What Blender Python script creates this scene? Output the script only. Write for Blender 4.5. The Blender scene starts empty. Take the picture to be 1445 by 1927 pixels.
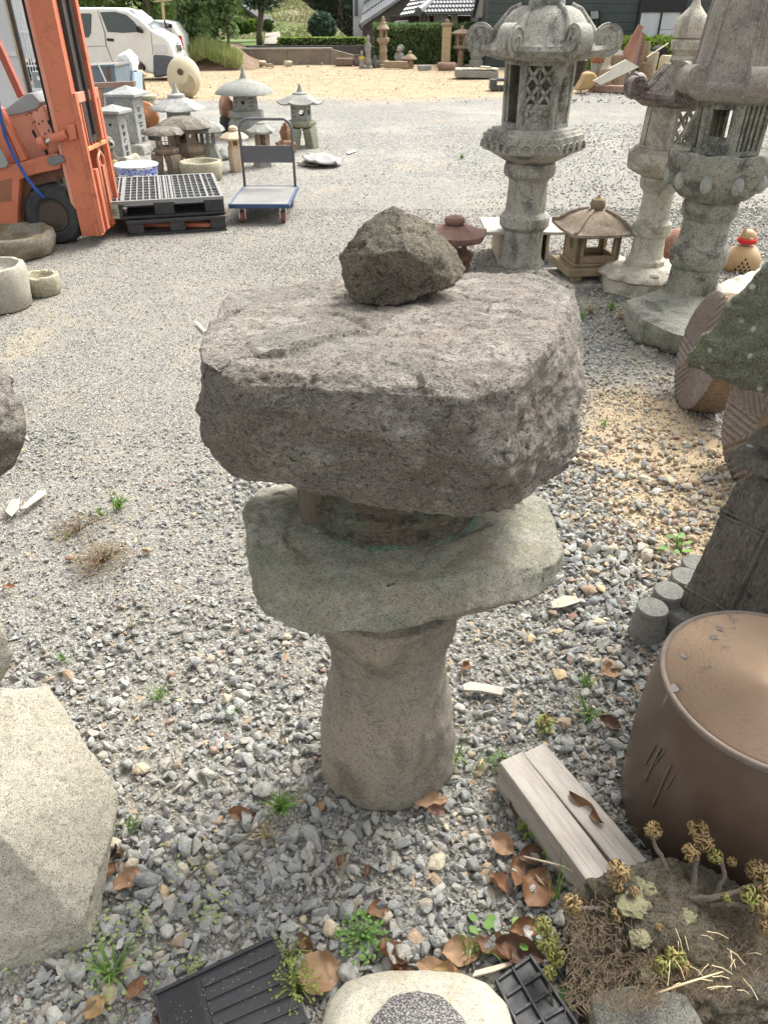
import bpy, bmesh, math, random
import numpy as np
from mathutils import Vector, Matrix, noise
from math import sin, cos, tan, pi, radians, atan, sqrt, atan2
S = bpy.context.scene
C = S.collection
R = random.Random(7)
# ---------------- camera, world, sun, exposure ----------------
TH = radians(34.5); F = 1370.0; H = 1.6
cam = bpy.data.cameras.new('camera'); camo = bpy.data.objects.new('camera', cam); C.objects.link(camo)
camo.location = (0, 0, H); camo.rotation_euler = (pi/2 - TH, 0, 0)
cam.sensor_fit = 'VERTICAL'; cam.sensor_height = 24; cam.lens = 24*F/1927; cam.clip_start = .05; cam.clip_end = 400
S.camera = camo
W = bpy.data.worlds.new('World'); S.world = W; W.use_nodes = True
wn = W.node_tree.nodes; wl = W.node_tree.links
bg = wn['Background']; sky = wn.new('ShaderNodeTexSky'); sky.sky_type = 'NISHITA'; sky.sun_disc = False
SUN = Vector((.40, .46, .79)).normalized()
sky.sun_elevation = math.asin(SUN.z); sky.sun_rotation = atan2(SUN.x, SUN.y)
sky.air_density = 1.0; sky.dust_density = 5.0; sky.ozone_density = 1.0
hs = wn.new('ShaderNodeHueSaturation'); hs.inputs['Saturation'].default_value = .12
wl.new(sky.outputs[0], hs.inputs['Color']); wl.new(hs.outputs[0], bg.inputs['Color'])
bg.inputs['Strength'].default_value = .14
sun = bpy.data.lights.new('sun', 'SUN'); sun.energy = 1.4; sun.angle = radians(26); sun.color = (1, .955, .86)
suno = bpy.data.objects.new('sun', sun); C.objects.link(suno); suno.rotation_euler = SUN.to_track_quat('Z', 'Y').to_euler()
suno.location = (3, 2, 8)
S.view_settings.view_transform = 'Standard'; S.view_settings.look = 'None'; S.view_settings.exposure = 1.45; S.view_settings.gamma = 1
# ---------------- photograph-to-place measuring ----------------
cT, sT = cos(TH), sin(TH)
def ang(y): return TH + atan((y-963.5)/F)
def depth(d, z): return d*cT + (H-z)*sT
def G(x, y, z=0.0):
    d = (H-z)/tan(ang(y)); return Vector(((x-722.5)*depth(d, z)/F, d, z))
def P(x, y, d):
    z = H - d*tan(ang(y)); return Vector(((x-722.5)*depth(d, z)/F, d, z))
class At:
    def __init__(s, x, y, z0=0.0):
        s.p = G(x, y, z0); s.d = s.p.y; s.z0 = z0
    def z(s, y): return H - s.d*tan(ang(y)) - s.z0
    def r(s, hw, y): return hw*depth(s.d, s.z(y)+s.z0)/F
    def prof(s, L): return [(s.r(a, y), s.z(y)) for a, y in L]
# ---------------- mesh helpers ----------------
class MB:
    def __init__(s): s.v = []; s.f = []
    def add(s, v, f, M=None):
        b = len(s.v)
        s.v += [tuple(M @ Vector(p)) if M else tuple(p) for p in v]
        s.f += [tuple(b+i for i in q) for q in f]; return s
    def bx(s, x0, x1, y0, y1, z0, z1, M=None):
        return s.add([(x0,y0,z0),(x1,y0,z0),(x1,y1,z0),(x0,y1,z0),(x0,y0,z1),(x1,y0,z1),(x1,y1,z1),(x0,y1,z1)],
                     [(3,2,1,0),(4,5,6,7),(0,1,5,4),(1,2,6,5),(2,3,7,6),(3,0,4,7)], M)
    def beam(s, a, b, w, h, up=(0,0,1)):
        a, b = Vector(a), Vector(b); t = (b-a); L = t.length; t.normalize(); u = Vector(up)
        if abs(t.dot(u)) > .99: u = Vector((0,1,0))
        sd = t.cross(u).normalized(); u = sd.cross(t)
        M = Matrix((sd, t, u)).transposed().to_4x4(); M.translation = a
        return s.bx(-w/2, w/2, 0, L, -h/2, h/2, M)
    def prism(s, poly, y0, y1, plane='xz', M=None):      # poly drawn counter-clockwise seen from -Y
        n = len(poly)
        if plane == 'xz': g = lambda p, y: (p[0], y, p[1])
        elif plane == 'yz': g = lambda p, y: (y, p[0], p[1])
        else: g = lambda p, y: (p[0], p[1], y)
        v = [g(p, y0) for p in poly]+[g(p, y1) for p in poly]
        f = [tuple(range(n)), tuple(range(2*n-1, n-1, -1))]+[(i, i+n, (i+1) % n+n, (i+1) % n) for i in range(n)]
        return s.add(v, f, M)
    def lathe(s, prof, n=24, ph=0.0, fn=None, M=None, hexn=0, hx=1.0, cap=True):
        v = []; f = []; k = len(prof)
        for i, pr in enumerate(prof):
            for j in range(n):
                a = ph + 2*pi*j/n; r, z = pr[0], pr[1]
                if hexn:
                    q = ((a-ph) % (2*pi/hexn)) - pi/hexn
                    h = cos(pi/hexn)/cos(q); r = r*(1-hx+hx*h)
                if fn: r, z = fn(a, i, r, z)
                v.append((r*cos(a), r*sin(a), z))
        for i in range(k-1):
            for j in range(n):
                f.append((i*n+j, i*n+(j+1) % n, (i+1)*n+(j+1) % n, (i+1)*n+j))
        if cap: f += [tuple(range(n-1, -1, -1)), tuple((k-1)*n+j for j in range(n))]
        return s.add(v, f, M)
    def tube(s, pts, r, n=8, closed=False, fl=1.0):
        pts = [Vector(p) for p in pts]; m = len(pts); rs = r if isinstance(r, (list, tuple)) else [r]*m
        v = []; f = []; t0 = (pts[1]-pts[0]).normalized(); u = t0.orthogonal().normalized()
        for i, p in enumerate(pts):
            if closed: t = pts[(i+1) % m]-pts[i-1]
            else: t = pts[min(i+1, m-1)]-pts[max(i-1, 0)]
            if t.length < 1e-9: t = t0
            t = t.normalized(); u = (u-t*u.dot(t))
            u = u.normalized() if u.length > 1e-6 else t.orthogonal().normalized()
            w = t.cross(u)
            for j in range(n):
                a = 2*pi*j/n; v.append(p+(u*cos(a)+w*sin(a)*fl)*rs[i])
        q = m if closed else m-1
        for i in range(q):
            for j in range(n): f.append((i*n+j, i*n+(j+1) % n, ((i+1) % m)*n+(j+1) % n, ((i+1) % m)*n+j))
        if not closed: f += [tuple(range(n-1, -1, -1)), tuple((m-1)*n+j for j in range(n))]
        return s.add(v, f)
    def ball(s, c, rx, ry, rz, n=14, m=9, amp=0, sc=3, seed=0, M=None):
        v = [(c[0], c[1], c[2]-rz)]; f = []
        for i in range(1, m):
            t = -pi/2+pi*i/m
            for j in range(n):
                a = 2*pi*j/n; d = Vector((cos(t)*cos(a), cos(t)*sin(a), sin(t)))
                k = 1+amp*noise.noise(d*sc+Vector((seed*7.3, 1, 2))) if amp else 1
                v.append((c[0]+rx*d.x*k, c[1]+ry*d.y*k, c[2]+rz*d.z*k))
        v.append((c[0], c[1], c[2]+rz)); T = len(v)-1
        for j in range(n):
            f.append((0, 1+(j+1) % n, 1+j)); f.append((T, T-n+j, T-n+(j+1) % n))
        for i in range(m-2):
            for j in range(n): f.append((1+i*n+j, 1+i*n+(j+1) % n, 1+(i+1)*n+(j+1) % n, 1+(i+1)*n+j))
        return s.add(v, f, M)
    def off(s, o):
        s.v = [(a[0]-o[0], a[1]-o[1], a[2]-o[2]) for a in s.v]; return s
def rockify(pts, L, amp, sc, seed=0, smooth=2, ridge=.4, ani=(1,1,1), fine=.25, origin=(0,0,0), chip=()):
    """a boulder from its corner points: hull, even subdivision, rounding, chipped relief"""
    o = Vector(origin); bm = bmesh.new()
    for p in pts: bm.verts.new(Vector(p)-o)
    r = bmesh.ops.convex_hull(bm, input=bm.verts[:])
    bmesh.ops.delete(bm, geom=[g for g in r['geom_interior'] if isinstance(g, bmesh.types.BMVert)], context='VERTS')
    loose = [v for v in bm.verts if not v.link_faces]; bmesh.ops.delete(bm, geom=loose, context='VERTS')
    for _ in range(9):
        bmesh.ops.triangulate(bm, faces=bm.faces[:])
        E = [e for e in bm.edges if e.calc_length() > L*1.35]
        if not E: break
        bmesh.ops.subdivide_edges(bm, edges=E, cuts=1)
    bmesh.ops.triangulate(bm, faces=bm.faces[:])
    for _ in range(smooth): bmesh.ops.smooth_vert(bm, verts=bm.verts[:], factor=.5, use_axis_x=True, use_axis_y=True, use_axis_z=True)
    bm.normal_update(); so = Vector((seed*3.17, seed*1.3, -seed*2.1))
    new = []
    for v in bm.verts:
        q = Vector((v.co.x*ani[0], v.co.y*ani[1], v.co.z*ani[2]))*sc+so
        a = noise.fractal(q, 1.0, 2.1, 4)
        b = 1-abs(noise.noise(q*1.9+Vector((9, 4, 1))))*2
        c = noise.fractal(q*5.5, .8, 2.2, 3)
        e = 0
        for s_, k_ in chip:      # broken faces: each cell of rock leans its own way
            w_ = Vector((v.co.x*ani[0], v.co.y*ani[1], v.co.z*ani[2]))+Vector((noise.noise(v.co*s_*.8), noise.noise(v.co*s_*.8+so), 0))*(.25/s_)
            cp_ = noise.voronoi(w_*s_+so)[1][0]; e += ((w_*s_+so)-cp_).dot(noise.cell_vector(cp_*7.7+so)-Vector((.5,.5,.5)))*k_
        new.append(v.co+v.normal*(amp*(a*.7+ridge*(b-.5)+fine*c)+e))
    for v, c in zip(bm.verts, new): v.co = c
    m = MB(); bm.verts.index_update()
    m.v = [tuple(v.co) for v in bm.verts]; m.f = [tuple(v.index for v in f.verts) for f in bm.faces]; bm.free(); return m
ME = {}
def mesh_of(mb, name, mt, smooth=None):
    me = bpy.data.meshes.new(name); me.from_pydata(mb.v, [], mb.f); me.update()
    if mt: me.materials.append(mt)
    if smooth is not None:
        me.polygons.foreach_set('use_smooth', [True]*len(me.polygons))
        if smooth < 180: me.set_sharp_from_angle(angle=radians(smooth))
    return me
def part(name, mb, mt, parent=None, smooth=35, bev=0, seg=2, fix=True):
    me = mesh_of(mb, name, mt, None)
    if fix:
        bm = bmesh.new(); bm.from_mesh(me); bmesh.ops.recalc_face_normals(bm, faces=bm.faces[:]); bm.to_mesh(me); bm.free()
    if smooth is not None:
        me.polygons.foreach_set('use_smooth', [True]*len(me.polygons))
        if smooth < 180: me.set_sharp_from_angle(angle=radians(smooth))
    o = bpy.data.objects.new(name, me); C.objects.link(o)
    if parent: o.parent = parent
    if bev:
        b = o.modifiers.new('b', 'BEVEL'); b.width = bev; b.segments = seg; b.limit_method = 'ANGLE'; b.angle_limit = radians(40)
    return o
def tag(o, label, cat, group=None):
    o['label'] = label; o['category'] = cat
    if group: o['group'] = group
    return o
def thing(name, label, cat, loc=(0,0,0), rz=0, group=None):
    o = bpy.data.objects.new(name, None); C.objects.link(o); o.location = loc; o.rotation_euler = (0, 0, rz)
    o.empty_display_size = .1
    return tag(o, label, cat, group)
def solo(name, label, cat, mb, mt, loc=(0,0,0), rz=0, group=None, **k):
    o = part(name, mb, mt, None, **k); o.location = loc; o.rotation_euler = (0, 0, rz); return tag(o, label, cat, group)
def struct(name, mb, mt, **k):
    o = part(name, mb, mt, None, **k); o['kind'] = 'structure'; return o
def copy_tree(o, parent=None):
    c = o.copy(); C.objects.link(c)
    if parent: c.parent = parent
    for ch in [x for x in bpy.data.objects if x.parent == o]: copy_tree(ch, c)
    return c
# ---------------- materials ----------------
def nt(name):
    m = bpy.data.materials.new(name); m.use_nodes = True; t = m.node_tree; b = t.nodes['Principled BSDF']
    return m, t, b
def N(t, ty, **k):
    n = t.nodes.new(ty)
    for a, v in k.items():
        if a.startswith('i_'): n.inputs[a[2:].replace('_', ' ')].default_value = v
        else: setattr(n, a, v)
    return n
def ramp(t, src, stops, interp='LINEAR'):
    n = t.nodes.new('ShaderNodeValToRGB'); n.color_ramp.interpolation = interp; e = n.color_ramp.elements
    while len(e) < len(stops): e.new(.5)
    for q, (p, c) in zip(e, stops):
        q.position = p; q.color = (c, c, c, 1) if isinstance(c, (int, float)) else (*c, 1)
    t.links.new(src, n.inputs[0]); return n.outputs[0]
def mixc(t, fac, a, b, mode='MIX'):
    n = t.nodes.new('ShaderNodeMix'); n.data_type = 'RGBA'; n.blend_type = mode
    for s, v in ((0, fac), (6, a), (7, b)):
        if isinstance(v, bpy.types.NodeSocket): t.links.new(v, n.inputs[s])
        elif s == 0: n.inputs[0].default_value = v
        else: n.inputs[s].default_value = (*v, 1)
    return n.outputs[2]
def nz(t, vec, scale, detail=4, rough=.55, dist=0, out=0):
    n = N(t, 'ShaderNodeTexNoise'); n.inputs['Scale'].default_value = scale; n.inputs['Detail'].default_value = detail
    n.inputs['Roughness'].default_value = rough; n.inputs['Distortion'].default_value = dist
    if vec: t.links.new(vec, n.inputs['Vector'])
    return n.outputs[out]
def vor(t, vec, scale, feat='F1', out='Distance', rnd=1):
    n = N(t, 'ShaderNodeTexVoronoi', feature=feat); n.inputs['Scale'].default_value = scale; n.inputs['Randomness'].default_value = rnd
    if vec: t.links.new(vec, n.inputs['Vector'])
    return n.outputs[out]
def bump(t, b, h, st, dist):
    n = N(t, 'ShaderNodeBump'); n.inputs['Strength'].default_value = st; n.inputs['Distance'].default_value = dist
    t.links.new(h, n.inputs['Height'])
    prev = b.inputs['Normal'].links
    if prev: t.links.new(prev[0].from_socket, n.inputs['Normal'])
    t.links.new(n.outputs[0], b.inputs['Normal'])
def coord(t, sc=(1,1,1), which='Object'):
    c = N(t, 'ShaderNodeTexCoord'); m = N(t, 'ShaderNodeMapping'); m.inputs['Scale'].default_value = sc
    t.links.new(c.outputs[which], m.inputs[0]); return m.outputs[0]
def stone(name, a, b2, dark=(.05,.05,.05), light=(.6,.58,.54), g=260, big=6, speck=.5, bst=.5, bd=.004, moss=None, mossamt=.5, lich=None, stain=None, ani=(1,1,1), rough=.88, lsc=28, patch=None, flake=0, cav=.55):
    m, t, b = nt(name); v = coord(t, ani)
    base = mixc(t, ramp(t, nz(t, v, big, 5, .6), [(.38, 0), (.62, 1)]), a, b2)
    if stain: base = mixc(t, ramp(t, nz(t, v, big*.6+1.3, 6, .7, 1.0), [(.48, 0), (.6, .9)]), base, stain)
    if moss: base = mixc(t, ramp(t, nz(t, v, big*.9, 6, .65), [(.62-mossamt*.25, 0), (.78-mossamt*.2, .85)]), base, moss)
    if patch:
        pm = N(t, 'ShaderNodeMath', operation='MULTIPLY_ADD'); pm.inputs[1].default_value = .45; t.links.new(nz(t, v, g*.12, 4, .8), pm.inputs[0]); t.links.new(nz(t, v, big*1.1+2, 5, .65, .4), pm.inputs[2])
        base = mixc(t, ramp(t, pm.outputs[0], [(.76, 0), (.86, .75)]), base, patch)
    gr = nz(t, v, g, 2, .7)
    base = mixc(t, ramp(t, gr, [(.3, speck), (.46, 0)]), base, dark)
    base = mixc(t, ramp(t, gr, [(.56, 0), (.72, speck)]), base, light)
    mid = nz(t, v, g*.25, 4, .75)
    base = mixc(t, ramp(t, mid, [(.3, cav), (.5, 0)]), base, dark)  # hollows of the bump darkened in the colour, as shade in pits
    if lich: base = mixc(t, ramp(t, vor(t, v, lsc), [(.10, .9), (.2, 0)]), base, lich)
    t.links.new(base, b.inputs['Base Color']); b.inputs['Roughness'].default_value = rough
    b.inputs['Specular IOR Level'].default_value = .25
    bump(t, b, mid, bst, bd*1.6); bump(t, b, gr, bst, bd*.35)
    if flake: bump(t, b, nz(t, v, g*.09, 8, .82, .6), 1.0, flake)
    return m
def paint(name, c, c2=None, rough=.5, metal=0, sc=6, amt=.5, grime=None, gamt=.5, bst=0, bsc=60, bd=.002, spec=.4, ani=(1,1,1), scr=0):
    m, t, b = nt(name); v = coord(t, ani)
    c2 = c2 or tuple(x*.8 for x in c)
    base = mixc(t, ramp(t, nz(t, v, sc, 5, .6), [(.5-amt*.3, 0), (.5+amt*.3, 1)]), c, c2)
    if grime: base = mixc(t, ramp(t, nz(t, v, sc*2.7, 6, .75), [(.62-gamt*.2, 0), (.72, .85)]), base, grime)
    t.links.new(base, b.inputs['Base Color'])
    t.links.new(ramp(t, nz(t, v, sc*4, 3), [(.3, max(0, rough-.12)), (.7, min(1, rough+.12))]), b.inputs['Roughness'])
    b.inputs['Metallic'].default_value = metal; b.inputs['Specular IOR Level'].default_value = spec
    if bst: bump(t, b, nz(t, v, bsc, 4, .6), bst, bd)
    return m
def leafmat(name, c, c2, sc=9, trans=.25, rough=.6):
    m, t, b = nt(name); v = coord(t)
    base = mixc(t, ramp(t, nz(t, v, sc, 3), [(.35, 0), (.65, 1)]), c, c2)
    gm = N(t, 'ShaderNodeNewGeometry'); base = mixc(t, ramp(t, gm.outputs['Random Per Island'], [(0, .75), (1, 0)]), base, tuple(x*.45 for x in c))
    t.links.new(base, b.inputs['Base Color']); b.inputs['Roughness'].default_value = rough
    tr = N(t, 'ShaderNodeBsdfTranslucent'); t.links.new(base, tr.inputs[0]); mx = N(t, 'ShaderNodeMixShader'); mx.inputs[0].default_value = trans
    t.links.new(b.outputs[0], mx.inputs[1]); t.links.new(tr.outputs[0], mx.inputs[2]); t.links.new(mx.outputs[0], t.nodes['Material Output'].inputs[0])
    return m
def glass(name, c=(.02,.025,.03), rough=.05):
    m, t, b = nt(name); b.inputs['Base Color'].default_value = (*c, 1); b.inputs['Roughness'].default_value = rough
    b.inputs['Specular IOR Level'].default_value = .7; return m
def lin(*c): return tuple((x/12.92 if x <= .04045 else ((x+.055)/1.055)**2.4) for x in (v/255 for v in c))
GRAN = stone('granite_grey', (.40,.385,.33), (.31,.30,.26), dark=(.10,.10,.085), light=(.66,.64,.57), g=150, speck=.75, stain=(.12,.12,.105), ani=(1,1,.6))
GRANL = stone('granite_pale', (.53,.49,.40), (.43,.40,.325), dark=(.16,.15,.13), light=(.74,.71,.63), g=150, speck=.6, stain=(.24,.22,.18))
GRAND = stone('granite_dark', (.31,.30,.245), (.22,.22,.18), dark=(.07,.07,.06), light=(.54,.53,.46), g=150, speck=.7, stain=(.08,.075,.07), moss=(.13,.16,.08), mossamt=.2)
GPURP = stone('granite_weathered_purple', (.24,.20,.18), (.34,.315,.27), dark=(.05,.035,.035), light=(.55,.52,.47), g=140, speck=.7, stain=(.10,.07,.07))
# ---------------- ground ----------------
def ground_mat():
    m, t, b = nt('gravel_ground'); v = coord(t); L = t.links
    sep = N(t, 'ShaderNodeSeparateXYZ'); L.new(v, sep.inputs[0])
    def math_(op, a, c, d=None):
        n = N(t, 'ShaderNodeMath', operation=op)
        for i, q in enumerate((a, c, d)):
            if q is None: continue
            if isinstance(q, bpy.types.NodeSocket): L.new(q, n.inputs[i])
            else: n.inputs[i].default_value = q
        return n.outputs[0]
    big = nz(t, v, .35, 5, .6); mid = nz(t, v, 1.3, 5, .65)
    # stones at two sizes
    cn = N(t, 'ShaderNodeTexVoronoi'); cn.inputs['Scale'].default_value = 42; L.new(v, cn.inputs['Vector'])
    sepc = N(t, 'ShaderNodeSeparateColor'); L.new(cn.outputs['Color'], sepc.inputs[0])
    st = ramp(t, sepc.outputs[0], [(0, (.13,.135,.135)), (.25, (.215,.22,.215)), (.55, (.30,.30,.285)), (.8, (.39,.385,.355)), (.93, (.33,.275,.19)), (1, (.26,.17,.11))], 'LINEAR')
    gap = ramp(t, cn.outputs['Distance'], [(.35, 0), (.75, .65)])
    st = mixc(t, gap, st, (.12, .115, .10))  # gaps between stones darkened in the colour, as shade
    grit = mixc(t, nz(t, v, 140, 3, .7), (.285, .27, .23), (.42, .40, .345))
    worn = ramp(t, math_('ADD', math_('MULTIPLY', big, .6), math_('MULTIPLY', mid, .4)), [(.48, 0), (.62, .65)])
    near = ramp(t, math_('MULTIPLY', sep.outputs[1], .05), [(.30, 1), (.55, 0)])
    c = mixc(t, worn, st, grit); fn_ = N(t, 'ShaderNodeTexVoronoi'); fn_.inputs['Scale'].default_value = 115; L.new(v, fn_.inputs['Vector'])
    sf = N(t, 'ShaderNodeSeparateColor'); L.new(fn_.outputs['Color'], sf.inputs[0])
    fine = ramp(t, sf.outputs[0], [(0, (.12,.12,.12)), (.3, (.22,.22,.215)), (.6, (.31,.305,.285)), (.85, (.42,.41,.37)), (1, (.34,.26,.17))])
    fine = mixc(t, ramp(t, fn_.outputs['Distance'], [(.3, 0), (.7, .7)]), fine, (.10,.09,.075))  # shade in the gaps of the fine stones, mixed into the colour
    fine = mixc(t, ramp(t, nz(t, v, 2.6, 6, .75), [(.45, .1), (.7, .6)]), fine, mixc(t, nz(t, v, 160, 3, .7), (.25,.225,.175), (.36,.33,.265)))
    c = mixc(t, near, c, fine)
    tan_ = mixc(t, nz(t, v, 30, 4, .7), (.31, .25, .165), (.42, .355, .25))
    c = mixc(t, ramp(t, nz(t, v, .8, 6, .7, .6), [(.58, 0), (.70, .6)]), c, tan_)
    # sandy patch on the right
    dx = math_('DIVIDE', math_('SUBTRACT', sep.outputs[0], 1.22), .42); dy = math_('DIVIDE', math_('SUBTRACT', sep.outputs[1], 2.6), .95)
    rr = math_('ADD', math_('ADD', math_('MULTIPLY', dx, dx), math_('MULTIPLY', dy, dy)), math_('MULTIPLY', math_('SUBTRACT', nz(t, v, 3.5, 5, .7), .5), 1.6))
    c = mixc(t, ramp(t, rr, [(.5, .9), (1.15, 0)]), c, mixc(t, nz(t, v, 45, 4, .7), (.32, .23, .135), (.50, .40, .265)))
    # bare earth yard far off
    e = math_('SUBTRACT', sep.outputs[1], math_('MULTIPLY', math_('MAXIMUM', math_('SUBTRACT', sep.outputs[0], 1.0), 0.0), .55))
    e = math_('ADD', e, math_('MULTIPLY', math_('SUBTRACT', nz(t, v, .6, 5, .7), .5), 3.5))
    em = ramp(t, math_('MULTIPLY', e, .04), [(17.6*.04, 0), (19.2*.04, 1)])
    earth = mixc(t, ramp(t, nz(t, v, 2.2, 6, .75), [(.35, 0), (.65, 1)]), (.41, .325, .215), (.29, .215, .135))
    earth = mixc(t, ramp(t, nz(t, coord(t, (.35, 1.3, 1)), 3.5, 6, .75), [(.55, 0), (.68, .6)]), earth, (.54, .46, .34))
    earth = mixc(t, ramp(t, nz(t, v, 9, 4, .8), [(.6, 0), (.7, .7)]), earth, (.20, .14, .07))
    c = mixc(t, em, c, earth)
    L.new(c, b.inputs['Base Color']); b.inputs['Roughness'].default_value = .95; b.inputs['Specular IOR Level'].default_value = .1
    hh = math_('MULTIPLY', cn.outputs['Distance'], math_('SUBTRACT', 1.0, near)); bump(t, b, hh, .8, -.012); bump(t, b, math_('MULTIPLY', fn_.outputs['Distance'], near), .8, -.006); bump(t, b, nz(t, v, 5, 6, .7), .6, .03)
    return m
g = MB()
nx, ny = 60, 90
xs = [-70+140*i/nx for i in range(nx+1)]; ys = [-3+.5*j if j < 80 else 37+(j-80)*6 for j in range(ny+1)]
for y in ys:
    for x in xs:
        z = 0
        if y > 19: z = .035*noise.noise(Vector((x*.7, y*.7, 1)))+.03*noise.noise(Vector((x*2, y*2, 1)))
        if y > 19: z -= .02
        g.v.append((x, y, z))
g.f = [(j*(nx+1)+i, j*(nx+1)+i+1, (j+1)*(nx+1)+i+1, (j+1)*(nx+1)+i) for j in range(ny) for i in range(nx)]
struct('ground', g, ground_mat(), smooth=180)
# ---------------- loose gravel: real stones ----------------
def gravel_stone_mat():
    m, t, b = nt('gravel_stone'); L = t.links
    a = N(t, 'ShaderNodeAttribute', attribute_type='INSTANCER', attribute_name='tint')
    v = coord(t)
    c = mixc(t, ramp(t, nz(t, v, 1.8, 4, .7), [(.35, 0), (.7, .5)]), a.outputs['Color'], (.50, .485, .43), 'MIX')
    c = mixc(t, ramp(t, nz(t, v, 4.5, 4, .8), [(.6, 0), (.75, .5)]), c, (.10, .09, .08))
    L.new(c, b.inputs['Base Color']); b.inputs['Roughness'].default_value = .85; b.inputs['Specular IOR Level'].default_value = .25
    bump(t, b, nz(t, v, 3.5, 4, .7), .45, .12)
    return m
GSM = gravel_stone_mat()
protos = []
for k in range(14):
    rr = random.Random(100+k); rnd = k % 5 == 4
    npt = 22 if rnd else rr.randint(8, 11)
    pts = []
    for i in range(npt):
        d = Vector((rr.gauss(0, 1), rr.gauss(0, 1), rr.gauss(0, 1))).normalized()*rr.uniform(.42, .55)
        pts.append((d.x*rr.uniform(.9, 1.25), d.y*rr.uniform(.8, 1), d.z*rr.uniform(.6, .85)))
    bm = bmesh.new()
    for p in pts: bm.verts.new(p)
    r = bmesh.ops.convex_hull(bm, input=bm.verts[:])
    bmesh.ops.delete(bm, geom=[v for v in bm.verts if not v.link_faces], context='VERTS')
    bmesh.ops.bevel(bm, geom=bm.edges[:], offset=.045 if not rnd else .09, segments=1, profile=.5, affect='EDGES', clamp_overlap=True)
    bmesh.ops.triangulate(bm, faces=bm.faces[:])
    me = bpy.data.meshes.new('pebble_shape'); bm.to_mesh(me); bm.free(); me.materials.append(GSM)
    me.polygons.foreach_set('use_smooth', [True]*len(me.polygons)); me.set_sharp_from_angle(angle=radians(28 if not rnd else 60))
    protos.append(bpy.data.objects.new('pebble_shape', me))
def scatter(name, pos, rot, scl, col, idx, label=None):
    n = len(pos); me = bpy.data.meshes.new(name); me.vertices.add(n); me.vertices.foreach_set('co', pos.astype(np.float32).ravel())
    for nm, ty, arr, key in (('rot', 'FLOAT_VECTOR', rot, 'vector'), ('scl', 'FLOAT_VECTOR', scl, 'vector'), ('idx', 'INT', idx, 'value')):
        at = me.attributes.new(nm, ty, 'POINT'); at.data.foreach_set(key, arr.ravel())
    at = me.attributes.new('tint', 'FLOAT_COLOR', 'POINT'); at.data.foreach_set('color', np.concatenate([col, np.ones((n, 1))], 1).astype(np.float32).ravel())
    o = bpy.data.objects.new(name, me); C.objects.link(o)
    ng = bpy.data.node_groups.new(name, 'GeometryNodeTree')
    ng.interface.new_socket('Geometry', in_out='INPUT', socket_type='NodeSocketGeometry'); ng.interface.new_socket('Geometry', in_out='OUTPUT', socket_type='NodeSocketGeometry')
    gi = ng.nodes.new('NodeGroupInput'); go = ng.nodes.new('NodeGroupOutput'); ip = ng.nodes.new('GeometryNodeInstanceOnPoints')
    gt = ng.nodes.new('GeometryNodeGeometryToInstance')
    for p in protos:
        oi = ng.nodes.new('GeometryNodeObjectInfo'); oi.inputs['Object'].default_value = p; ng.links.new(oi.outputs['Geometry'], gt.inputs[0])
    def attr(nm, ty):
        a = ng.nodes.new('GeometryNodeInputNamedAttribute'); a.data_type = ty; a.inputs['Name'].default_value = nm; return a.outputs['Attribute']
    ng.links.new(gi.outputs[0], ip.inputs['Points']); ng.links.new(gt.outputs[0], ip.inputs['Instance']); ip.inputs['Pick Instance'].default_value = True
    ng.links.new(attr('idx', 'INT'), ip.inputs['Instance Index'])
    e2r = ng.nodes.new('FunctionNodeEulerToRotation'); ng.links.new(attr('rot', 'FLOAT_VECTOR'), e2r.inputs[0]); ng.links.new(e2r.outputs[0], ip.inputs['Rotation'])
    ng.links.new(attr('scl', 'FLOAT_VECTOR'), ip.inputs['Scale']); ng.links.new(ip.outputs[0], go.inputs[0])
    md = o.modifiers.new('stones', 'NODES'); md.node_group = ng; o['kind'] = 'stuff'
    return o
rg = np.random.default_rng(5)
GREY = np.array([[.27,.28,.28],[.35,.355,.345],[.20,.21,.215],[.42,.42,.395],[.30,.295,.265],[.13,.14,.15],[.38,.355,.30],[.235,.25,.265],[.47,.455,.41],[.33,.33,.315]])
TAN = np.array([[.48,.33,.16],[.56,.44,.27],[.60,.52,.38],[.38,.24,.13],[.50,.40,.29],[.33,.17,.11],[.62,.50,.30]])
def nz2(x, y, s, sd): return np.array([noise.fractal(Vector((a*s+sd, b*s-sd, sd*.7)), .8, 2, 3) for a, b in zip(x, y)])
def patch(x, y):   # sandy patch, 1 inside
    r = ((x-1.22)/.42)**2+((y-2.6)/.95)**2
    return np.clip(1.5-r, 0, 1)
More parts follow.
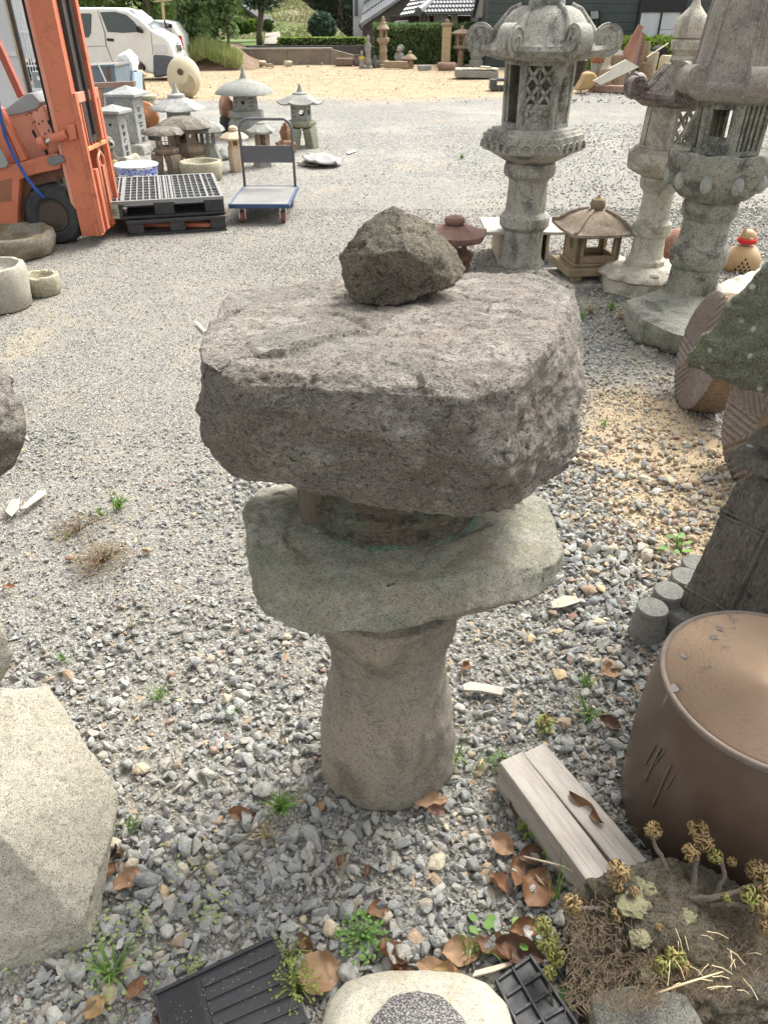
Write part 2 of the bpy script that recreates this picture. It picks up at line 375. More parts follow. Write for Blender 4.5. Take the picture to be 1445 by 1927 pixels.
def gravel(name, n, y0, y1, smin, smax, spread, keepf=None, flat=.0, con=1.0):
    y = rg.uniform(y0, y1, n*3); x = rg.uniform(-1, 1, n*3)*(spread+y*.62)
    w = (spread+y*.62)/(spread+y1*.62); k = rg.uniform(0, 1, n*3) < w; x, y = x[k][:n], y[k][:n]; n = len(x)
    big = nz2(x, y, .9, 3.0); sz = smin+(smax-smin)*rg.beta(1.6, 4.5, n)
    zone = np.clip(.5+(x+.1)*.55-(y-1.6)*.12+big*.9, 0, 1)      # coarser to the right and towards the lantern
    sz = sz*(.52+.62*zone)
    sp = patch(x, y)
    k = rg.uniform(0, 1, n) > sp*.62
    x, y, sz, sp, zone = x[k], y[k], sz[k], sp[k], zone[k]
    if keepf is not None:
        k = keepf(x, y); x, y, sz, sp, zone = x[k], y[k], sz[k], sp[k], zone[k]
    dust = np.clip((nz2(x, y, .55, 11.0)+.30*nz2(x, y, 2.2, 4.0)-.02-(x > .2)*(y < 2.2)*.35)*3.2, 0, .5)*(y > 1.0)
    fade = np.clip((y-(y1-2.2))/2.2, 0, 1) if y1 > 9 else 0
    k = rg.uniform(0, 1, len(x)) > np.maximum(dust, fade)
    x, y, sz, sp, zone = x[k], y[k], sz[k], sp[k], zone[k]
    n = len(x); z = sz*rg.uniform(.05, .42, n)
    pos = np.stack([x, y, z], 1); rot = rg.uniform(-pi, pi, (n, 3)); rot[:, :2] *= .28
    scl = np.stack([sz*rg.uniform(.9, 1.3, n), sz*rg.uniform(.8, 1.05, n), sz*rg.uniform(.75, 1.05, n)], 1).astype(np.float32)
    tn = rg.uniform(0, 1, n) < (.03+.22*np.clip((x-.55)*1.4, 0, 1)*(y > 1.15)*(y < 3.6)+.35*sp+.04*(big_(x, y) > .2))
    col = np.where(tn[:, None], TAN[rg.integers(0, len(TAN), n)], GREY[rg.integers(0, len(GREY), n)])*rg.uniform(.75, 1.12, (n, 1))
    col = col*con+np.array([.345,.335,.30])*(1-con)
    idx = np.where(tn & (rg.uniform(0, 1, n) < .6), rg.choice([4, 9], n), rg.integers(0, 14, n)).astype(np.int32)
    return scatter(name, pos, rot.astype(np.float32), scl, col, idx)
def big_(x, y): return np.sin(x*7+y*3)*np.sin(y*5-x*2)
gravel('gravel', 30000, .30, 3.0, .013, .060, .42, con=.82)
gravel('gravel', 110000, .30, 3.4, .006, .018, .42, con=.8)
gravel('gravel', 95000, 3.0, 7.6, .010, .038, .5, con=.75)
gravel('gravel', 36000, 7.4, 14.5, .012, .045, .5, con=.6)
gravel('earth_clods', 9000, 17.5, 31, .03, .11, .5, con=.3)
# ---------------- the main lantern of rough stones ----------------
M_ROOF = stone('rough_roof_stone', (.40,.355,.30), (.285,.245,.205), dark=(.045,.035,.032), light=(.58,.54,.48), g=330, big=5.5, speck=.9, bst=1, bd=.005, stain=(.30,.285,.245), ani=(1,1,1.25), patch=(.56,.52,.45), flake=.012, cav=.75)
M_CAP = stone('cap_stone', (.27,.23,.17), (.18,.155,.12), dark=(.04,.035,.03), light=(.46,.42,.34), g=330, big=14, speck=.8, bst=1, bd=.005, stain=(.24,.22,.155), flake=.014, cav=.9)
M_PLAT = stone('platform_stone', (.40,.39,.30), (.31,.32,.26), dark=(.07,.07,.06), light=(.56,.53,.45), g=420, big=6, speck=.95, bst=.8, bd=.003, moss=(.20,.215,.155), mossamt=.4, stain=(.38,.33,.24), patch=(.50,.47,.39), flake=.008)
M_PIL = stone('pillar_stone', (.41,.35,.26), (.32,.30,.25), dark=(.06,.055,.05), light=(.55,.51,.43), g=430, big=5, speck=1.0, bst=.7, bd=.003, stain=(.21,.19,.155), flake=.006)
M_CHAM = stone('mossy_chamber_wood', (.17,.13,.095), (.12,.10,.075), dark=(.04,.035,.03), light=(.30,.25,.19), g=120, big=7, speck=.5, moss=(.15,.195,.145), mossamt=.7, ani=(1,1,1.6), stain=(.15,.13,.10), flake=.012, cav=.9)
ml = At(728, 1432); MLO = ml.p
lan = thing('boulder_lantern', 'stacked boulder lantern with huge rough purplish roof stone in the middle of the gravel', 'stone lantern', MLO)
# roof boulder: corners as (pixel x, pixel y, distance)
rp = []
for x, y, d in [(372,660,1.0),(432,548,1.42),(540,538,1.5),(700,538,1.53),(862,520,1.52),(1030,506,1.5),(1078,545,1.42),(1098,620,1.30),   # back edge
                (376,680,.965),(440,722,.93),(520,722,.925),(620,706,.95),(700,716,.93),(800,732,.90),(890,752,.88),(968,726,.90),(1030,650,1.0),      # front upper edge
                (1094,720,1.16),(1090,830,1.14),(1070,880,1.12),(1030,910,1.06),(940,968,.93),(880,984,.90),(820,974,.915),(770,955,.94),(700,931,.96),(620,918,.98),(540,914,1.0),(470,905,1.02),
                (430,888,1.03),(388,838,1.03),(378,760,1.0),(452,790,.94),(476,840,.955),(960,850,.875),(900,860,.865)]:
    rp.append(P(x, y, d))
for x, y, d in [(500,860,1.36),(980,850,1.36),(740,880,1.42)]: rp.append(P(x, y, d))
rk = rockify(rp, .0068, .008, 6.5, seed=2, smooth=0, ridge=.5, ani=(1,1,1.7), fine=.5, origin=MLO, chip=((6, .020), (17, .006)))
part('roof_stone', rk, M_ROOF, lan, smooth=180)
cp = [P(x, y, d) for x, y, d in [(640,482,1.30),(648,540,1.27),(660,565,1.26),(718,580,1.235),(780,560,1.24),(856,538,1.26),(876,508,1.30),(862,478,1.33),(841,453,1.33),(816,422,1.33),(784,409,1.34),(741,388,1.34),(705,403,1.33),(676,432,1.31),
      (700,480,1.245),(765,470,1.23),(820,470,1.27),(690,520,1.40),(820,500,1.41),(735,415,1.37),(760,560,1.36)]]
part('finial_stone', rockify(cp, .0048, .005, 13, seed=5, smooth=0, ridge=.5, fine=.5, origin=MLO, chip=((14, .009), (34, .004))), M_CAP, lan, smooth=180)
# platform slab
pp = [P(x, y, d) for x, y, d in [(458,960,1.20),(466,1010,1.13),(478,1060,1.07),(512,1088,1.04),(570,1108,1.015),(640,1112,1.005),(710,1110,1.005),(800,1094,1.015),(880,1078,1.03),(990,1068,1.06),(1045,1062,1.08),(1062,1035,1.12),(1050,985,1.20),(1020,935,1.28),(960,905,1.42),(480,925,1.33),(560,900,1.44),(700,1010,1.14),(640,1000,1.16),(820,1000,1.15)]]
pp += [P(x, y, d) for x, y, d in [(462,1040,1.12),(478,1110,1.05),(498,1160,1.0),(540,1184,.985),(600,1192,.975),(650,1193,.97),(720,1188,.97),(820,1164,.985),(885,1146,.99),(1000,1128,1.04),(1042,1104,1.07),(1064,1064,1.12),(980,1060,1.25),(500,1090,1.25),(740,1150,1.2)]]
part('platform_stone', rockify(pp, .007, .0085, 6.5, seed=9, smooth=1, ridge=.5, fine=.35, origin=MLO, chip=((6, .010), (18, .003))), M_PLAT, lan, smooth=180)
# pillar
pr = ml.prof([(104,1440),(117,1425),(119,1380),(117,1330),(110,1290),(103,1245),(104,1215),(110,1190),(122,1165),(130,1130),(132,1110)])
zz = [z for r, z in pr]; rrs = [r for r, z in pr]
pz = np.linspace(zz[0]-.03, zz[-1], 56); prs = np.interp(pz, zz, rrs)
def pilfn(a, i, r, z):
    d = Vector((cos(a), sin(a), z*3.2)); k = 1+.06*noise.fractal(d*1.7+Vector((3,1,2)), .9, 2, 3)+.014*noise.fractal(d*8, .7, 2, 3)+.006*noise.fractal(d*26, .7, 2, 2)
    q = 1+.03*cos(2*a)+.025*cos(3*a+1.2)*(1-min(z/.6, 1))
    return r*k*q, z
mb = MB().lathe(list(zip(prs, pz)), 96, fn=pilfn)
part('pillar_stone', mb, M_PIL, lan, smooth=180)
# light chamber between platform and roof
cx = P(730, 985, 1.225)-MLO; zc = .742
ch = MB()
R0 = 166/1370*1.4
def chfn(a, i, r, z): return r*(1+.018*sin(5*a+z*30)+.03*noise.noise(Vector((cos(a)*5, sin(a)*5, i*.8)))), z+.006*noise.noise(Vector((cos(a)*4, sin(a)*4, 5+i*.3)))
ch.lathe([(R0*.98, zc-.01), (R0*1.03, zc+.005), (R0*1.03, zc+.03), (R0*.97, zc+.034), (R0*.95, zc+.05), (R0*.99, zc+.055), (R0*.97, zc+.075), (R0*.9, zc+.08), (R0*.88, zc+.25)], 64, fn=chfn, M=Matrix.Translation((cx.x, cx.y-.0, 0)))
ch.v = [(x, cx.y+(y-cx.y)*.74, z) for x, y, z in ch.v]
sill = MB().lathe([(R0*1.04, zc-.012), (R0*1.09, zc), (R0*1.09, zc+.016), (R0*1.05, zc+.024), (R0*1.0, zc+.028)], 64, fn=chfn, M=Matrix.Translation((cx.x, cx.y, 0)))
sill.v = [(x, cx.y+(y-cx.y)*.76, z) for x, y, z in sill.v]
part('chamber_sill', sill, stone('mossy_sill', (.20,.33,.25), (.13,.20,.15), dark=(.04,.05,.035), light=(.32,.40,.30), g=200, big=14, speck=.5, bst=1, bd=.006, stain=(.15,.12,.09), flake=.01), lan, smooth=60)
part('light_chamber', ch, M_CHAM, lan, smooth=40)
a0 = P(606, 985, 1.145)-MLO
po = MB()
for k, (x, w) in enumerate([(-.014, .036), (.048, .019), (.080, .015)]):
    po.tube([(a0.x+x, a0.y+.055-abs(x)*.25, zc+.01), (a0.x+x, a0.y+.055-abs(x)*.25, zc+.2)], w, 12)
part('chamber_post', po, paint('old_wood_post', (.20,.165,.12), (.12,.10,.075), .9, sc=30, bst=.6, bsc=90, ani=(1,1,.15)), lan, smooth=60)
# ---------------- lantern building blocks ----------------
def hexr(a, ph, n): 
    q = ((a-ph) % (2*pi/n))-pi/n; return cos(pi/n)/cos(q), abs(q)/(pi/n)
def roof_mb(prof, n=6, ph=0.0, lift=.0, segs=10, hx=1.0, pw=3, rib=0.0, top=0):
    """prof from the top outwards then back under: (radius, z, hexness, lift share)"""
    mb = MB(); M_ = n*segs
    def fn(a, i, r, z):
        h, c = hexr(a, ph, n); k = prof[i][2] if len(prof[i]) > 2 else 1
        w = prof[i][3] if len(prof[i]) > 3 else 0
        rr = r*(1-k*hx+k*hx*h)
        if rib and w >= 0: rr += rib*max(0, (c-.82)/.18)*(1 if len(prof[i]) > 2 and k > .2 else 0)
        return rr, z+lift*abs(w)*c**pw
    return mb.lathe([(p[0], p[1]) for p in prof], M_, ph=ph, fn=fn)
def scroll_mb(mb, cx, ang_, cz, rad, w, turns=1.75, hooks=True):
    """a rolled fern-frond scroll standing in the radial plane of direction ang_"""
    e = Vector((cos(ang_), sin(ang_), 0)); s = Vector((-sin(ang_), cos(ang_), 0)); u = Vector((0, 0, 1)); c = e*cx+u*cz
    n = 28
    def disc(r0, w0):
        v = []; f = []
        for j in range(n):
            a = 2*pi*j/n
            for (rr, ww) in ((r0, -w0), (r0*1.0, w0)): v.append(c+(e*cos(a)+u*sin(a))*rr+s*ww)
        for j in range(n):
            k = (j+1) % n; f.append((2*j, 2*k, 2*k+1, 2*j+1))
        f.append(tuple(2*j for j in range(n-1, -1, -1))); f.append(tuple(2*j+1 for j in range(n))); mb.add(v, f)
    disc(rad*.9, w*.42)
    for sd in (-1, 1):
        pts = []; rs = []
        for j in range(int(turns*16)+1):
            a = pi*1.5-2*pi*j/16; q = rad*(.93-.80*j/(turns*16)); pts.append(c+(e*cos(a)+u*sin(a))*q+s*(sd*w*.42)); rs.append(rad*.085)
        mb.tube(pts, rs, 6)
def panel(mb, A, B, z0, z1, kind, th, fr=.12, lw=None):
    A, B = Vector((A[0], A[1], 0)), Vector((B[0], B[1], 0)); L = (B-A).length; u = (B-A)/L; nn = Vector((u.y, -u.x, 0))
    if nn.dot(A+B) < 0: nn = -nn
    M = Matrix((u, -nn, Vector((0, 0, 1)))).transposed().to_4x4(); M.translation = A
    f = fr*L; h = z1-z0; fz = min(f, h*.2)
    bx = lambda a, b, c, d, y0=0.0, y1=th: mb.bx(a, b, y0, y1, c, d, M)
    bx(0, L, z0, z0+fz); bx(0, L, z1-fz, z1); bx(0, f, z0+fz, z1-fz); bx(L-f, L, z0+fz, z1-fz)
    a, b, c, d = f, L-f, z0+fz, z1-fz; w = lw or (b-a)*.09
    if kind == 'solid': bx(a, b, c, d, th*.3, th)
    elif kind == 'bars':
        k = 4; s = (b-a)/(2*k+1)
        for i in range(1, 2*k+1, 2):
            bx(a+s*i, a+s*(i+1), c, d, th*.15, th*.8)
    elif kind == 'low_open':
        q = c+(d-c)*.30; e_ = (b-a)*.17; bx(a, b, c, q, th*.15, th); bx(a, a+e_, q, d, th*.15, th); bx(b-e_, b, q, d, th*.15, th); bx(a+e_, b-e_, d-(d-c)*.10, d, th*.15, th)
    elif kind == 'grid':
        bx((a+b)/2-w/2, (a+b)/2+w/2, c, d, th*.2, th*.8)
        bx(a, (a+b)/2-w/2, (c+d)/2-w/2, (c+d)/2+w/2, th*.2, th*.8); bx((a+b)/2+w/2, b, (c+d)/2-w/2, (c+d)/2+w/2, th*.2, th*.8)
    elif kind in ('lattice', 'flower'):
        q = c+(d-c)*(.36 if kind == 'flower' else 0)
        if kind == 'flower':
            bx(a, b, c, q, th*.25, th)
            for i in range(5): mb.ball(tuple(M @ Vector((a+(b-a)*(.15+.175*i), th*.2, c+(q-c)*(.5+.2*sin(i*2.3))))), (b-a)*.11, (b-a)*.11, (b-a)*.11, 8, 5)
        k = 2
        for i in range(k+1):
            pass
        cw = (b-a)/2; chh = (d-q)/2
        for i in range(2):
            for j in range(2):
                x0, z_0 = a+i*cw, q+j*chh
                for (p0, p1) in (((x0, z_0), (x0+cw, z_0+chh)), ((x0+cw, z_0), (x0, z_0+chh))):
                    mb.beam(M @ Vector((p0[0], th*.4, p0[1])), M @ Vector((p1[0], th*.4, p1[1])), w*1.3, th*.4, up=tuple(nn))
        bx((a+b)/2-w*.3, (a+b)/2+w*.3, q, d, th*.45, th*.8)
    elif kind in ('hole', 'moon', 'dots'):
        if kind == 'dots': holes = [((a+b)/2+(b-a)*.25*i, (c+d)/2+(d-c)*.25*j, (b-a)*.1) for i in (-1, 0, 1) for j in (-1, 0, 1)]
        else: holes = [((a+b)/2, (c+d)/2, min(b-a, d-c)*(.36 if kind == 'hole' else .26))]
        if kind == 'dots':
            s = (b-a)/7
            for i in range(4): bx(a+2*i*s, a+(2*i+1)*s, c, d, 0.0, th*.7)
            sv = (d-c)/7
            for j in range(4):
                for i in range(3): bx(a+(2*i+1)*s, a+(2*i+2)*s, c+2*j*sv, c+(2*j+1)*sv, 0.0, th*.7)
        else:
            hx_, hz, hr = holes[0]; n = 20; o = []; q = []
            for j in range(n):
                t_ = 2*pi*j/n; dx, dz = cos(t_), sin(t_); k = min(((b-a)/2)/max(abs(dx), 1e-6), ((d-c)/2)/max(abs(dz), 1e-6))
                o.append((hx_+dx*k, hz+dz*k)); q.append((hx_+dx*hr, hz+dz*hr))
            v = [(x, th*.05, z) for x, z in o]+[(x, th*.05, z) for x, z in q]+[(x, th, z) for x, z in q]
            mb.add(v, [(j, (j+1) % n, n+(j+1) % n, n+j) for j in range(n)]+[(n+j, n+(j+1) % n, 2*n+(j+1) % n, 2*n+j) for j in range(n)], M)
    return M
def ngon(n, r, ph): return [(r*cos(ph+2*pi*i/n), r*sin(ph+2*pi*i/n)) for i in range(n)]
def chamber_mb(n, r0, r1, z0, z1, kinds, ph, th=.25):
    """walls as panels; kinds counter-clockwise from ph; r0 bottom, r1 top"""
    mb = MB(); p = ngon(n, 1, ph)
    for i in range(n):
        A, B = p[i], p[(i+1) % n]; k0 = len(mb.v)
        panel(mb, (A[0]*r0, A[1]*r0), (B[0]*r0, B[1]*r0), z0, z1, kinds[i % len(kinds)], r0*th)
        if abs(r1-r0) > 1e-6:
            for j in range(k0, len(mb.v)):
                x, y, z = mb.v[j]; s = 1+(r1/r0-1)*(z-z0)/(z1-z0); mb.v[j] = (x*s, y*s, z)
    mb.lathe([(r0*.97, z0-.002), (r0*.97, z0+(z1-z0)*.04)], n, ph=ph); mb.lathe([(r1*.97, z1-(z1-z0)*.04), (r1*.97, z1+.002)], n, ph=ph)
    return mb
def lathe_mb(prof, n=40, **k): return MB().lathe(prof, n, **k)
def petals(k, amp, rows, ph=0):
    return lambda a, i, r, z: (r*(1+amp*rows.get(i, 0)*(abs(cos(k*(a+ph)/2))**.5-.6)), z)
CATL = 'stone lantern'
# ---- tall hexagonal lantern right of centre ----
A = At(978, 494)
t = thing('tall_stone_lantern', 'tall grey stone lantern with curled roof corners directly behind the big boulder lantern', CATL, A.p)
ph = radians(-90-30-9)
part('pillar', lathe_mb(A.prof([(45,505),(46,497),(44,491),(39,486),(37.5,478),(37,430),(41,428),(46,422),(46.5,414),(46,405),(42,400),(37,396),(36.5,340),(38,334),(45,330),(48,324),(48,312),(46,305),(40,302)]), 48), GRAN, t)
wave = MB()
cp_ = A.prof([(42,306),(60,296),(78,286),(92,281),(94,277),(94,250),(88,249),(86,244),(80,243),(78,239),(72,238)])
wave.lathe(cp_, 6, ph=ph)
wr = A.r(96, 265); zc0, zc1 = A.z(279), A.z(253)
pv = ngon(6, wr, ph)
for i in range(6):
    a_, b_ = Vector((*pv[i], 0)), Vector((*pv[(i+1) % 6], 0))
    for j in range(4):
        for q in (0, 1):
            pts = []; c_ = a_.lerp(b_, (j+.5+.5*q*0)/4)*1.004; u = (b_-a_).normalized(); hw = (b_-a_).length/8*(1-.3*q)
            for s in range(7): ag = pi*s/6; pts.append(c_+u*(hw*cos(ag))+Vector((0, 0, zc0+.008+(zc1-zc0)*.62*sin(ag)*(1-.35*q))))
            wave.tube(pts, .008-.003*q, 6)
part('platform', wave, GRAN, t, smooth=30)
chz0, chz1 = A.z(238), A.z(112)
cm = chamber_mb(6, A.r(61, 238), A.r(67, 112), chz0, chz1, ['flower', 'solid', 'solid', 'solid', 'solid', 'open'], ph, .2)
part('light_chamber', cm, GRAN, t, smooth=25)
rab = MB()   # round carved figure on the right-hand chamber side
pq = ngon(6, A.r(62, 180), ph); mdp = (Vector((*pq[1], 0))+Vector((*pq[2], 0)))/2
rab.ball((mdp.x, mdp.y, A.z(185)), .035, .035, .075, 16, 10, .15, 3, 4); rab.ball((mdp.x+.005, mdp.y, A.z(152)), .028, .03, .03, 12, 8, .1)
part('carved_relief', rab, GRAN, t, smooth=180)
rp_ = [(22,9,0,0),(46,11,.1,0),(64,20,.15,0),(77,38,.2,0),(86,58,.3,0),(96,76,.5,.1),(108,86,.8,.3),(118,88,1,.6),(125,84,1,.8),(128,92,1,.7),(120,101,1,.4),(102,107,1,.2),(78,113,1,0),(50,114,1,0)]
PR = [(A.r(a, y), A.z(y), h, w) for a, y, h, w in rp_]
rf = roof_mb(PR, 6, ph, lift=.02, segs=14, hx=1, pw=4, rib=.004)
for k in range(6):
    scroll_mb(rf, A.r(118, 78), ph+k*pi/3, A.z(74), A.r(30, 78), A.r(30, 78))
    d = (cos(ph+k*pi/3), sin(ph+k*pi/3))
    rf.tube([(PR[i][0]*d[0]*1.005, PR[i][0]*d[1]*1.005, PR[i][1]+.004) for i in range(1, 8)], [A.r(5, 60)]*3+[A.r(9, 60)]*4, 8)
part('roof', rf, GRAN, t, smooth=50)
part('finial', lathe_mb(A.prof([(30,14),(34,9),(34,2),(30,-2),(24,-4),(26,-12),(40,-22),(46,-36),(40,-52),(22,-64),(6,-74),(1,-80)]), 28), GRAN, t)
# ---- pale lantern on lotus base ----
A = At(1203, 541)
t = thing('tall_stone_lantern', 'pale stone lantern with purple-stained roof standing on a lotus-carved octagonal base', CATL, A.p)
pl = At(1200, 541)
part('plinth', MB().lathe([(A.r(78, 541), 0), (A.r(78, 541), .09), (A.r(74, 541), .1)], 8, ph=pi/8), GRANL, t, smooth=25, bev=.004)
A.z0 = 0
part('lotus_base', lathe_mb([(.285*1, .098), (.295, .11), (.285, .13), (.24, .152), (.17, .165), (.15, .17)], 80, fn=petals(12, .16, {0:.6, 1:1, 2:1, 3:.8})), GRANL, t, smooth=60)
bumps = MB()
for k in range(12):
    a = 2*pi*k/12; bumps.ball((.235*cos(a), .235*sin(a), .142), .042, .042, .022, 12, 8)
part('petal_relief', bumps, GRANL, t, smooth=180)
part('pillar', lathe_mb([(.145,.165)]+A.prof([(35,496),(36,486),(31,482),(29.5,476),(28,442),(34,440),(36,432),(35,418),(30,414),(28,408),(27.5,362),(31,358),(36,352),(38,340),(37,332),(33,329)]), 44), GRANL, t)
ph = radians(-90-30+14)
cpm = MB().lathe(A.prof([(36,332),(50,326),(66,318),(76,312),(78,308),(79,284),(74,282),(68,276),(64,275)]), 6, ph=ph)
part('platform', cpm, GRANL, t, smooth=25, bev=.004)
part('light_chamber', chamber_mb(6, A.r(60, 278), A.r(58, 196), A.z(278), A.z(196), ['lattice', 'solid', 'open', 'solid', 'solid', 'solid'], ph, .2), GRANL, t, smooth=25)
rp_ = [(16,118,0,0),(34,124,.2,0),(46,140,.4,0),(58,156,.6,0),(70,168,.85,.2),(82,174,1,.7),(92,172,1,1.2),(94,180,1,1),(86,190,1,.6),(70,197,1,.1),(54,199,1,0),(30,199,1,0)]
PR = [(A.r(a, y), A.z(y), h, w) for a, y, h, w in rp_]
rf = roof_mb(PR, 6, ph, lift=.02, segs=12, hx=1, pw=4, rib=.006)
for k in range(6):
    scroll_mb(rf, A.r(92, 165), ph+k*pi/3, A.z(163), A.r(21, 165), A.r(26, 165))
    d = (cos(ph+k*pi/3), sin(ph+k*pi/3)); rf.tube([(PR[i][0]*d[0], PR[i][0]*d[1], PR[i][1]+.003) for i in range(1, 7)], A.r(6, 60), 7)
part('roof', rf, GPURP, t, smooth=50)
part('finial', lathe_mb(A.prof([(20,122),(26,117),(28,112),(26,106),(22,104),(24,98),(30,92),(31,78),(28,74),(25,73),(30,70),(31,50),(28,34),(18,22),(9,10),(6,0),(5,-12),(1,-26)]), 36, fn=petals(10, .08, {6:1, 7:1})), GRANL, t)
# ---- dark near lantern at the right edge ----
A = At(1287, 592)
t = thing('tall_stone_lantern', 'darkest tall lantern at the right edge, with bell-shaped roof and big lotus bowl', CATL, A.p)
bp = [G(x, y, .16) for x, y in [(1178,565),(1240,545),(1310,540),(1375,560),(1400,610),(1320,640),(1262,626),(1200,596)]]+[G(x, y, .0) for x, y in [(1170,612),(1190,645),(1262,668),(1340,676),(1400,650),(1390,560),(1240,560)]]
part('base_rock', rockify(bp, .03, .015, 4, seed=3, smooth=1, origin=A.p), GRAND, t, smooth=50)
part('lotus_foot', lathe_mb([(.27, A.z(610)), (.275, A.z(606)), (.25, A.z(594)), (.2, A.z(578)), (.165, A.z(568))], 72, fn=petals(8, .12, {0:1, 1:1, 2:1, 3:.5})), GRAND, t, smooth=60)
part('pillar', lathe_mb(A.prof([(50,582),(52,572),(47,565),(44,555),(44,530),(43,500),(48,497),(52,488),(52,468),(48,458),(44,454),(42.5,440),(42,412),(46,408),(50,400),(50.5,385),(47,376),(42,372)]), 48), GRAND, t)
def bowl(a, i, r, z):
    k = {2:1, 3:1, 4:1, 5:.9, 6:.6}.get(i, 0); return r*(1+.07*k*(abs(cos(5*a))**.6-.5)), z+(.012*(abs(cos(5*a))) if i in (6, 7) else 0)
part('lotus_bowl', lathe_mb(A.prof([(45,376),(62,368),(76,352),(86,332),(92,312),(96,296),(97,286),(94,283),(82,288),(70,288)]), 80, fn=bowl), GRAND, t, smooth=60)
BRS = stone('bowl_relief_stone', (.34,.35,.31), (.26,.27,.24), g=240)
for k in range(10):
    a = 2*pi*(k+.5)/10+.05; r = A.r(85, 325); part('petal_boss', MB().ball((r*cos(a), r*sin(a), A.z(334)), .034, .034, .05, 12, 8), BRS, t, smooth=180)
ph = radians(-90-30+20)
part('light_chamber', chamber_mb(6, A.r(64, 284), A.r(70, 186), A.z(286), A.z(184), ['bars', 'solid', 'open', 'bars', 'solid', 'low_open'], ph, .22), GRAND, t, smooth=25)
pq = ngon(6, A.r(72, 235), ph); md = (Vector((*pq[4], 0))+Vector((*pq[5], 0)))/2; wn_ = MB()
o_ = md.normalized(); u_ = Vector((-o_.y, o_.x, 0)); w_ = .03     # cloud-shaped wing carved on the left side
prof_ = [(0, A.z(200)), (.02, A.z(205)), (.045, A.z(225)), (.07, A.z(245)), (.075, A.z(258)), (.06, A.z(266)), (.03, A.z(268)), (0, A.z(276))]
v = [(md+o_*(a-.02)+u_*s*w_)[:2]+(z,) for s in (-1, 1) for a, z in prof_]; n = len(prof_)
wn_.add(v, [tuple(range(n)), tuple(range(2*n-1, n-1, -1))]+[(i, i+n, (i+1) % n+n, (i+1) % n) for i in range(n)])
part('carved_wing', wn_, GRAND, t, smooth=30, bev=.006)
rp_ = [(40,-50,0,0),(62,-38,.1,0),(78,-14,.15,0),(83,20,.2,0),(85,60,.25,0),(87,95,.3,0),(90,118,.4,0),(97,136,.6,.1),(103,148,.9,.4),(110,150,1,.9),(113,156,1,1),(111,166,1,.7),(101,178,1,.3),(88,187,1,0),(60,189,1,0)]
PR = [(A.r(a, y), A.z(y), h, w) for a, y, h, w in rp_]
GBELL = stone('bell_roof_stone', (.30,.265,.235), (.21,.18,.165), dark=(.05,.04,.04), light=(.5,.48,.43), g=220, speck=.55, stain=(.33,.32,.26), moss=(.24,.25,.19), mossamt=.1)
rf = roof_mb(PR, 6, ph, lift=.012, segs=14, hx=1, pw=4)
for k in range(6):
    scroll_mb(rf, A.r(112, 150), ph+k*pi/3, A.z(146), A.r(26, 150), A.r(34, 150)); d = Vector((cos(ph+k*pi/3), sin(ph+k*pi/3), 0)); s_ = Vector((-d.y, d.x, 0))
    for off_ in (-.018, 0, .018): rf.tube([d*(PR[i][0]*1.0)+s_*off_+Vector((0, 0, PR[i][1])) for i in range(1, 10)], A.r(5.5, 60), 7)
part('roof', rf, GBELL, t, smooth=50)
# ---- brown lantern seen behind the finial stone ----
TER = stone('brown_stone', (.22,.12,.075), (.16,.09,.06), dark=(.05,.03,.02), light=(.40,.28,.2), g=200, speck=.5)
TERP = stone('red_brown_stone', (.24,.135,.10), (.17,.10,.08), dark=(.06,.035,.03), light=(.42,.30,.24), g=200, speck=.5)
A = At(851, 505)
t = thing('small_brown_lantern', 'small reddish-brown lantern half hidden behind the stone on top of the boulder lantern', CATL, A.p)
for i in range(6):
    a = ph+i*pi/3; mb = MB().beam((.12*cos(a), .12*sin(a), 0), (.10*cos(a), .10*sin(a), A.z(485)), .05, .04); part('leg', mb, TER, t, bev=.005)
part('platform', MB().lathe([(.10, A.z(487)), (A.r(42, 483), A.z(484)), (A.r(43, 480), A.z(478)), (.1, A.z(470))], 6, ph=.3), TER, t, bev=.004)
part('light_chamber', chamber_mb(6, A.r(27, 470), A.r(28, 450), A.z(474), A.z(448), ['open', 'hole'], .3), TER, t, smooth=25)
PR = [(A.r(a, y), A.z(y), h, w) for a, y, h, w in [(8,420,0,0),(25,424,.5,0),(45,432,.9,.2),(62,438,1,.8),(66,438,1,1),(66,444,1,1),(62,450,1,.7),(30,452,1,0),(15,452,1,0)]]
part('roof', roof_mb(PR, 6, .3, lift=.012), TERP, t, smooth=40)
part('finial', lathe_mb(A.prof([(10,424),(18,420),(20,414),(17,409),(10,406),(2,404)]), 20), TERP, t)
# ---- flat square lantern ----
A = At(1103, 524)
OCH = stone('ochre_stone', (.33,.25,.15), (.25,.19,.12), dark=(.07,.05,.035), light=(.55,.47,.35), g=220, speck=.6, moss=(.16,.19,.10), mossamt=.4)
ROOFS = stone('snow_roof_stone', (.36,.30,.23), (.27,.22,.165), dark=(.08,.06,.05), light=(.58,.52,.43), g=220, speck=.7, stain=(.22,.16,.11))
t = thing('low_square_lantern', 'low square lantern with wide curved roof and open window, on a stepped stone slab', CATL, A.p, rz=radians(8))
part('slab', MB().bx(-.27,.30,-.24,.2,0,.03), GRAN, t, bev=.004)
w0 = .20
for sx in (-1, 1):
    for sy in (-1, 1): part('leg', MB().bx(sx*.14-.035, sx*.14+.035, sy*.13-.035, sy*.13+.035, .032, .07), OCH, t, bev=.006)
part('base', MB().bx(-.22,.22,-.19,.19,.07,.125).bx(-.17,.17,-.15,.15,.125,.145), OCH, t, bev=.008)
z0 = .146; ez_ = H-(A.d-.17)*tan(ang(441)); z1 = ez_+.012
cb = MB(); P4 = [(-.155,-.135),(.155,-.135),(.155,.135),(-.155,.135)]
for i, k in enumerate(['open', 'open', 'grid', 'moon']): panel(cb, P4[i], P4[(i+1) % 4], z0, z1, k, .03, fr=.16)
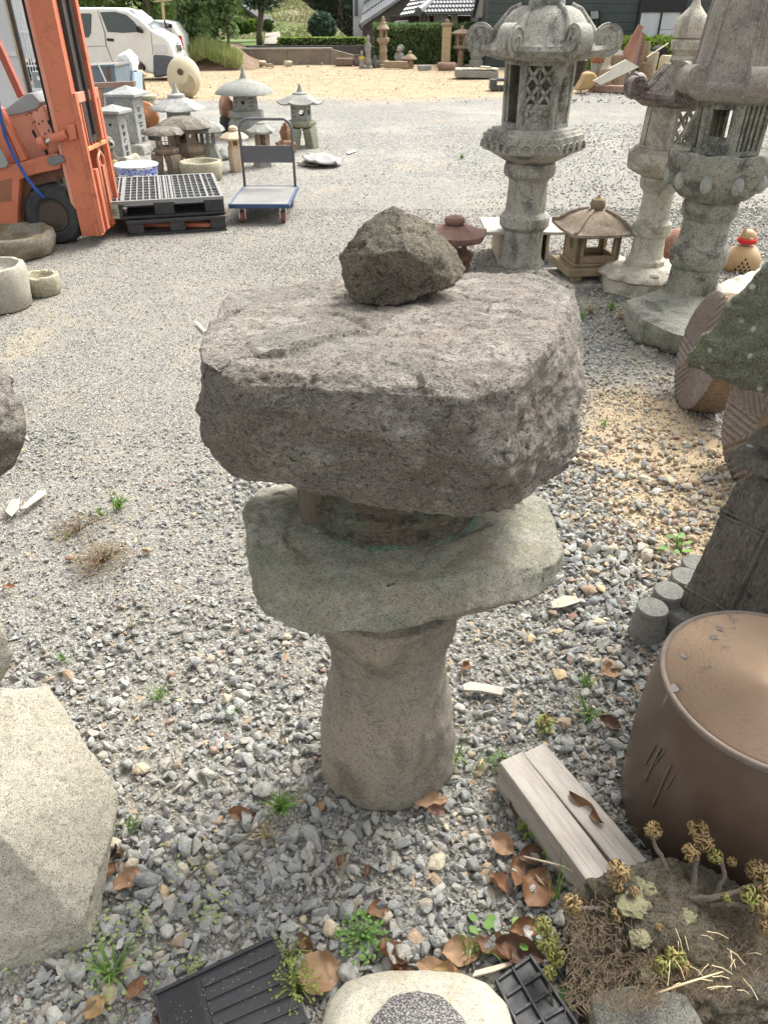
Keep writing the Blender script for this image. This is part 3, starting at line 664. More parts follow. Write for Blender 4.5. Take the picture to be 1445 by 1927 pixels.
part('light_chamber', cb, OCH, t, smooth=25, bev=.003)
PR = [(.06, ez_+.125, 0, 0), (.13, ez_+.105, .7, 0), (.21, ez_+.07, 1, 0), (.275, ez_+.025, 1, 0), (.325, ez_+.005, 1, .6), (.33, ez_-.012, 1, .6), (.24, ez_-.008, 1, 0), (.05, ez_+.014, 1, 0)]
zt = ez_+.12
part('roof', roof_mb(PR, 4, pi/4, lift=.02, segs=10, hx=1), ROOFS, t, smooth=40)
for k in range(4):
    a = pi/4+k*pi/2; part('roof_rib', MB().tube([(PR[i][0]*cos(a), PR[i][0]*sin(a), PR[i][1]+.004+.02*PR[i][3]) for i in range(0, 5)], .012, 8), ROOFS, t, smooth=180)
part('finial', lathe_mb([(.03, zt-.01), (.036, zt), (.05, zt+.02), (.054, zt+.045), (.042, zt+.07), (.015, zt+.085), (.006, zt+.1)], 24), OCH, t)
# ---- ceramic pieces ----
A = At(1275, 512)
CER = paint('brown_ceramic', (.33,.15,.08), (.25,.115,.065), .75, sc=9, grime=(.12,.07,.05))
t = thing('ceramic_lantern', 'round-roofed terracotta lantern with dark round holes, between the two right-hand lanterns', 'ceramic lantern', A.p)
part('body', lathe_mb([(A.r(40,500),0),(A.r(36,500),.0)]+A.prof([(33,480),(33,466)]), 32), CER, t)
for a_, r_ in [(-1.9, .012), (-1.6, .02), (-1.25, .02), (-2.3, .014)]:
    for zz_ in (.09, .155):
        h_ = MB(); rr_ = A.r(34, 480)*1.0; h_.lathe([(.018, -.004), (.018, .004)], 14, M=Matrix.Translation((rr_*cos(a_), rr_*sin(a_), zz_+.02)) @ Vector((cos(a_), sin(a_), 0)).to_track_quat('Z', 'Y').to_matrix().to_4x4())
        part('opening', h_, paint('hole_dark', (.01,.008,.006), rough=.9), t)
part('roof', lathe_mb(A.prof([(8,430),(24,434),(38,448),(44,462),(44,468),(40,471),(20,470)]), 32), stone('clay_roof', (.34,.17,.11), (.26,.13,.09), g=150, speck=.3), t)
A = At(1390, 508)
CAT = paint('tan_ceramic', (.44,.30,.15), (.36,.24,.12), .55, sc=6)
t = thing('ceramic_cat', 'tan ceramic cat with a red bib and pierced triangle pattern on its round body', 'ceramic cat', A.p)
part('body', lathe_mb(A.prof([(20,514),(28,510),(32,498),(33,486),(28,474),(21,466),(15,461)]), 36), CAT, t, smooth=180)
hd = MB(); zc_ = A.z(445); hd.ball((0, 0, zc_), .060, .052, .05, 20, 12)
part('head', hd, CAT, t, smooth=180)
for s in (-1, 1): part('ear', MB().lathe([(.018, 0), (.012, .018), (.002, .032)], 8, M=Matrix.Translation((s*.036, 0, zc_+.034))), CAT, t)
part('muzzle', MB().ball((0, -.05, zc_-.008), .02, .014, .012), CAT, t, smooth=180)
part('bib', lathe_mb([(.060, zc_-.045), (.066, zc_-.04), (.07, zc_-.018), (.062, zc_-.008), (.056, zc_-.01)], 24), paint('red_cloth', (.55,.03,.025), (.45,.02,.02), .8), t)
for row in range(5):
    for k in range(row+1):
        zt_ = A.z(480+row*6.4); a = -pi/2+(k-row/2)*.27-.25
        rb_ = np.interp(480+row*6.4, [461,466,474,486,498,510], [15,21,28,33,32,28]); r_ = A.r(rb_, 490)+.0006
        tr = MB(); e = Vector((cos(a), sin(a), 0)); s_ = Vector((-sin(a), cos(a), 0)); c_ = e*r_+Vector((0, 0, zt_))
        pts = [c_+s_*-.010+Vector((0,0,-.009)), c_+s_*.010+Vector((0,0,-.009)), c_+Vector((0,0,.011))]
        tr.add([p+e*.002 for p in pts]+[p-e*.012 for p in pts], [(0,1,2),(5,4,3),(0,3,4,1),(1,4,5,2),(2,5,3,0)])
        part('pierced_triangle', tr, bpy.data.materials['hole_dark'], t)
# board-topped wooden box standing behind the tall lantern
A = At(975, 480)
WDP = paint('pale_wood', (.48,.40,.29), (.40,.33,.23), .8, sc=5, ani=(1,1,.2), bst=.3)
t = thing('wooden_box', 'upright wooden box under a pale flat board, behind the pillar of the tall lantern', 'wooden box', A.p)
part('side', MB().bx(-.19,-.17,-.2,.2,0,A.z(428)), WDP, t); part('side', MB().bx(.17,.19,-.2,.2,0,A.z(428)), WDP, t); part('back', MB().bx(-.17,.17,.18,.2,0,A.z(428)), WDP, t)
part('top_board', MB().bx(-.30,.40,-.24,.24,A.z(428)+.001,A.z(428)+.022), paint('grey_board', (.46,.44,.38), (.38,.36,.31), .8), t, bev=.003)
# ---- millstones ----
MILL = stone('millstone', (.24,.205,.18), (.18,.15,.135), dark=(.045,.03,.028), light=(.36,.27,.24), g=240, speck=.55, stain=(.21,.16,.125))
def millstone(label, cen, rad, th, axis, rough_c):
    axis = Vector(axis).normalized(); q = axis.to_track_quat('Z', 'Y').to_matrix().to_4x4()
    t = thing('millstone', label, 'millstone', cen, group=None)
    n, m = 180, 26; mb = MB(); v = [(0, 0, 0)]; f = []
    def gz(x, y):
        a = atan2(y, x); r = sqrt(x*x+y*y)/rad; sec = 2*pi/8; k = math.floor(a/sec); a0 = (k+.0)*sec
        d = x*-sin(a0)+y*cos(a0); gg = (d/(rad*.105)) % 1.0
        z = -.017*rad/.3*max(0, 1-abs(gg-.5)/.20)**.7
        if r < .2: z = -.012
        if r < .1: z = -.03
        if r > .95: z -= (r-.95)*.5*rad
        return z+.0025*noise.noise(Vector((x*30, y*30, 0)))
    for i in range(1, m+1):
        for j in range(n):
            a = 2*pi*j/n; x, y = rad*i/m*cos(a), rad*i/m*sin(a); v.append((x, y, gz(x, y)))
    v[0] = (0, 0, gz(.001, 0))
    for j in range(n): f.append((0, 1+j, 1+(j+1) % n))
    for i in range(m-1):
        for j in range(n): f.append((1+i*n+j, 1+(i+1)*n+j, 1+(i+1)*n+(j+1) % n, 1+i*n+(j+1) % n))
    M = q
    mb.add(v, f, M); part('grooved_face', mb, MILL, t, smooth=180)
    pr = [(rad*.985, -.008), (rad*1.0, -.03), (rad*1.01, -th*.5), (rad*.97, -th*.95), (rad*.9, -th)]
    body = MB().lathe(pr, 72, fn=lambda a, i, r, z: (r*(1+.02*noise.noise(Vector((cos(a)*3, sin(a)*3, i*1.7)))), z), M=M)
    part('body', body, rough_c, t, smooth=50)
    return t
ROUGHO = stone('rough_ochre_stone', (.30,.21,.13), (.20,.145,.10), dark=(.06,.04,.03), light=(.52,.44,.33), g=180, speck=.5, bst=.9, bd=.01)
cm_ = G(1312, 660, .28)
millstone('grooved purple millstone standing on its edge left of the mossy-roofed tower', cm_, .275, .17, (-.99,.10,.14), ROUGHO)
cm_ = G(1440, 805, .27)
millstone('second grooved millstone, mostly hidden behind the mossy-roofed tower', cm_, .27, .14, (-.97,-.18,.12), ROUGHO)
bp = [P(1350,533,4.3),P(1345,560,4.2),P(1400,528,4.5),P(1440,500,4.9),P(1445,560,4.4),P(1400,600,4.0)]; bp += [Vector((p.x, p.y, 0)) for p in bp]
o_ = bp[0].copy(); o_.z = 0
solo('pale_boulder', 'pale flat-topped stone directly behind the upright grooved millstone', 'stone', rockify(bp, .04, .012, 4, seed=8, smooth=1, origin=o_), GRANL, o_, smooth=50)
bp = [P(1205,650,4.0),P(1212,668,3.9),P(1235,676,3.85),P(1258,680,3.85),P(1262,660,4.0),P(1225,648,4.15)]; bp += [Vector((p.x, p.y, -.01)) for p in bp]
o_ = G(1235, 672)
solo('broken_stone', 'two-toned ochre and grey stone lying against the dark lantern base', 'stone', rockify(bp, .02, .006, 9, seed=4, smooth=1, origin=o_), stone('ochre_field_stone', (.42,.36,.24), (.30,.31,.30), g=150, speck=.4), o_, smooth=50)
# ---- dark carved tower, right edge ----
DK = stone('dark_weathered_stone', (.095,.09,.08), (.14,.128,.11), dark=(.02,.02,.02), light=(.28,.27,.25), g=160, speck=.5, stain=(.14,.125,.10), moss=(.10,.11,.06), mossamt=.15, ani=(1,1,.35), lich=(.42,.42,.38), lsc=17)
MOSSR = stone('mossy_roof_stone', (.20,.205,.145), (.15,.15,.12), dark=(.05,.05,.04), light=(.40,.40,.33), g=200, speck=.6, moss=(.16,.19,.08), mossamt=.4, flake=.01, lich=(.50,.50,.46), lsc=24, bst=.8, bd=.006)
B0 = G(1452, 1085)
t = thing('carved_stone_tower', 'dark carved stone tower with a mossy lichen-spotted roof at the right edge', 'stone tower', B0)
def w2(p): return tuple(Vector(p)-B0)
# roof: a hipped slab seen on its left corner
c1 = P(1290, 660, 1.72); hR = .36; ez = c1.z
ctr = Vector((c1.x+1.24*hR, c1.y-.264*hR, 0)); yaw = radians(-50)
def rt(x, y, z): return (ctr.x+x*cos(yaw)-y*sin(yaw)-B0.x, ctr.y+x*sin(yaw)+y*cos(yaw)-B0.y, z)
pts = []
for h, z in [(hR-.005, ez-.045), (hR, ez-.005), (hR*.66, ez+.28), (hR*.32, ez+.48), (hR*.22, ez+.50)]:
    for sx in (-1, 1):
        for sy in (-1, 1): pts.append(rt(sx*h, sy*h*.78, z))
part('roof', rockify(pts, .010, .016, 7, seed=14, smooth=2, ridge=.7, fine=.35, ani=(1,1,1.6)), MOSSR, t, smooth=180)
def hb(h0, h1, z0, z1, name, bev=.01, jag=.004, mt=DK, hy=.78):
    L = [rt(sx*h0, sy*h0*hy, z0) for sx in (-1, 1) for sy in (-1, 1)]+[rt(sx*h1, sy*h1*hy, z1) for sx in (-1, 1) for sy in (-1, 1)]
    part(name, rockify(L, .014, jag, 10, seed=len(name), smooth=1), mt, t, smooth=50)
hb(.155,.175,.79,ez-.03,'neck'); hb(.17,.15,.755,.79,'neck_moulding'); hb(.09,.09,.57,.76,'core')
hb(.205,.18,.675,.715,'bracket_tier'); hb(.235,.22,.605,.645,'beam_tier')
for zz_, q in ((.715, .13), (.645, .15), (.565, .15)):
    for sx in (-1, 1):
        for sy in (-1, 0, 1):
            a = Vector(rt(sx*q, sy*q*.75, zz_)); part('bracket', MB().beam(a, a+Vector((0,0,.042)), .042, .042), DK, t, bev=.006)
hb(.20,.17,.53,.575,'shoulder')
hb(.240,.198,.045,.535,'body', jag=.006)
fl = MB()
for zf_ in (.44, .455, .165): 
    hf = (.240+(.198-.240)*(zf_-.045)/.49)*1.012
    fl.tube([rt(-hf, hf*.78, zf_), rt(-hf, -hf*.78, zf_), rt(hf, -hf*.78, zf_)], .005, 6)
for u_ in (-.35, .3): fl.tube([rt(u_*.2, -.202*.78, .52), rt(u_*.26, -.244*.78, .05)], .006, 6)
part('robe_fold', fl, DK, t, smooth=180)
# base with a row of knobs
GB = stone('grey_base_stone', (.20,.195,.175), (.15,.15,.135), dark=(.05,.05,.045), light=(.42,.41,.38), g=260, speck=.5, moss=(.15,.16,.10), mossamt=.2)
hb(.31,.29,-.01,.09,'plinth', mt=GB, jag=.006)
for (x, y) in [(1220,1143),(1252,1112),(1284,1085),(1304,1060)]:
    p = G(x, y, .125); M = Matrix.Translation(Vector((p.x+.012, p.y+.0, 0))-B0)
    part('knob', MB().lathe([(.052,.0),(.05,.08),(.044,.105),(.046,.112),(.047,.122),(.043,.128)], 28, fn=lambda a, i, r, z: (r*(1+.05*noise.noise(Vector((cos(a), sin(a), x*.1)))), z), M=M), GB, t, smooth=40)
# ---------------- forklift ----------------
ORG = paint('orange_paint', (.56,.185,.10), (.47,.145,.08), .5, sc=3.5, amt=.6, grime=(.22,.085,.05), gamt=.45, spec=.35)
ORGP = paint('faded_orange_paint', (.64,.30,.21), (.56,.22,.14), .55, sc=4, amt=.6)
RUB = paint('tyre_rubber', (.030,.031,.033), (.055,.055,.057), .85, sc=14, amt=.8, grime=(.10,.095,.085), gamt=.2, bst=.5, bsc=60, bd=.004)
DKM = paint('dark_metal', (.035,.034,.034), (.06,.045,.04), .6, sc=10, grime=(.12,.06,.035), gamt=.3)
GRYP = paint('grey_paint', (.30,.31,.30), (.24,.25,.25), .55, sc=6)
RIM = paint('wheel_rim', (.055,.045,.042), (.10,.07,.055), .55, metal=.2, sc=12, amt=.8)
CHROME = paint('chrome', (.6,.6,.6), (.5,.5,.5), .2, metal=1)
BLK = paint('black_void', (.012,.012,.012), (.02,.02,.02), .8)
D0 = 6.25
FO = G(100, 455); FO.x = P(60, 430, D0).x; FO.y = D0; FO.z = 0
fk = thing('forklift', 'orange forklift with faded paint, rusty mast and a blue hose over its wheel', 'forklift', FO)
def plate(name, poly, d, th, mt, parent=fk, o=FO, bev=.006, smooth=30, **k):
    v = [P(x, y, d)-o for x, y in poly]
    mb = MB(); n = len(v)
    mb.add([tuple(p) for p in v]+[(p.x, p.y+th, p.z) for p in v], [tuple(range(n)), tuple(range(2*n-1, n-1, -1))]+[(i, i+n, (i+1) % n+n, (i+1) % n) for i in range(n)])
    return part(name, mb, mt, parent, smooth=smooth, bev=bev, **k)
def wheel(parent, c, r, w, name='wheel', rim=RIM, treads=26, tyre=RUB, o=(0,0,0), rr=.52):
    M = Matrix.Translation(Vector(c)-Vector(o)) @ Matrix.Rotation(pi/2, 4, 'X')
    pr = [(r*rr, -w*.40), (r*.62, -w*.5), (r*.86, -w*.5), (r*.97, -w*.38), (r, -w*.2), (r, w*.2), (r*.97, w*.38), (r*.86, w*.5), (r*.62, w*.5), (r*rr, w*.4)]
    def fn(a, i, q, z):
        if i in (3, 4, 5, 6): q *= 1-(.035 if (int((a/(2*pi))*treads*2+(i > 4)) % 2) else 0)
        return q, z
    mb = MB().lathe(pr, treads*4, fn=fn if treads else None, M=M, cap=False)
    wh = part(name, mb, tyre, parent, smooth=40)
    pr = [(r*rr*1.0, w*.41), (r*rr*.95, w*.44), (r*rr*.88, w*.42), (r*rr*.78, w*.2), (r*rr*.4, w*.12), (r*rr*.32, w*.22), (r*rr*.1, w*.24)]
    part('rim', MB().lathe(pr, 36, M=M).lathe([(r*rr, -w*.41), (r*.1, -w*.41)], 24, M=M), rim, wh, smooth=35)
    for k in range(6):
        a = k*pi/3; part('wheel_nut', MB().lathe([(r*.035, w*.13), (r*.035, w*.22)], 6, M=M @ Matrix.Translation((r*rr*.6*cos(a), r*rr*.6*sin(a), 0))), rim, wh)
    return wh
wc = P(108, 402, 6.36)
wheel(fk, wc-FO, .235, .2)
for dx in (0,): pass
wheel(fk, wc-FO+Vector((0, .95, 0)), .235, .2)
plate('chassis', [(-60,292),(18,312),(100,290),(118,300),(112,318),(58,330),(38,338),(34,395),(34,428),(-60,434)], D0, .08, ORG)
plate('chassis_recess', [(-20,345),(22,336),(21,378),(-20,382)], D0-.004, .01, paint('recess_brown', (.30,.12,.06), (.22,.11,.07), .7), bev=0)
plate('fender_arch', [(36,330),(110,316),(108,340),(62,352),(48,380),(46,428),(34,428)], D0+.09, .75, paint('inner_rust', (.20,.10,.06), (.12,.07,.05), .8), bev=.004)
plate('hood', [(-30,226),(14,212),(80,200),(103,260),(118,300),(30,316),(-20,320)], D0+.16, .7, ORGP)
plate('hood_top', [(4,212),(10,206),(36,186),(52,176),(62,176),(76,194),(72,204),(40,214),(14,218)], D0+.14, .74, GRYP)
plate('cowl_panel', [(60,215),(80,199),(104,252),(116,300),(96,306)], D0+.10, .06, ORGP)
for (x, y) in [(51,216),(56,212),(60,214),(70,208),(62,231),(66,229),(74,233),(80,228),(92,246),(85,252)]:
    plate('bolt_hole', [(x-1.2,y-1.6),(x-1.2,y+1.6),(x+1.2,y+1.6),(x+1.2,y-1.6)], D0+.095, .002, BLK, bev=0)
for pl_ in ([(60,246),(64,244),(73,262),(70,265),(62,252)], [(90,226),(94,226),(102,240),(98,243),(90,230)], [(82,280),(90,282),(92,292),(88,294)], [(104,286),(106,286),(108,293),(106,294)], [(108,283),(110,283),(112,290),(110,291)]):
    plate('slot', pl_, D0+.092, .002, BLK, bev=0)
plate('front_strut', [(-6,200),(2,204),(52,300),(40,306)], D0+.02, .07, ORG)
plate('strut_base', [(-40,208),(-10,205),(40,306),(-20,318)], D0+.10, .05, ORG)
plate('step', [(88,300),(92,296),(112,292),(122,300),(122,304),(104,312),(92,310)], D0-.02, .12, paint('grey_step', (.13,.14,.145), (.17,.18,.18), .6))
plate('overhead_guard_post', [(-60,-20),(-50,-28),(44,180),(34,186)], D0+.55, .06, paint('red_brown_paint', (.36,.10,.055), (.30,.08,.05), .55))
# mast: outer channel, rusty inner rail, far channel
zt = 3.1
def mx(x, y, d=D0): return P(x, y, d).x-FO.x
x0, x1 = mx(142, 425), mx(188, 425)
mastp = MB(); mastp.bx(x0+.035, x1, 0, .09, .07, zt)
part('mast_channel', mastp, ORG, fk, bev=.006)
part('mast_flange', MB().bx(x0, x0+.045, .012, .10, .28, zt), ORGP, fk, bev=.004)
part('mast_rail', MB().bx(x1-.02, x1+.03, .10, .29, .75, zt), DKM, fk, bev=.003)
part('mast_channel', MB().bx(x1+.012, x1+.06, .30, .36, .75, zt), ORG, fk, bev=.004)
part('mast_channel', MB().bx(x0+.035, x1, .30, .38, .07, zt), ORG, fk, bev=.006)
part('mast_crossbar', MB().bx(x0+.06, x1-.05, .1, .3, 1.05, 1.15), ORG, fk, bev=.006)
part('lift_chain', MB().tube([(x1+.045, .2, .8), (x1+.045, .2, zt)], .014, 8), DKM, fk)
part('hose_black', MB().tube([(x0-.02, .06, .8), (x0-.022, .055, 1.5), (x0-.015, .06, zt)], .014, 8), BLK, fk)
# load backrest in the plane across the forks
bxr = mx(152, 330); bz0, bz1 = .30, 1.10
YB = .46; b0, b1 = bxr+.06, bxr+.10
for yy in (-.02, YB): part('backrest_post', MB().bx(b0, b1, yy, yy+.045, .10, bz1), ORG, fk, bev=.004)
part('backrest_rail', MB().bx(b0, b1, .027, YB-.002, bz1-.07, bz1), ORGP, fk, bev=.004)
part('backrest_rail', MB().bx(b0, b1, .027, YB-.002, .70, .73), paint('yellowed_paint', (.60,.33,.10), (.5,.2,.1), .6), fk, bev=.004)
for k in range(5): part('backrest_bar', MB().bx(b0+.008, b1-.008, .075+k*.075, .097+k*.075, .732, bz1-.072), ORG, fk, bev=.003)
part('fork_carriage', MB().bx(b0-.03, b0-.003, -.02, YB+.04, .08, .17), ORG, fk, bev=.004)
part('fork_carriage', MB().bx(b0-.03, b0-.003, .04, YB+.04, .42, .49), ORG, fk, bev=.004)
for yy in (.10, .27): part('carriage_strut', MB().bx(b0+.002, b0+.035, yy, yy+.06, .10, .56), ORG, fk, bev=.003)
part('hydraulic_pipe', MB().tube([(b0+.02, .22, .15), (b0+.02, .22, .62), (b0+.02, .30, .66), (b0+.02, .36, .62), (b0+.02, .36, .2)], .014, 8), ORGP, fk, smooth=180)
for yy in (.50, .92): part('fork', MB().bx(b0+.05, b0+.09, yy, yy+.11, .022, .12).bx(b0+.09, b0+.85, yy, yy+.11, .024, .055), ORG, fk, bev=.004)
for (x, y) in [(169,333),(170,344),(181,397),(184,411)]:
    part('bolt', MB().ball((mx(x, y), -.002, P(x, y, D0).z), .014, .012, .014, 8, 6), ORGP, fk, smooth=180)
plate('tilt_bracket', [(125,236),(140,234),(145,262),(130,266)], D0-.03, .03, ORG, bev=.008)
part('tilt_cylinder', MB().tube([P(97,262,D0-.02)-FO, P(126,253,D0-.02)-FO], .034, 14), ORG, fk, smooth=60)
part('piston_rod', MB().tube([P(84,269,D0-.02)-FO, P(98,261.5,D0-.02)-FO], .016, 12), CHROME, fk)
part('cylinder_cap', MB().tube([P(76,271,D0-.02)-FO, P(86,268,D0-.02)-FO], [.05, .045], 16), ORG, fk)
plate('side_lamp', [(-10,288),(0,280),(16,308),(12,316),(-10,318)], D0-.03, .03, glass('lamp_glass', (.25,.27,.27), .2))
hp = [P(-8,150,D0-.3), P(0,210,D0-.2), P(10,255,D0-.12), P(25,290,D0-.06), P(48,330,D0-.04), P(66,354,D0-.04), P(84,373,D0-.03)]
solo('blue_hose', 'bright blue hose hanging down across the forklift wheel', 'hose', MB().tube([p-FO for p in hp], .013, 10), paint('blue_rubber', (.02,.10,.40), (.02,.08,.33), .45), FO, smooth=180)
# ---------------- pallets ----------------
PLB = paint('black_plastic', (.025,.026,.028), (.04,.041,.043), .5, sc=8, amt=.6, grime=(.10,.10,.10), gamt=.2)
PLG = paint('sun_bleached_plastic', (.27,.27,.255), (.17,.17,.165), .7, sc=20, amt=.9)
a, b = G(243, 446), G(428, 434)
yw = atan2(b.y-a.y, b.x-a.x); Wp = (b-a).length; Dp = .95
def pallet(name, label, o, Wd, Dd, h, nb, top):
    t = thing(name, label, 'pallet', o, rz=yw, group='stacked plastic pallets')
    part('base_frame', MB().bx(0, Wd, 0, .08, 0, .02).bx(0, Wd, Dd-.08, Dd, 0, .02).bx(0, .1, .08, Dd-.08, 0, .02).bx(Wd-.1, Wd, .08, Dd-.08, 0, .02), PLB, t, bev=.003)
    for i in range(3):
        for j in range(3):
            w = Wd*.17; x = [0, Wd/2-w/2, Wd-w][i]; y = [0, Dd/2-.07, Dd-.14][j]
            part('block', MB().bx(x+.004, x+w-.004, y+.004, y+.136, .02, h-.03), PLB, t, bev=.008)
    part('deck', MB().bx(0, Wd, 0, .03, h-.032, h-.004).bx(0, Wd, Dd-.03, Dd, h-.032, h-.004).bx(0, .03, .03, Dd-.03, h-.032, h-.004).bx(Wd-.03, Wd, .03, Dd-.03, h-.032, h-.004), top, t, bev=.003)
    def slat(x0, x1, y0, y1, z=.0, hh=.014): part('deck_slat', MB().bx(x0, x1, y0, y1, h-.004-hh-z, h-.004-z), top, t)
    if top is PLG:
        part('inner_mesh', MB().bx(.03, Wd-.03, .03, Dd-.03, h-.06, h-.05), PLB, t)
        xs_ = [.03+(Wd-.06)*k/18 for k in range(19)]
        for k, x in enumerate(xs_[1:-1]):
            slat(x-.0045, x+.0045, .03, Dd-.03)
        for k in range(1, 9): y = .03+(Dd-.06)*k/9; slat(.03, Wd-.03, y-.0045, y+.0045, .002, .012)
        for x in (.17, .48, .53, .58, .87): slat(Wd*x-.010, Wd*x+.010, .03, Dd-.03, -.001)
    else:
        for k in range(1, 9): slat(.03, Wd-.03, .03+(Dd-.06)*k/9-.02, .03+(Dd-.06)*k/9+.02)
    return t
pallet('plastic_pallet', 'black plastic pallet lying directly on the gravel under the grey-topped pallet', a+Vector((.0, 0, 0)), Wp, Dp, .13, 3, PLB)
c = P(196, 412, a.y+.02); Wt = P(428, 378, b.y).x-c.x
tp = pallet('plastic_pallet', 'plastic pallet with sun-bleached grid top, stacked on a black one beside the forklift', Vector((c.x, a.y, .132)), Wt, 1.15, .15, 3, PLG)
sg = part('name_plate', MB().bx(.015, .14, -.004, .0, .012, .125), paint('faded_green_label', (.34,.36,.27), (.28,.30,.22), .8), tp)
INK = paint('faded_ink', (.06,.06,.05), (.09,.09,.08), .9)
def strokes(name, segs, x0, z0, w, h, y, parent, th=.004, mt=INK, M=None):
    mb = MB()
    for (ax, az, bx_, bz) in segs:
        mb.beam((x0+ax*w, y, z0+az*h), (x0+bx_*w, y, z0+bz*h), th, .0012, up=(0,1,0))
    return part(name, mb, mt, parent)
strokes('lettering', [(0,.85,1,.85),(.3,1,.3,.7),(.7,1,.7,.7),(.15,.62,.85,.62),(.15,.62,.15,.38),(.85,.62,.85,.38),(.15,.38,.85,.38),(.38,.38,.1,0),(.6,.38,.6,.05),(.6,.05,1,.08)], .03, .035, .042, .06, -.0055, sg)
strokes('lettering', [(0,.8,.5,.8),(.25,1,.25,0),(0,.5,.5,.5),(.25,.45,0,.15),(.6,.85,.95,.95),(.6,.85,.6,.45),(.6,.45,.5,.05),(.6,.5,1,.5),(.82,.5,.82,0)], .08, .035, .045, .06, -.0055, sg)
# ---------------- platform trolley ----------------
a = G(440, 408)
t = thing('platform_trolley', 'grey platform trolley with a blue-edged bed and folding handle beside the pallets', 'trolley', P(430, 388, 6.95)*1.0)
o = t.location.copy(); t.location.z = 0; o.z = 0
pt = lambda x, y, d: P(x, y, d)-o
dz = P(430, 386, 6.95).z
BL = paint('blue_rubber_edge', (.03,.065,.14), (.04,.08,.16), .5); GB_ = paint('grey_bed', (.15,.15,.15), (.235,.23,.215), .65, sc=4, amt=.8, grime=(.30,.24,.17))
w_ = P(545, 386, 6.95).x-P(430, 386, 6.95).x; dd_ = .86
part('bed', MB().bx(.012, w_-.012, .012, dd_-.012, dz-.012, dz+.003), GB_, t, bev=.004)
part('edge_bumper', MB().bx(0, w_, 0, .02, dz-.03, dz+.008).bx(0, w_, dd_-.02, dd_, dz-.03, dz+.008).bx(0, .02, .02, dd_-.02, dz-.03, dz+.008).bx(w_-.02, w_, .02, dd_-.02, dz-.03, dz+.008), BL, t, bev=.006)
for x in (.11, w_-.07):
    for y in (.08, dd_-.12):
        c_ = part('caster_fork', MB().bx(x-.03, x-.022, y-.03, y+.03, .04, dz-.03).bx(x+.022, x+.03, y-.03, y+.03, .04, dz-.03), CHROME, t)
        M = Matrix.Translation((x, y, .056)) @ Matrix.Rotation(pi/2, 4, 'Y')
        wl_ = part('caster_wheel', MB().lathe([(.02,-.018),(.05,-.018),(.056,-.01),(.056,.01),(.05,.018),(.02,.018)], 22, M=M), paint('red_brown_wheel', (.22,.075,.05), (.16,.06,.045), .6), c_)
TRG = paint('trolley_grey', (.10,.105,.115), (.13,.135,.145), .45)
y0_, hx0, hx1 = dd_-.03, 0.02, w_-.03
zt_ = P(470, 224, 6.95+dd_-.03).z
pts = [(hx0, y0_, dz), (hx0, y0_, zt_-.08), (hx0+.02, y0_, zt_-.03), (hx0+.07, y0_, zt_), (hx1-.07, y0_, zt_), (hx1-.02, y0_, zt_-.03), (hx1, y0_, zt_-.08), (hx1, y0_, dz)]
pts = [(x, y, z) for x, y, z in pts]
part('handle', MB().tube(pts, .013, 10), TRG, t, smooth=180)
za, zb_ = P(470, 306, 6.95+dd_-.03).z, P(470, 274, 6.95+dd_-.03).z
part('handle_panel', MB().bx(hx0+.005, hx1-.005, y0_-.006, y0_+.006, za, zb_), TRG, t, bev=.003)
# ---------------- basins at the left edge ----------------
def basin(name, label, px, py, R_, h, mt, sx=1.0, inner=.82, depth_=.5, rough=.03, seed=1, cat='stone basin', taper=.9, n=80):
    p = G(px, py); dr = 1
    def fn(a, i, r, z):
        d = Vector((cos(a), sin(a), z*2)); k = 1+rough*noise.fractal(d*1.7+Vector((seed, 0, 0)), .9, 2, 4)
        return r*k*(1 if abs(cos(a)) < 0 else 1), z+rough*.18*noise.noise(d*3+Vector((0, seed, 0)))
    zz = h
    pr = [(R_*taper*.9, 0), (R_*taper, h*.06), (R_*(taper*.5+.5), h*.4), (R_*1.0, h*.7), (R_*.985, h*.93), (R_*.95, h*.995), (R_*(inner+.03), h*1.0), (R_*inner, h*.95), (R_*inner*.93, h*(1-depth_*.6)), (R_*inner*.7, h*(1-depth_*.95)), (R_*.05, h*(1-depth_))]
    mb = MB().lathe(pr, n, fn=fn); mb.v = [(x*sx, y, z) for x, y, z in mb.v]
    return solo(name, label, cat, mb, mt, p, smooth=60)
BAS = stone('basin_ochre', (.42,.33,.20), (.30,.23,.14), dark=(.08,.06,.04), light=(.62,.56,.44), g=180, speck=.5, bst=1, bd=.012, stain=(.45,.42,.35))
BASP = stone('basin_pale', (.40,.37,.30), (.31,.29,.24), dark=(.09,.08,.07), light=(.6,.58,.5), g=200, speck=.6)
BASY = stone('basin_yellow', (.46,.42,.30), (.36,.33,.24), dark=(.10,.09,.06), light=(.66,.62,.5), g=160, speck=.6, bst=.8, bd=.008)
basin('stone_basin', 'large round ochre stone basin with a rough rim beside the forklift tyre', 30, 478, .335, .175, BAS, seed=3, rough=.07, depth_=.45)
basin('stone_basin', 'tall grey stone basin at the left edge, in front of the ochre basin', 6, 578, .205, .275, BASP, seed=5, rough=.03, inner=.8, depth_=.25)
basin('stone_basin', 'smallest pale stone basin, between the grey basin and the ochre one', 84, 552, .125, .13, BASY, seed=8, rough=.06, inner=.72, depth_=.6)
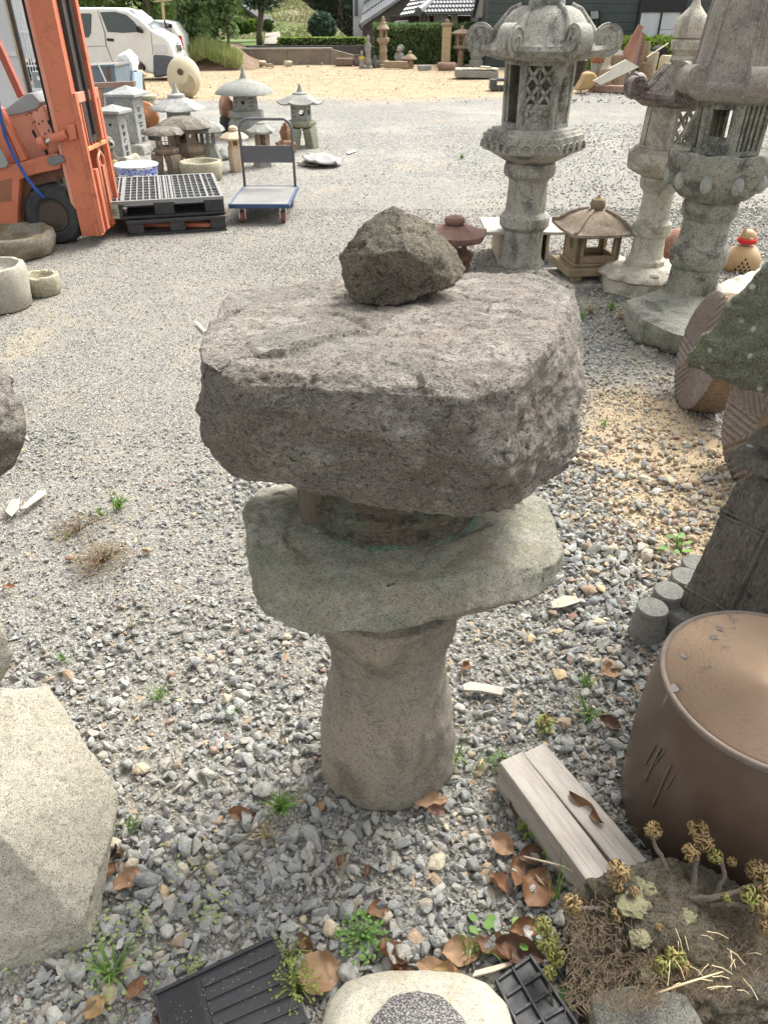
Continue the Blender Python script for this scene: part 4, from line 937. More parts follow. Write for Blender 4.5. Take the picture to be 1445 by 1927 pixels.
# ---------------- cluster of lanterns behind the pallets ----------------
BS = stone('cluster_brown_stone', (.27,.21,.15), (.20,.16,.12), dark=(.06,.05,.04), light=(.48,.42,.34), g=120, speck=.5)
GR2 = stone('cluster_grey_stone', (.30,.30,.27), (.24,.245,.225), dark=(.08,.08,.07), light=(.5,.5,.46), g=120, speck=.5)
GR3 = stone('cluster_silver_stone', (.40,.40,.38), (.28,.28,.27), dark=(.08,.08,.08), light=(.6,.6,.58), g=120, speck=.35)
DKR = stone('crusted_roof_stone', (.20,.175,.14), (.14,.12,.10), dark=(.05,.04,.03), light=(.46,.43,.36), g=120, speck=.6, stain=(.30,.28,.23), bst=.9, bd=.01)
GGN = stone('greenish_leg_stone', (.30,.31,.22), (.25,.25,.18), g=120, speck=.4)
def lantern(label, px, py, roof, cham, base, mats, n=6, ph=.3, legs=None, finial=None, kinds=('grid', 'hole', 'open'), lift=.015, name='snow_viewing_lantern', group=None, round_roof=False, petal=0):
    """pixel profiles: roof & base lists of (half width, y); cham (hw0, y0, hw1, y1); legs (n, hw_top, y_top, hw_bottom, y_bottom, width)"""
    A = At(px, py); t = thing(name, label, CATL, A.p)
    mr, mc, mb_ = mats
    if legs:
        k, ht, yt, hb_, yb, w = legs
        for i in range(k):
            a = ph+2*pi*(i+.5)/k; r0, r1 = A.r(hb_, yb), A.r(ht, yt); pts = []
            for s in range(6): f_ = s/5; pts.append(((r0+(r1-r0)*f_**1.0+.2*(r0-r1)*sin(pi*f_)*0)*cos(a), (r0+(r1-r0)*f_)*sin(a), A.z(yt)*f_-.004))
            w0_ = A.r(w*1.45, yb); m_ = MB()
            for s in range(5): m_.beam(pts[s], Vector(pts[s+1])+Vector((0, 0, .002)), w0_*(1+.35*(s/5)**2), w0_*1.1, up=(cos(a), sin(a), 0))
            part('leg', m_, mb_, t, bev=.004)
    if base: part('base', MB().lathe(A.prof(base), 24*(1 if n == 0 else 1) if n == 0 else n, ph=ph) if not petal else lathe_mb(A.prof(base), 48, fn=petals(petal, .12, {i: 1 for i in range(1, len(base)-1)})), mb_, t, smooth=30, bev=.004)
    h0, y0, h1, y1 = cham; N_ = n or 8
    part('light_chamber', chamber_mb(N_, A.r(h0, y0), A.r(h1, y1), A.z(y0), A.z(y1), list(kinds), ph, .18), mc, t, smooth=25)
    if round_roof: part('roof', lathe_mb(A.prof(roof), 48), mr, t, smooth=40)
    else:
        L = []; 
        for i, q in enumerate(roof):
            f_ = min(1, q[0]/max(x[0] for x in roof)); L.append((A.r(q[0], q[1]), A.z(q[1]), min(1, f_*1.3), max(0, (f_-.7)/.3)))
        part('roof', roof_mb(L, N_, ph, lift=lift, segs=8, hx=.85, rib=.004), mr, t, smooth=35)
    if finial: part('finial', lathe_mb(A.prof(finial), 20), mr, t)
    return t
lantern('lantern with a silvery upswept roof and spire, third row behind the pallets', 345, 275, [(6,181),(18,184),(30,190),(42,198),(50,203),(52,206),(46,208),(20,208)], (22,235,22,206), [(24,275),(26,262),(20,250),(26,240),(24,235)], (GR3, GR2, GR2), finial=[(16,183),(16,178),(8,175),(4,166),(1.5,156),(1,153)], lift=.02, kinds=('dots', 'solid', 'hole'))
lantern('big brown lantern with a crusted scalloped roof, behind the round white basin', 359, 322, [(14,222),(22,220),(30,222),(44,230),(52,236),(53,239),(46,241),(22,240)], (23,268,22,240), [(30,292),(34,282),(32,274),(24,268)], (DKR, BS, BS), n=8, kinds=('moon', 'open'), legs=(3, 24, 292, 30, 318, 15), lift=.006)
lantern('lower brown lantern with square windows, left of the big crusted one', 321, 332, [(8,238),(26,240),(34,244),(40,249),(41,252),(34,253),(16,252)], (17,277,17,252), [(20,290),(24,283),(22,278),(17,277)], (DKR, BS, BS), kinds=('grid', 'open'), legs=(3, 18, 290, 22, 328, 13))
lantern('wide round-capped grey lantern with perforated chamber and spire', 468, 255, [(4,146),(20,152),(34,156),(46,164),(54,172),(55,176),(50,177),(20,174)], (23,206,22,176), [(34,258),(36,232),(30,222),(34,218),(33,208),(24,206)], (GR2, GR2, GR2), n=8, round_roof=True, kinds=('dots', 'moon'), finial=[(17,155),(17,151),(8,148),(4,138),(2,126)])
lantern('grey lantern with pointed upswept roof standing alone on four greenish legs', 570, 276, [(5,176),(18,178),(30,184),(40,191),(45,193),(44,196),(36,196),(14,195)], (19,226,19,196), [(18,240),(26,236),(29,230),(26,226),(20,226)], (GR2, GR2, GGN), ph=.15, kinds=('dots', 'hole', 'hole'), legs=(4, 20, 240, 25, 272, 11), finial=[(15,180),(14,175),(6,172),(3,164),(1.5,158)], lift=.03)
CRM = stone('cream_stone', (.60,.48,.34), (.52,.42,.30), dark=(.2,.15,.1), light=(.75,.68,.56), g=150, speck=.3)
A0 = lantern('little cream lantern with domed hexagonal roof seen through the trolley handle', 447, 322, [(4,246),(12,248),(20,252),(27,258),(27,261),(18,261),(8,261)], (12,274,12,260), [(13,322),(14,300),(14,276),(12,274)], (CRM, CRM, CRM), kinds=('open', 'solid'), finial=[(6,248),(9,244),(8,239),(3,236)], lift=0)
lantern('small grey lantern with wavy roof, right behind the trolley handle', 498, 312, [(6,232),(14,236),(22,242),(28,246),(29,249),(22,251),(10,250)], (14,275,14,250), [(22,312),(18,300),(20,280),(14,275)], (GR2, BS, GR2), kinds=('grid', 'solid'), finial=[(8,234),(8,231),(2,229)], lift=.02, petal=0)
lantern('grey lantern with plain octagonal roof, left behind the trolley handle', 398, 318, [(10,228),(24,232),(32,240),(34,246),(30,248),(16,248)], (14,272,14,247), [(22,318),(22,296),(16,280),(14,272)], (GR2, GR2, GR2), n=8, kinds=('open', 'grid'), lift=0)
lantern('weathered tan lantern with mushroom roof in front of the white van', 271, 200, [(4,131),(10,132),(16,138),(19,141),(18,144),(12,145)], (12,180,10,145), [(22,202),(22,196),(14,184),(12,180)], (OCH, OCH, OCH), n=4, ph=pi/4+.1, kinds=('open', 'low_open'), lift=.01)
# square sign posts with pyramidal caps and carved lettering
def post(label, px, py, hw, y0, y1, caphw, ycap, base):
    A = At(px, py); t = thing('stone_post', label, 'stone post', A.p, rz=radians(-12), group='stone posts with pyramid caps')
    w = A.r(hw, (y0+y1)/2); zb_ = A.z(y0); z1 = A.z(y1); cw = A.r(caphw, y1)
    part('shaft', MB().bx(-w, w, -w, w, zb_, z1), GR3, t, bev=.006)
    part('cap', MB().add([(-cw,-cw,z1+.002),(cw,-cw,z1+.002),(cw,cw,z1+.002),(-cw,cw,z1+.002),(-cw,-cw,z1+.03),(cw,-cw,z1+.03),(cw,cw,z1+.03),(-cw,cw,z1+.03),(0,0,A.z(ycap))], [(3,2,1,0),(0,1,5,4),(1,2,6,5),(2,3,7,6),(3,0,4,7),(4,5,8),(5,6,8),(6,7,8),(7,4,8)]), GR3, t, smooth=20)
    bp = [(sx*w*1.9, sy*w*1.9, 0) for sx in (-1,1) for sy in (-1,1)]+[(sx*w*1.6, sy*w*1.6, zb_) for sx in (-1,1) for sy in (-1,1)]
    part('foot_stone', rockify(bp, .05, .02, 5, seed=2, smooth=1), stone(f'foot_stone_{px}', (.40,.37,.29), (.32,.31,.27), g=90), t, smooth=50)
    hgt = z1-zb_
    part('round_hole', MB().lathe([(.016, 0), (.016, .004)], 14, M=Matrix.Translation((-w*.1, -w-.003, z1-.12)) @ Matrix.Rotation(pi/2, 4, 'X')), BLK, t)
    M = Matrix.Translation((w+.001, 0, 0)) @ Matrix.Rotation(pi/2, 4, 'Z')
    for k in range(5):
        zc_ = z1-.16-k*hgt*.16; rr = random.Random(k+px); mb = MB()
        for (ax, az, bx_, bz) in [(-.5,.5,.5,.5),(-.4,.1,.4,.1),(0,.6,0,-.4),(-.4,-.4,.4,-.3),(-.4,.3,-.3,-.2)]:
            if rr.random() < .8: mb.beam((.002, ax*w*.7, zc_+az*.05), (.002, bx_*w*.7, zc_+bz*.05), .008, .003, up=(1,0,0))
        if mb.v: 
            mb.v = [(x+w+.0, y, z) for x, y, z in mb.v]; part('carved_character', mb, BLK, t)
post('shorter square stone post with a pale pyramid cap, nearest the forklift mast', 232, 312, 15, 292, 212, 26, 196, 40)
post('taller square stone post with a pyramid cap, behind the shorter one', 258, 286, 19, 268, 180, 31, 160, 40)
# terracotta seed-shaped urns with a round hole
UR = paint('burnt_orange_ceramic', (.36,.15,.05), (.24,.09,.035), .45, sc=7, amt=.9, grime=(.50,.32,.15), gamt=.35)
URD = paint('olive_ceramic', (.25,.12,.06), (.17,.09,.05), .45, sc=6, amt=.8)
def urn(label, cx, cy, d, rx, rz_, mt, yaw_):
    c = P(cx, cy, d); t = thing('pierced_urn', label, 'ceramic lantern', (c.x, c.y, 0)); u = c-t.location
    r1 = rx*depth(c.y, c.z)/F; r2 = rz_*depth(c.y, c.z)/F
    ax = Vector((-sin(yaw_), -cos(yaw_), .1)).normalized(); q = ax.to_track_quat('Z', 'Y').to_matrix().to_4x4(); M = Matrix.Translation(u) @ q
    part('body', MB().lathe([(r2*.1, -r2*.7), (r2*.6, -r2*.55), (r2*.92, -r2*.2), (r2, .0), (r2*.93, r2*.2), (r2*.6, r2*.42), (r2*.36, r2*.50), (r2*.30, r2*.47), (r2*.27, r2*.2), (r2*.02, r2*.1)], 40, M=M, fn=lambda a, i, r, z: (r*(1+.02*(cos(12*a)) if i in (2,3,4) else r), z)), mt, t, smooth=70)
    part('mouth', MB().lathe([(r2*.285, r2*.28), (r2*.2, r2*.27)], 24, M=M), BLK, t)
    part('stand', lathe_mb([(r2*.75, 0), (r2*.7, u.z*.3), (r2*.62, max(.02, u.z-r2*.62))], 24), paint('dark_stand', (.03,.027,.025), rough=.7), t)
    return t
urn('orange striped urn with a round mouth, on a dark stand behind the stone posts', 275, 221, 12.3, 22, 27, UR, .25)
urn('brown oval urn with a small round mouth, left of the round-capped lantern', 427, 203, 13.2, 14, 24, URD, .9)
# owl
A = At(212, 338)
t = thing('ceramic_owl', 'ceramic owl with big white-ringed eyes beside the forklift forks', 'ceramic owl', A.p)
OW = paint('owl_brown', (.10,.075,.05), (.17,.12,.07), .6, sc=30, amt=.9, bst=.6, bsc=50, bd=.01); OWY = paint('owl_belly', (.45,.32,.14), (.36,.25,.11), .6, sc=12)
part('body', lathe_mb(A.prof([(12,336),(17,326),(19,310),(18,296),(14,286),(15,276),(16,266),(13,259),(6,255)]), 28), OW, t, smooth=180)
m_ = MB().ball((.045, -.035, A.z(312)), .075, .075, .11, 16, 10); part('belly', m_, OWY, t, smooth=180)
for s in (-1, 1):
    e = Vector((.03+s*.045, -.068+(.03 if s > 0 else 0), A.z(270))); M = Matrix.Translation(e) @ Vector((.35+s*.5, -1, 0)).to_track_quat('Z', 'Y').to_matrix().to_4x4()
    ey = part('eye', MB().lathe([(.04, -.01), (.04, .006), (.03, .012)], 20, M=M), paint('white_glaze', (.6,.6,.56), rough=.4), t)
    part('pupil', MB().lathe([(.017, .012), (.017, .017)], 16, M=M), BLK, ey)
part('beak', MB().lathe([(.014, 0), (.008, .02), (.002, .04)], 8, M=Matrix.Translation((.06, -.075, A.z(276))) @ Matrix.Rotation(2.2, 4, 'X')), OWY, t)
# blue and white pot
A = At(264, 352)
t = thing('porcelain_planter', 'blue and white porcelain planter painted with a landscape', 'planter', A.p)
m, tt, b = nt('blue_white_glaze'); v = coord(tt); sx_ = N(tt, 'ShaderNodeSeparateXYZ'); tt.links.new(v, sx_.inputs[0])
zt_ = A.z(311)
band = ramp(tt, sx_.outputs[2], [(zt_*.68, 0), (zt_*.70, 1), (zt_*.90, 1), (zt_*.92, 0)], 'CONSTANT')
scn = ramp(tt, nz(tt, v, 16, 4, .6, 1.5), [(.50, 0), (.54, 1)]); orn = ramp(tt, nz(tt, v, 60, 3, .6), [(.46, 0), (.5, 1)])
c1_ = mixc(tt, scn, (.70,.72,.76), (.05,.09,.34)); c2_ = mixc(tt, orn, (.05,.08,.38), (.35,.40,.66))
tt.links.new(mixc(tt, band, c1_, c2_), b.inputs['Base Color']); b.inputs['Roughness'].default_value = .2
part('bowl', lathe_mb(A.prof([(26,352),(30,345),(36,330),(38,320),(39,314),(40,310),(38,308),(35,311),(33,320),(28,338),(2,340)]), 48), m, t, smooth=70)
part('rim', lathe_mb(A.prof([(38.5,312),(40.5,311),(41,309),(39,307.5),(36,309)]), 48), paint('white_porcelain', (.72,.74,.76), rough=.25), t)
basin('stone_mortar', 'round pale stone mortar behind the grid-topped pallet', 382, 338, .24, .20, BASY, seed=12, rough=.03, inner=.8, depth_=.5, cat='stone mortar')
# roof stone lying on the gravel
c_ = G(608, 312)
for k, (dx, dy, s, rx) in enumerate([(0, 0, 1, .10), (-.13, .05, .75, -.05)]):
    PR = [(.02, .10*s, 0, 0), (.10*s, .085*s, .6, 0), (.20*s, .05*s, 1, .3), (.26*s, .03*s, 1, 1), (.27*s, .015*s, 1, 1), (.2*s, .0, 1, .2), (.05, 0, 1, 0)]
    mb = roof_mb(PR, 6, .2+k, lift=.03, segs=8); Mx = Matrix.Rotation(rx, 4, 'Y'); mb.v = [tuple(Mx @ Vector(p)) for p in mb.v]
    solo('loose_roof_stone', ['loose lantern roof lying on the gravel right of the trolley, upper one', 'loose lantern roof half under the other one, right of the trolley'][k], 'lantern roof', mb, DKR if k else GR3, (c_.x+dx, c_.y+dy, (.045 if k == 0 else .0)), smooth=35)
# dark driftwood
p0 = G(538, 288)
t = thing('driftwood', 'dark reddish driftwood stump behind the trolley', 'driftwood', p0)
WD = paint('driftwood_brown', (.15,.07,.035), (.26,.14,.07), .6, sc=14, amt=.9, bst=.8, bsc=30, bd=.02)
part('trunk', MB().ball((0, 0, .07), .14, .09, .09, 20, 14, .5, 2.2, 3), WD, t, smooth=60)
part('branch', MB().ball((.0, .1, .20), .07, .06, .15, 16, 12, .6, 3, 6), WD, t, smooth=60)
# beige round sculpture
c_ = G(352, 184); t = thing('round_sculpture', 'large cream egg-shaped stone with a round hole, in front of the van', 'stone sculpture', c_)
r_ = 33*depth(c_.y, .4)/F
CREAM = paint('cream_stone_smooth', (.60,.52,.36), (.52,.45,.31), .8, sc=3, grime=(.42,.36,.25), gamt=.2)
part('body', MB().ball((0, 0, r_*1.02), r_*.95, r_*.7, r_*1.05, 36, 24), CREAM, t, smooth=180)
M = Matrix.Translation((0, -r_*.66, r_*1.35)) @ Matrix.Rotation(pi/2+.3, 4, 'X')
part('hole', MB().lathe([(r_*.17, .0), (r_*.17, r_*.10), (r_*.12, r_*.11)], 20, M=M), paint('hole_brown', (.12,.09,.06), rough=.9), t)
M = Matrix.Translation((r_*.3, -r_*.62, r_*.75)) @ Matrix.Rotation(pi/2-.1, 4, 'X') @ Matrix.Scale(1.0, 4)
part('cut_face', MB().lathe([(r_*.46, -.02), (r_*.46, r_*.05)], 28, M=M), paint('cut_face', (.44,.35,.22), (.38,.30,.20), .85, sc=12), t)
# other bits in the cluster
for k, (x, y, s, lb) in enumerate([(190, 262, .14, 'low crusted stone with white top behind the forklift backrest'), (420, 300, .13, 'grey lumpy rock left of the trolley handle'), (352, 300, .10, 'white chipped stone under the big brown lantern'), (238, 236, .12, 'mossy brown jar-like stone behind the posts'), (300, 243, .11, 'brown rounded stone left of the silvery-roofed lantern')]):
    pts = []; rr = random.Random(k)
    for _ in range(14): d = Vector((rr.gauss(0,1), rr.gauss(0,1), abs(rr.gauss(0,1)))).normalized(); pts.append((d.x*s*1.2, d.y*s, d.z*s*1.1))
    pts += [(-s, 0, 0), (s, 0, 0), (0, s, 0), (0, -s, 0)]
    solo('rough_stone', lb, 'stone', rockify(pts, .03, .012, 6, seed=k, smooth=1), [GR3, GR2, BASY, BS, BS][k], G(x, y), smooth=50)
A = At(283, 205); solo('stone_stool', 'round yellowish stone drum with a flat top beside the tan lantern', 'stone stool', lathe_mb(A.prof([(10,206),(13,196),(11,188),(15,184),(15,180),(12,178)]), 28), BASY, A.p, smooth=40)
# ---------------- vehicles behind ----------------
def prismP(poly, d, th, o):
    v = [P(x, y, d)-o for x, y in poly]; n = len(v)
    return MB().add([tuple(p) for p in v]+[(p.x, p.y+th, p.z) for p in v], [tuple(range(n)), tuple(range(2*n-1, n-1, -1))]+[(i, i+n, (i+1) % n+n, (i+1) % n) for i in range(n)])
def pp(name, poly, d, th, mt, par, o, **k): return part(name, prismP(poly, d, th, o), mt, par, **k)
WHT = paint('white_car_paint', (.72,.73,.71), (.66,.67,.65), .3, sc=1.5, amt=.4, spec=.5)
DGL = glass('dark_car_glass', (.10,.125,.13), .08); TRIMB = paint('grey_bumper', (.07,.08,.10), (.10,.11,.13), .6)
D = 24.0; o = P(230, 150, D); o.z = 0
van = thing('white_van', 'white delivery van parked behind the forklift, facing right', 'van', o)
body = [(60,134),(58,60),(62,26),(72,17),(130,13.5),(215,14),(240,19),(262,33),(288,57),(310,68),(320,78),(327,100),(328,122),(322,134),(288,140),(276,136),(272,124),(262,117),(250,118),(243,128),(242,138)]
pp('body', body, D, 1.35, WHT, van, o, bev=.09, seg=4)
pp('bumper', [(288,103),(312,104),(330,108),(331,128),(326,141),(300,146),(289,146)], D-.04, 1.43, TRIMB, van, o, bev=.05, seg=3)
pp('side_window', [(130,26),(169,25),(173,27),(172,62),(168,70),(155,72),(135,72)], D-.008, .02, DGL, van, o)
pp('side_window', [(189,23),(217,22),(238,28),(252,40),(268,60),(232,62),(203,60)], D-.008, .02, DGL, van, o)
for pl in ([(184,20),(185,20),(199,62),(201,84),(213,116),(212,116),(199,84),(197,62)], [(284,60),(285,60),(289,103),(288,103)], [(130,88),(200,86),(200,87),(130,89)]):
    pp('door_seam', pl, D-.006, .012, paint('seam', (.18,.18,.18)), van, o)
pp('door_handle', [(201,72),(214,73),(215,78),(202,77)], D-.03, .03, BLK, van, o, bev=.008)
mr = pp('side_mirror', [(255,50),(262,49),(268,56),(269,63),(258,61)], D-.22, .16, BLK, van, o, bev=.03)
# sloping windscreen and nose on the right-facing end
def quad(name, a, b, d0, d1, mt, out=.015):
    p, q = P(*a, D), P(*b, D); z = [(p.x, p.z), (q.x, q.z)]; n = Vector((q.z-p.z, 0, -(q.x-p.x))).normalized()*-out
    if n.x < 0: n = -n
    v = [(p.x, D+d0, p.z), (q.x, D+d0, q.z), (q.x, D+d1, q.z), (p.x, D+d1, p.z)]
    v = [Vector(w)-o for w in v]; mb = MB().add([tuple(w+n) for w in v]+[tuple(w-n) for w in v], [(0,1,2,3),(7,6,5,4),(0,4,5,1),(1,5,6,2),(2,6,7,3),(3,7,4,0)])
    return part(name, mb, mt, van)
quad('windscreen', (243,19), (286,54), .1, 1.25, DGL)
quad('grille', (324.5,86), (328,98), .35, 1.0, CHROME); quad('emblem', (322,80), (324.5,85), .6, .75, CHROME, .02); quad('lower_grille', (330,112), (331,124), .25, 1.1, BLK, .02)
pp('headlight', [(288,84),(310,83),(316,88),(316,101),(292,100)], D-.02, .2, paint('headlight_glass', (.62,.64,.66), (.5,.52,.55), .15), van, o, bev=.02)
for x in (263, 96):
    c = P(x, 131, D+.06); c.z = .30; wheel(van, c-o, .29, .2, treads=0)
# second car
D2 = 28; o2 = P(320, 146, D2); o2.z = 0
car = thing('small_car', 'pale small car with a yellow number plate, partly hidden by the white van', 'car', o2)
pp('body', [(240,142),(240,46),(262,38),(300,38),(322,42),(338,66),(345,95),(357,118),(358,138),(352,144)], D2, 1.3, paint('pearl_paint', (.62,.65,.60), (.55,.58,.54), .3), car, o2, bev=.07, seg=3)
pp('windscreen', [(296,42),(318,44),(328,68),(312,70)], D2-.01, .02, paint('lilac_glass', (.35,.33,.38), rough=.1), car, o2)
pp('tail_light', [(337,66),(341,68),(346,94),(342,96)], D2-.02, .1, paint('red_lens', (.55,.03,.03), rough=.2), car, o2)
pp('number_plate', [(330,115),(339,114),(340,122),(331,123)], D2-.03, .02, paint('plate_yellow', (.75,.55,.03), rough=.4), car, o2)
pp('side_mirror', [(318,44),(324,46),(323,53),(317,51)], D2-.2, .1, BLK, car, o2, bev=.02)
part('mirror_arm', MB().tube([P(310,38,D2-.1)-o2, P(313,52,D2-.1)-o2, P(318,50,D2-.15)-o2], .03, 6), BLK, car)
c = P(268, 138, D2); c.z = .27; wheel(car, c-o2, .27, .18, treads=0)
# ---------------- left edge: panels, pole, cage, cabinet ----------------
D = 8.2; o = P(20, 190, D); o.z = 0
t = thing('white_panel_wall', 'translucent white panel wall with a wooden edge strip at the left edge', 'panel wall', o)
xr = P(40, 90, D).x-o.x; zb_ = .55
PW = paint('white_sheet', (.66,.68,.70), (.56,.58,.60), .4, sc=3, ani=(1,1,.15))
for k in range(4): part('panel', MB().bx(xr-.05-.5*(k+1)+.01, xr-.05-.5*k, 0, .03, zb_, 3.0), PW, t)
part('panel_rail', MB().bx(xr-2.1, xr-.05, -.012, -.002, 1.25, 1.29), paint('white_rail', (.72,.73,.74)), t)
part('wooden_strip', MB().bx(xr-.045, xr-.02, -.01, .05, zb_, 3.0), paint('tan_strip', (.50,.38,.22), (.42,.33,.20), .8), t)
part('base_wall', MB().bx(xr-2.1, xr-.02, .0, .12, 0, zb_-.002), DKM, t)
o = P(62, 190, 8.0); o.z = 0
t = thing('dark_pole', 'thin dark iron pole standing left of the forklift mast', 'pole', o)
part('tube', MB().lathe([(.022, 0), (.022, 3.1)], 10), DKM, t); part('foot', MB().bx(-.06,.06,-.06,.06,0,.01), DKM, t)
o = P(52, 210, 10.5); o.z = 0
t = thing('wire_cage', 'white wire cage holding pale plastic sheets, behind the dark pole', 'wire cage', o)
xa, xb = P(24, 60, 10.5).x-o.x-.1, P(92, 100, 10.5).x-o.x
for k in range(15): part('cage_wire', MB().bx(xa+(xb-xa)*k/14-.006, xa+(xb-xa)*k/14+.006, 0, .012, .75, 2.6), paint('white_wire', (.75,.76,.76)), t)
for z in (.75, 1.05, 1.4, 1.8, 2.3): part('cage_rail', MB().bx(xa, xb, -.02, -.001, z-.01, z+.01), bpy.data.materials['white_wire'], t)
part('plastic_sheet', MB().bx(xa, xb, .12, .5, 1.12, 2.6), paint('pale_plastic', (.62,.66,.68), (.72,.73,.72), .3, sc=2), t)
part('dark_bundle', MB().ball(((xa+xb)/2, .1, .98), (xb-xa)*.45, .09, .10, 18, 10, .5, 5, 2), BLK, t)
part('lower_box', MB().bx(xa+.1, xb, .1, .5, .1, .85), paint('pale_box', (.6,.62,.58), (.5,.52,.5)), t)
o = P(78, 190, 10.0); o.z = 0
t = thing('grey_cabinet', 'grey metal cabinet with a small white label, left of the mast', 'cabinet', o)
za, zb2 = P(78, 170, 10).z, P(78, 135, 10).z
x0_, x1_ = P(62, 150, 10).x-o.x, P(98, 150, 10).x-o.x
part('case', MB().bx(x0_, x1_, 0, .4, 0.02, zb2), paint('cabinet_grey', (.22,.25,.26), (.26,.28,.29), .5), t, bev=.005)
part('paper_label', MB().bx(x0_+.06, x0_+.14, -.003, 0, (za+zb2)/2+.01, (za+zb2)/2+.05), WHT, t)
# black grate lying by the hood
o = P(30, 190, 8.6); o.z = 0
t = thing('black_crate', 'black slatted crate behind the forklift hood', 'crate', o)
zt2 = P(20, 172, 8.6).z
part('case', MB().bx(-.5, .3, 0, .4, 0, zt2-.14), BLK, t)
for k in range(16): part('crate_slat', MB().bx(-.5+.05*k, -.475+.05*k, -.015, .42, zt2-.14, zt2), DKM, t)
part('crate_rim', MB().bx(-.52, .32, -.03, -.016, zt2, zt2+.03), paint('white_rim', (.6,.62,.62)), t)
# blue-grey tank with rusty rim, wooden frame, bag and blue crate
D = 15; o = P(185, 200, D); o.z = 0
t = thing('steel_tank', 'blue-grey steel tank with a rusty rim and loose rods on top', 'tank', o)
pp('tank', [(146,200),(146,128),(216,125),(219,152),(222,200)], D, .9, paint('blue_grey_steel', (.13,.17,.20), (.17,.20,.23), .5, sc=3), t, o)
pp('rim', [(146,128),(146,124),(216,121),(217,125)], D-.03, .95, paint('rusty_rim', (.24,.17,.11), (.14,.2,.24), .7, sc=3), t, o)
pp('rust_stripe', [(201,127),(204,127),(208,152),(205,152)], D-.035, .03, paint('rust', (.22,.09,.04)), t, o)
part('rod', MB().tube([P(184,118,D-.06)-o, P(200,154,D-.06)-o], .016, 6), CHROME, t); part('rod', MB().tube([P(150,136,D-.06)-o, P(178,156,D-.06)-o], .016, 6), WHT, t)
part('white_pipe', MB().tube([P(146,100,D+.4)-o, P(156,126,D+.4)-o], .03, 8), WHT, t)
D = 14.2; o = P(200, 205, D); o.z = 0
t = thing('timber_trestle', 'weathered brown wooden frame in front of the steel tank', 'wooden frame', o)
WB = paint('weathered_brown_wood', (.24,.15,.12), (.30,.22,.17), .85, sc=8, ani=(.3,1,1))
pp('top_beam', [(150,158),(150,168),(253,163),(253,153)], D, .12, WB, t, o); 
for x in (170, 184, 226): pp('leg', [(x,167),(x+10,166.5),(x+15,214),(x+7,214)], D+.01, .08, WB, t, o)
D = 16; o = P(235, 180, D); o.z = 0
bp = [P(*q, D)-o for q in [(216,135),(214,120),(226,104),(238,99),(247,112),(250,135),(232,138)]]; bp += [p+Vector((0,.45,0)) for p in bp]; bp += [Vector((p.x, p.y, p.z)) for p in bp]
t = thing('white_bag', 'crumpled white plastic bag bulging out of a pale blue crate', 'bag', o)
part('bag', rockify([p for p in bp], .06, .07, 4, seed=4, smooth=2), WHT, t, smooth=60)
o_ = o.copy(); o_.y -= .02
t = thing('blue_crate', 'pale blue plastic crate under the white bag', 'crate', o_)
pp('case', [(224,190),(222,139),(252,137),(253,190)], D-.05, .6, paint('pale_blue_plastic', (.42,.52,.60), (.35,.46,.55), .4), t, o_)
for k in range(5): pp('crate_rib', [(225+k*6,188),(224+k*6,141),(226+k*6,141),(227+k*6,188)], D-.09, .035, bpy.data.materials['pale_blue_plastic'], t, o_)
# ---------------- earth bank, walls, hill ----------------
def leaves(mb, c, r, n, s, rnd, shell=.5, up=.3, box=False, ar=.6):
    for _ in range(n):
        if box: d = Vector((rnd.uniform(-1,1), rnd.uniform(-1,1), rnd.uniform(-1,1)))
        else:
            d = Vector((rnd.gauss(0,1), rnd.gauss(0,1), rnd.gauss(0,1))).normalized(); d *= rnd.uniform(shell, 1.0)**.7*(1+.18*noise.noise(d*2.5+Vector((c[0], c[1], 0))))
        p = Vector((c[0]+d.x*r[0], c[1]+d.y*r[1], c[2]+d.z*r[2]))
        u = Vector((rnd.gauss(0,1), rnd.gauss(0,1), rnd.gauss(0,1)-up)).normalized(); w = u.cross(Vector((rnd.gauss(0,1), rnd.gauss(0,1), rnd.gauss(0,1)))).normalized()
        k = s*rnd.uniform(.6, 1.3)
        mb.add([p-u*k, p+w*k*ar, p+u*k, p-w*k*ar], [(0,1,2,3)])
    return mb
LG = leafmat('leaf_green', (.13,.23,.05), (.20,.30,.07), trans=.4); LD = leafmat('leaf_dark', (.07,.13,.045), (.10,.17,.05), trans=.35); LY = leafmat('leaf_yellow_green', (.30,.42,.07), (.20,.33,.055), trans=.35); LP = leafmat('pine_needles', (.06,.11,.075), (.09,.15,.09))
LB = leafmat('leaf_bluish', (.11,.19,.065), (.22,.32,.12), trans=.35); FD = leafmat('forest_leaf', (.018,.035,.015), (.03,.05,.02))
BARK = paint('bark', (.16,.12,.09), (.10,.075,.055), .9, sc=12, bst=.8, bsc=30, bd=.02)
CORE = paint('dark_foliage_core', (.012,.022,.009), (.02,.03,.012), .95)  # near-black green: shade deep inside foliage, put into a solid core's colour
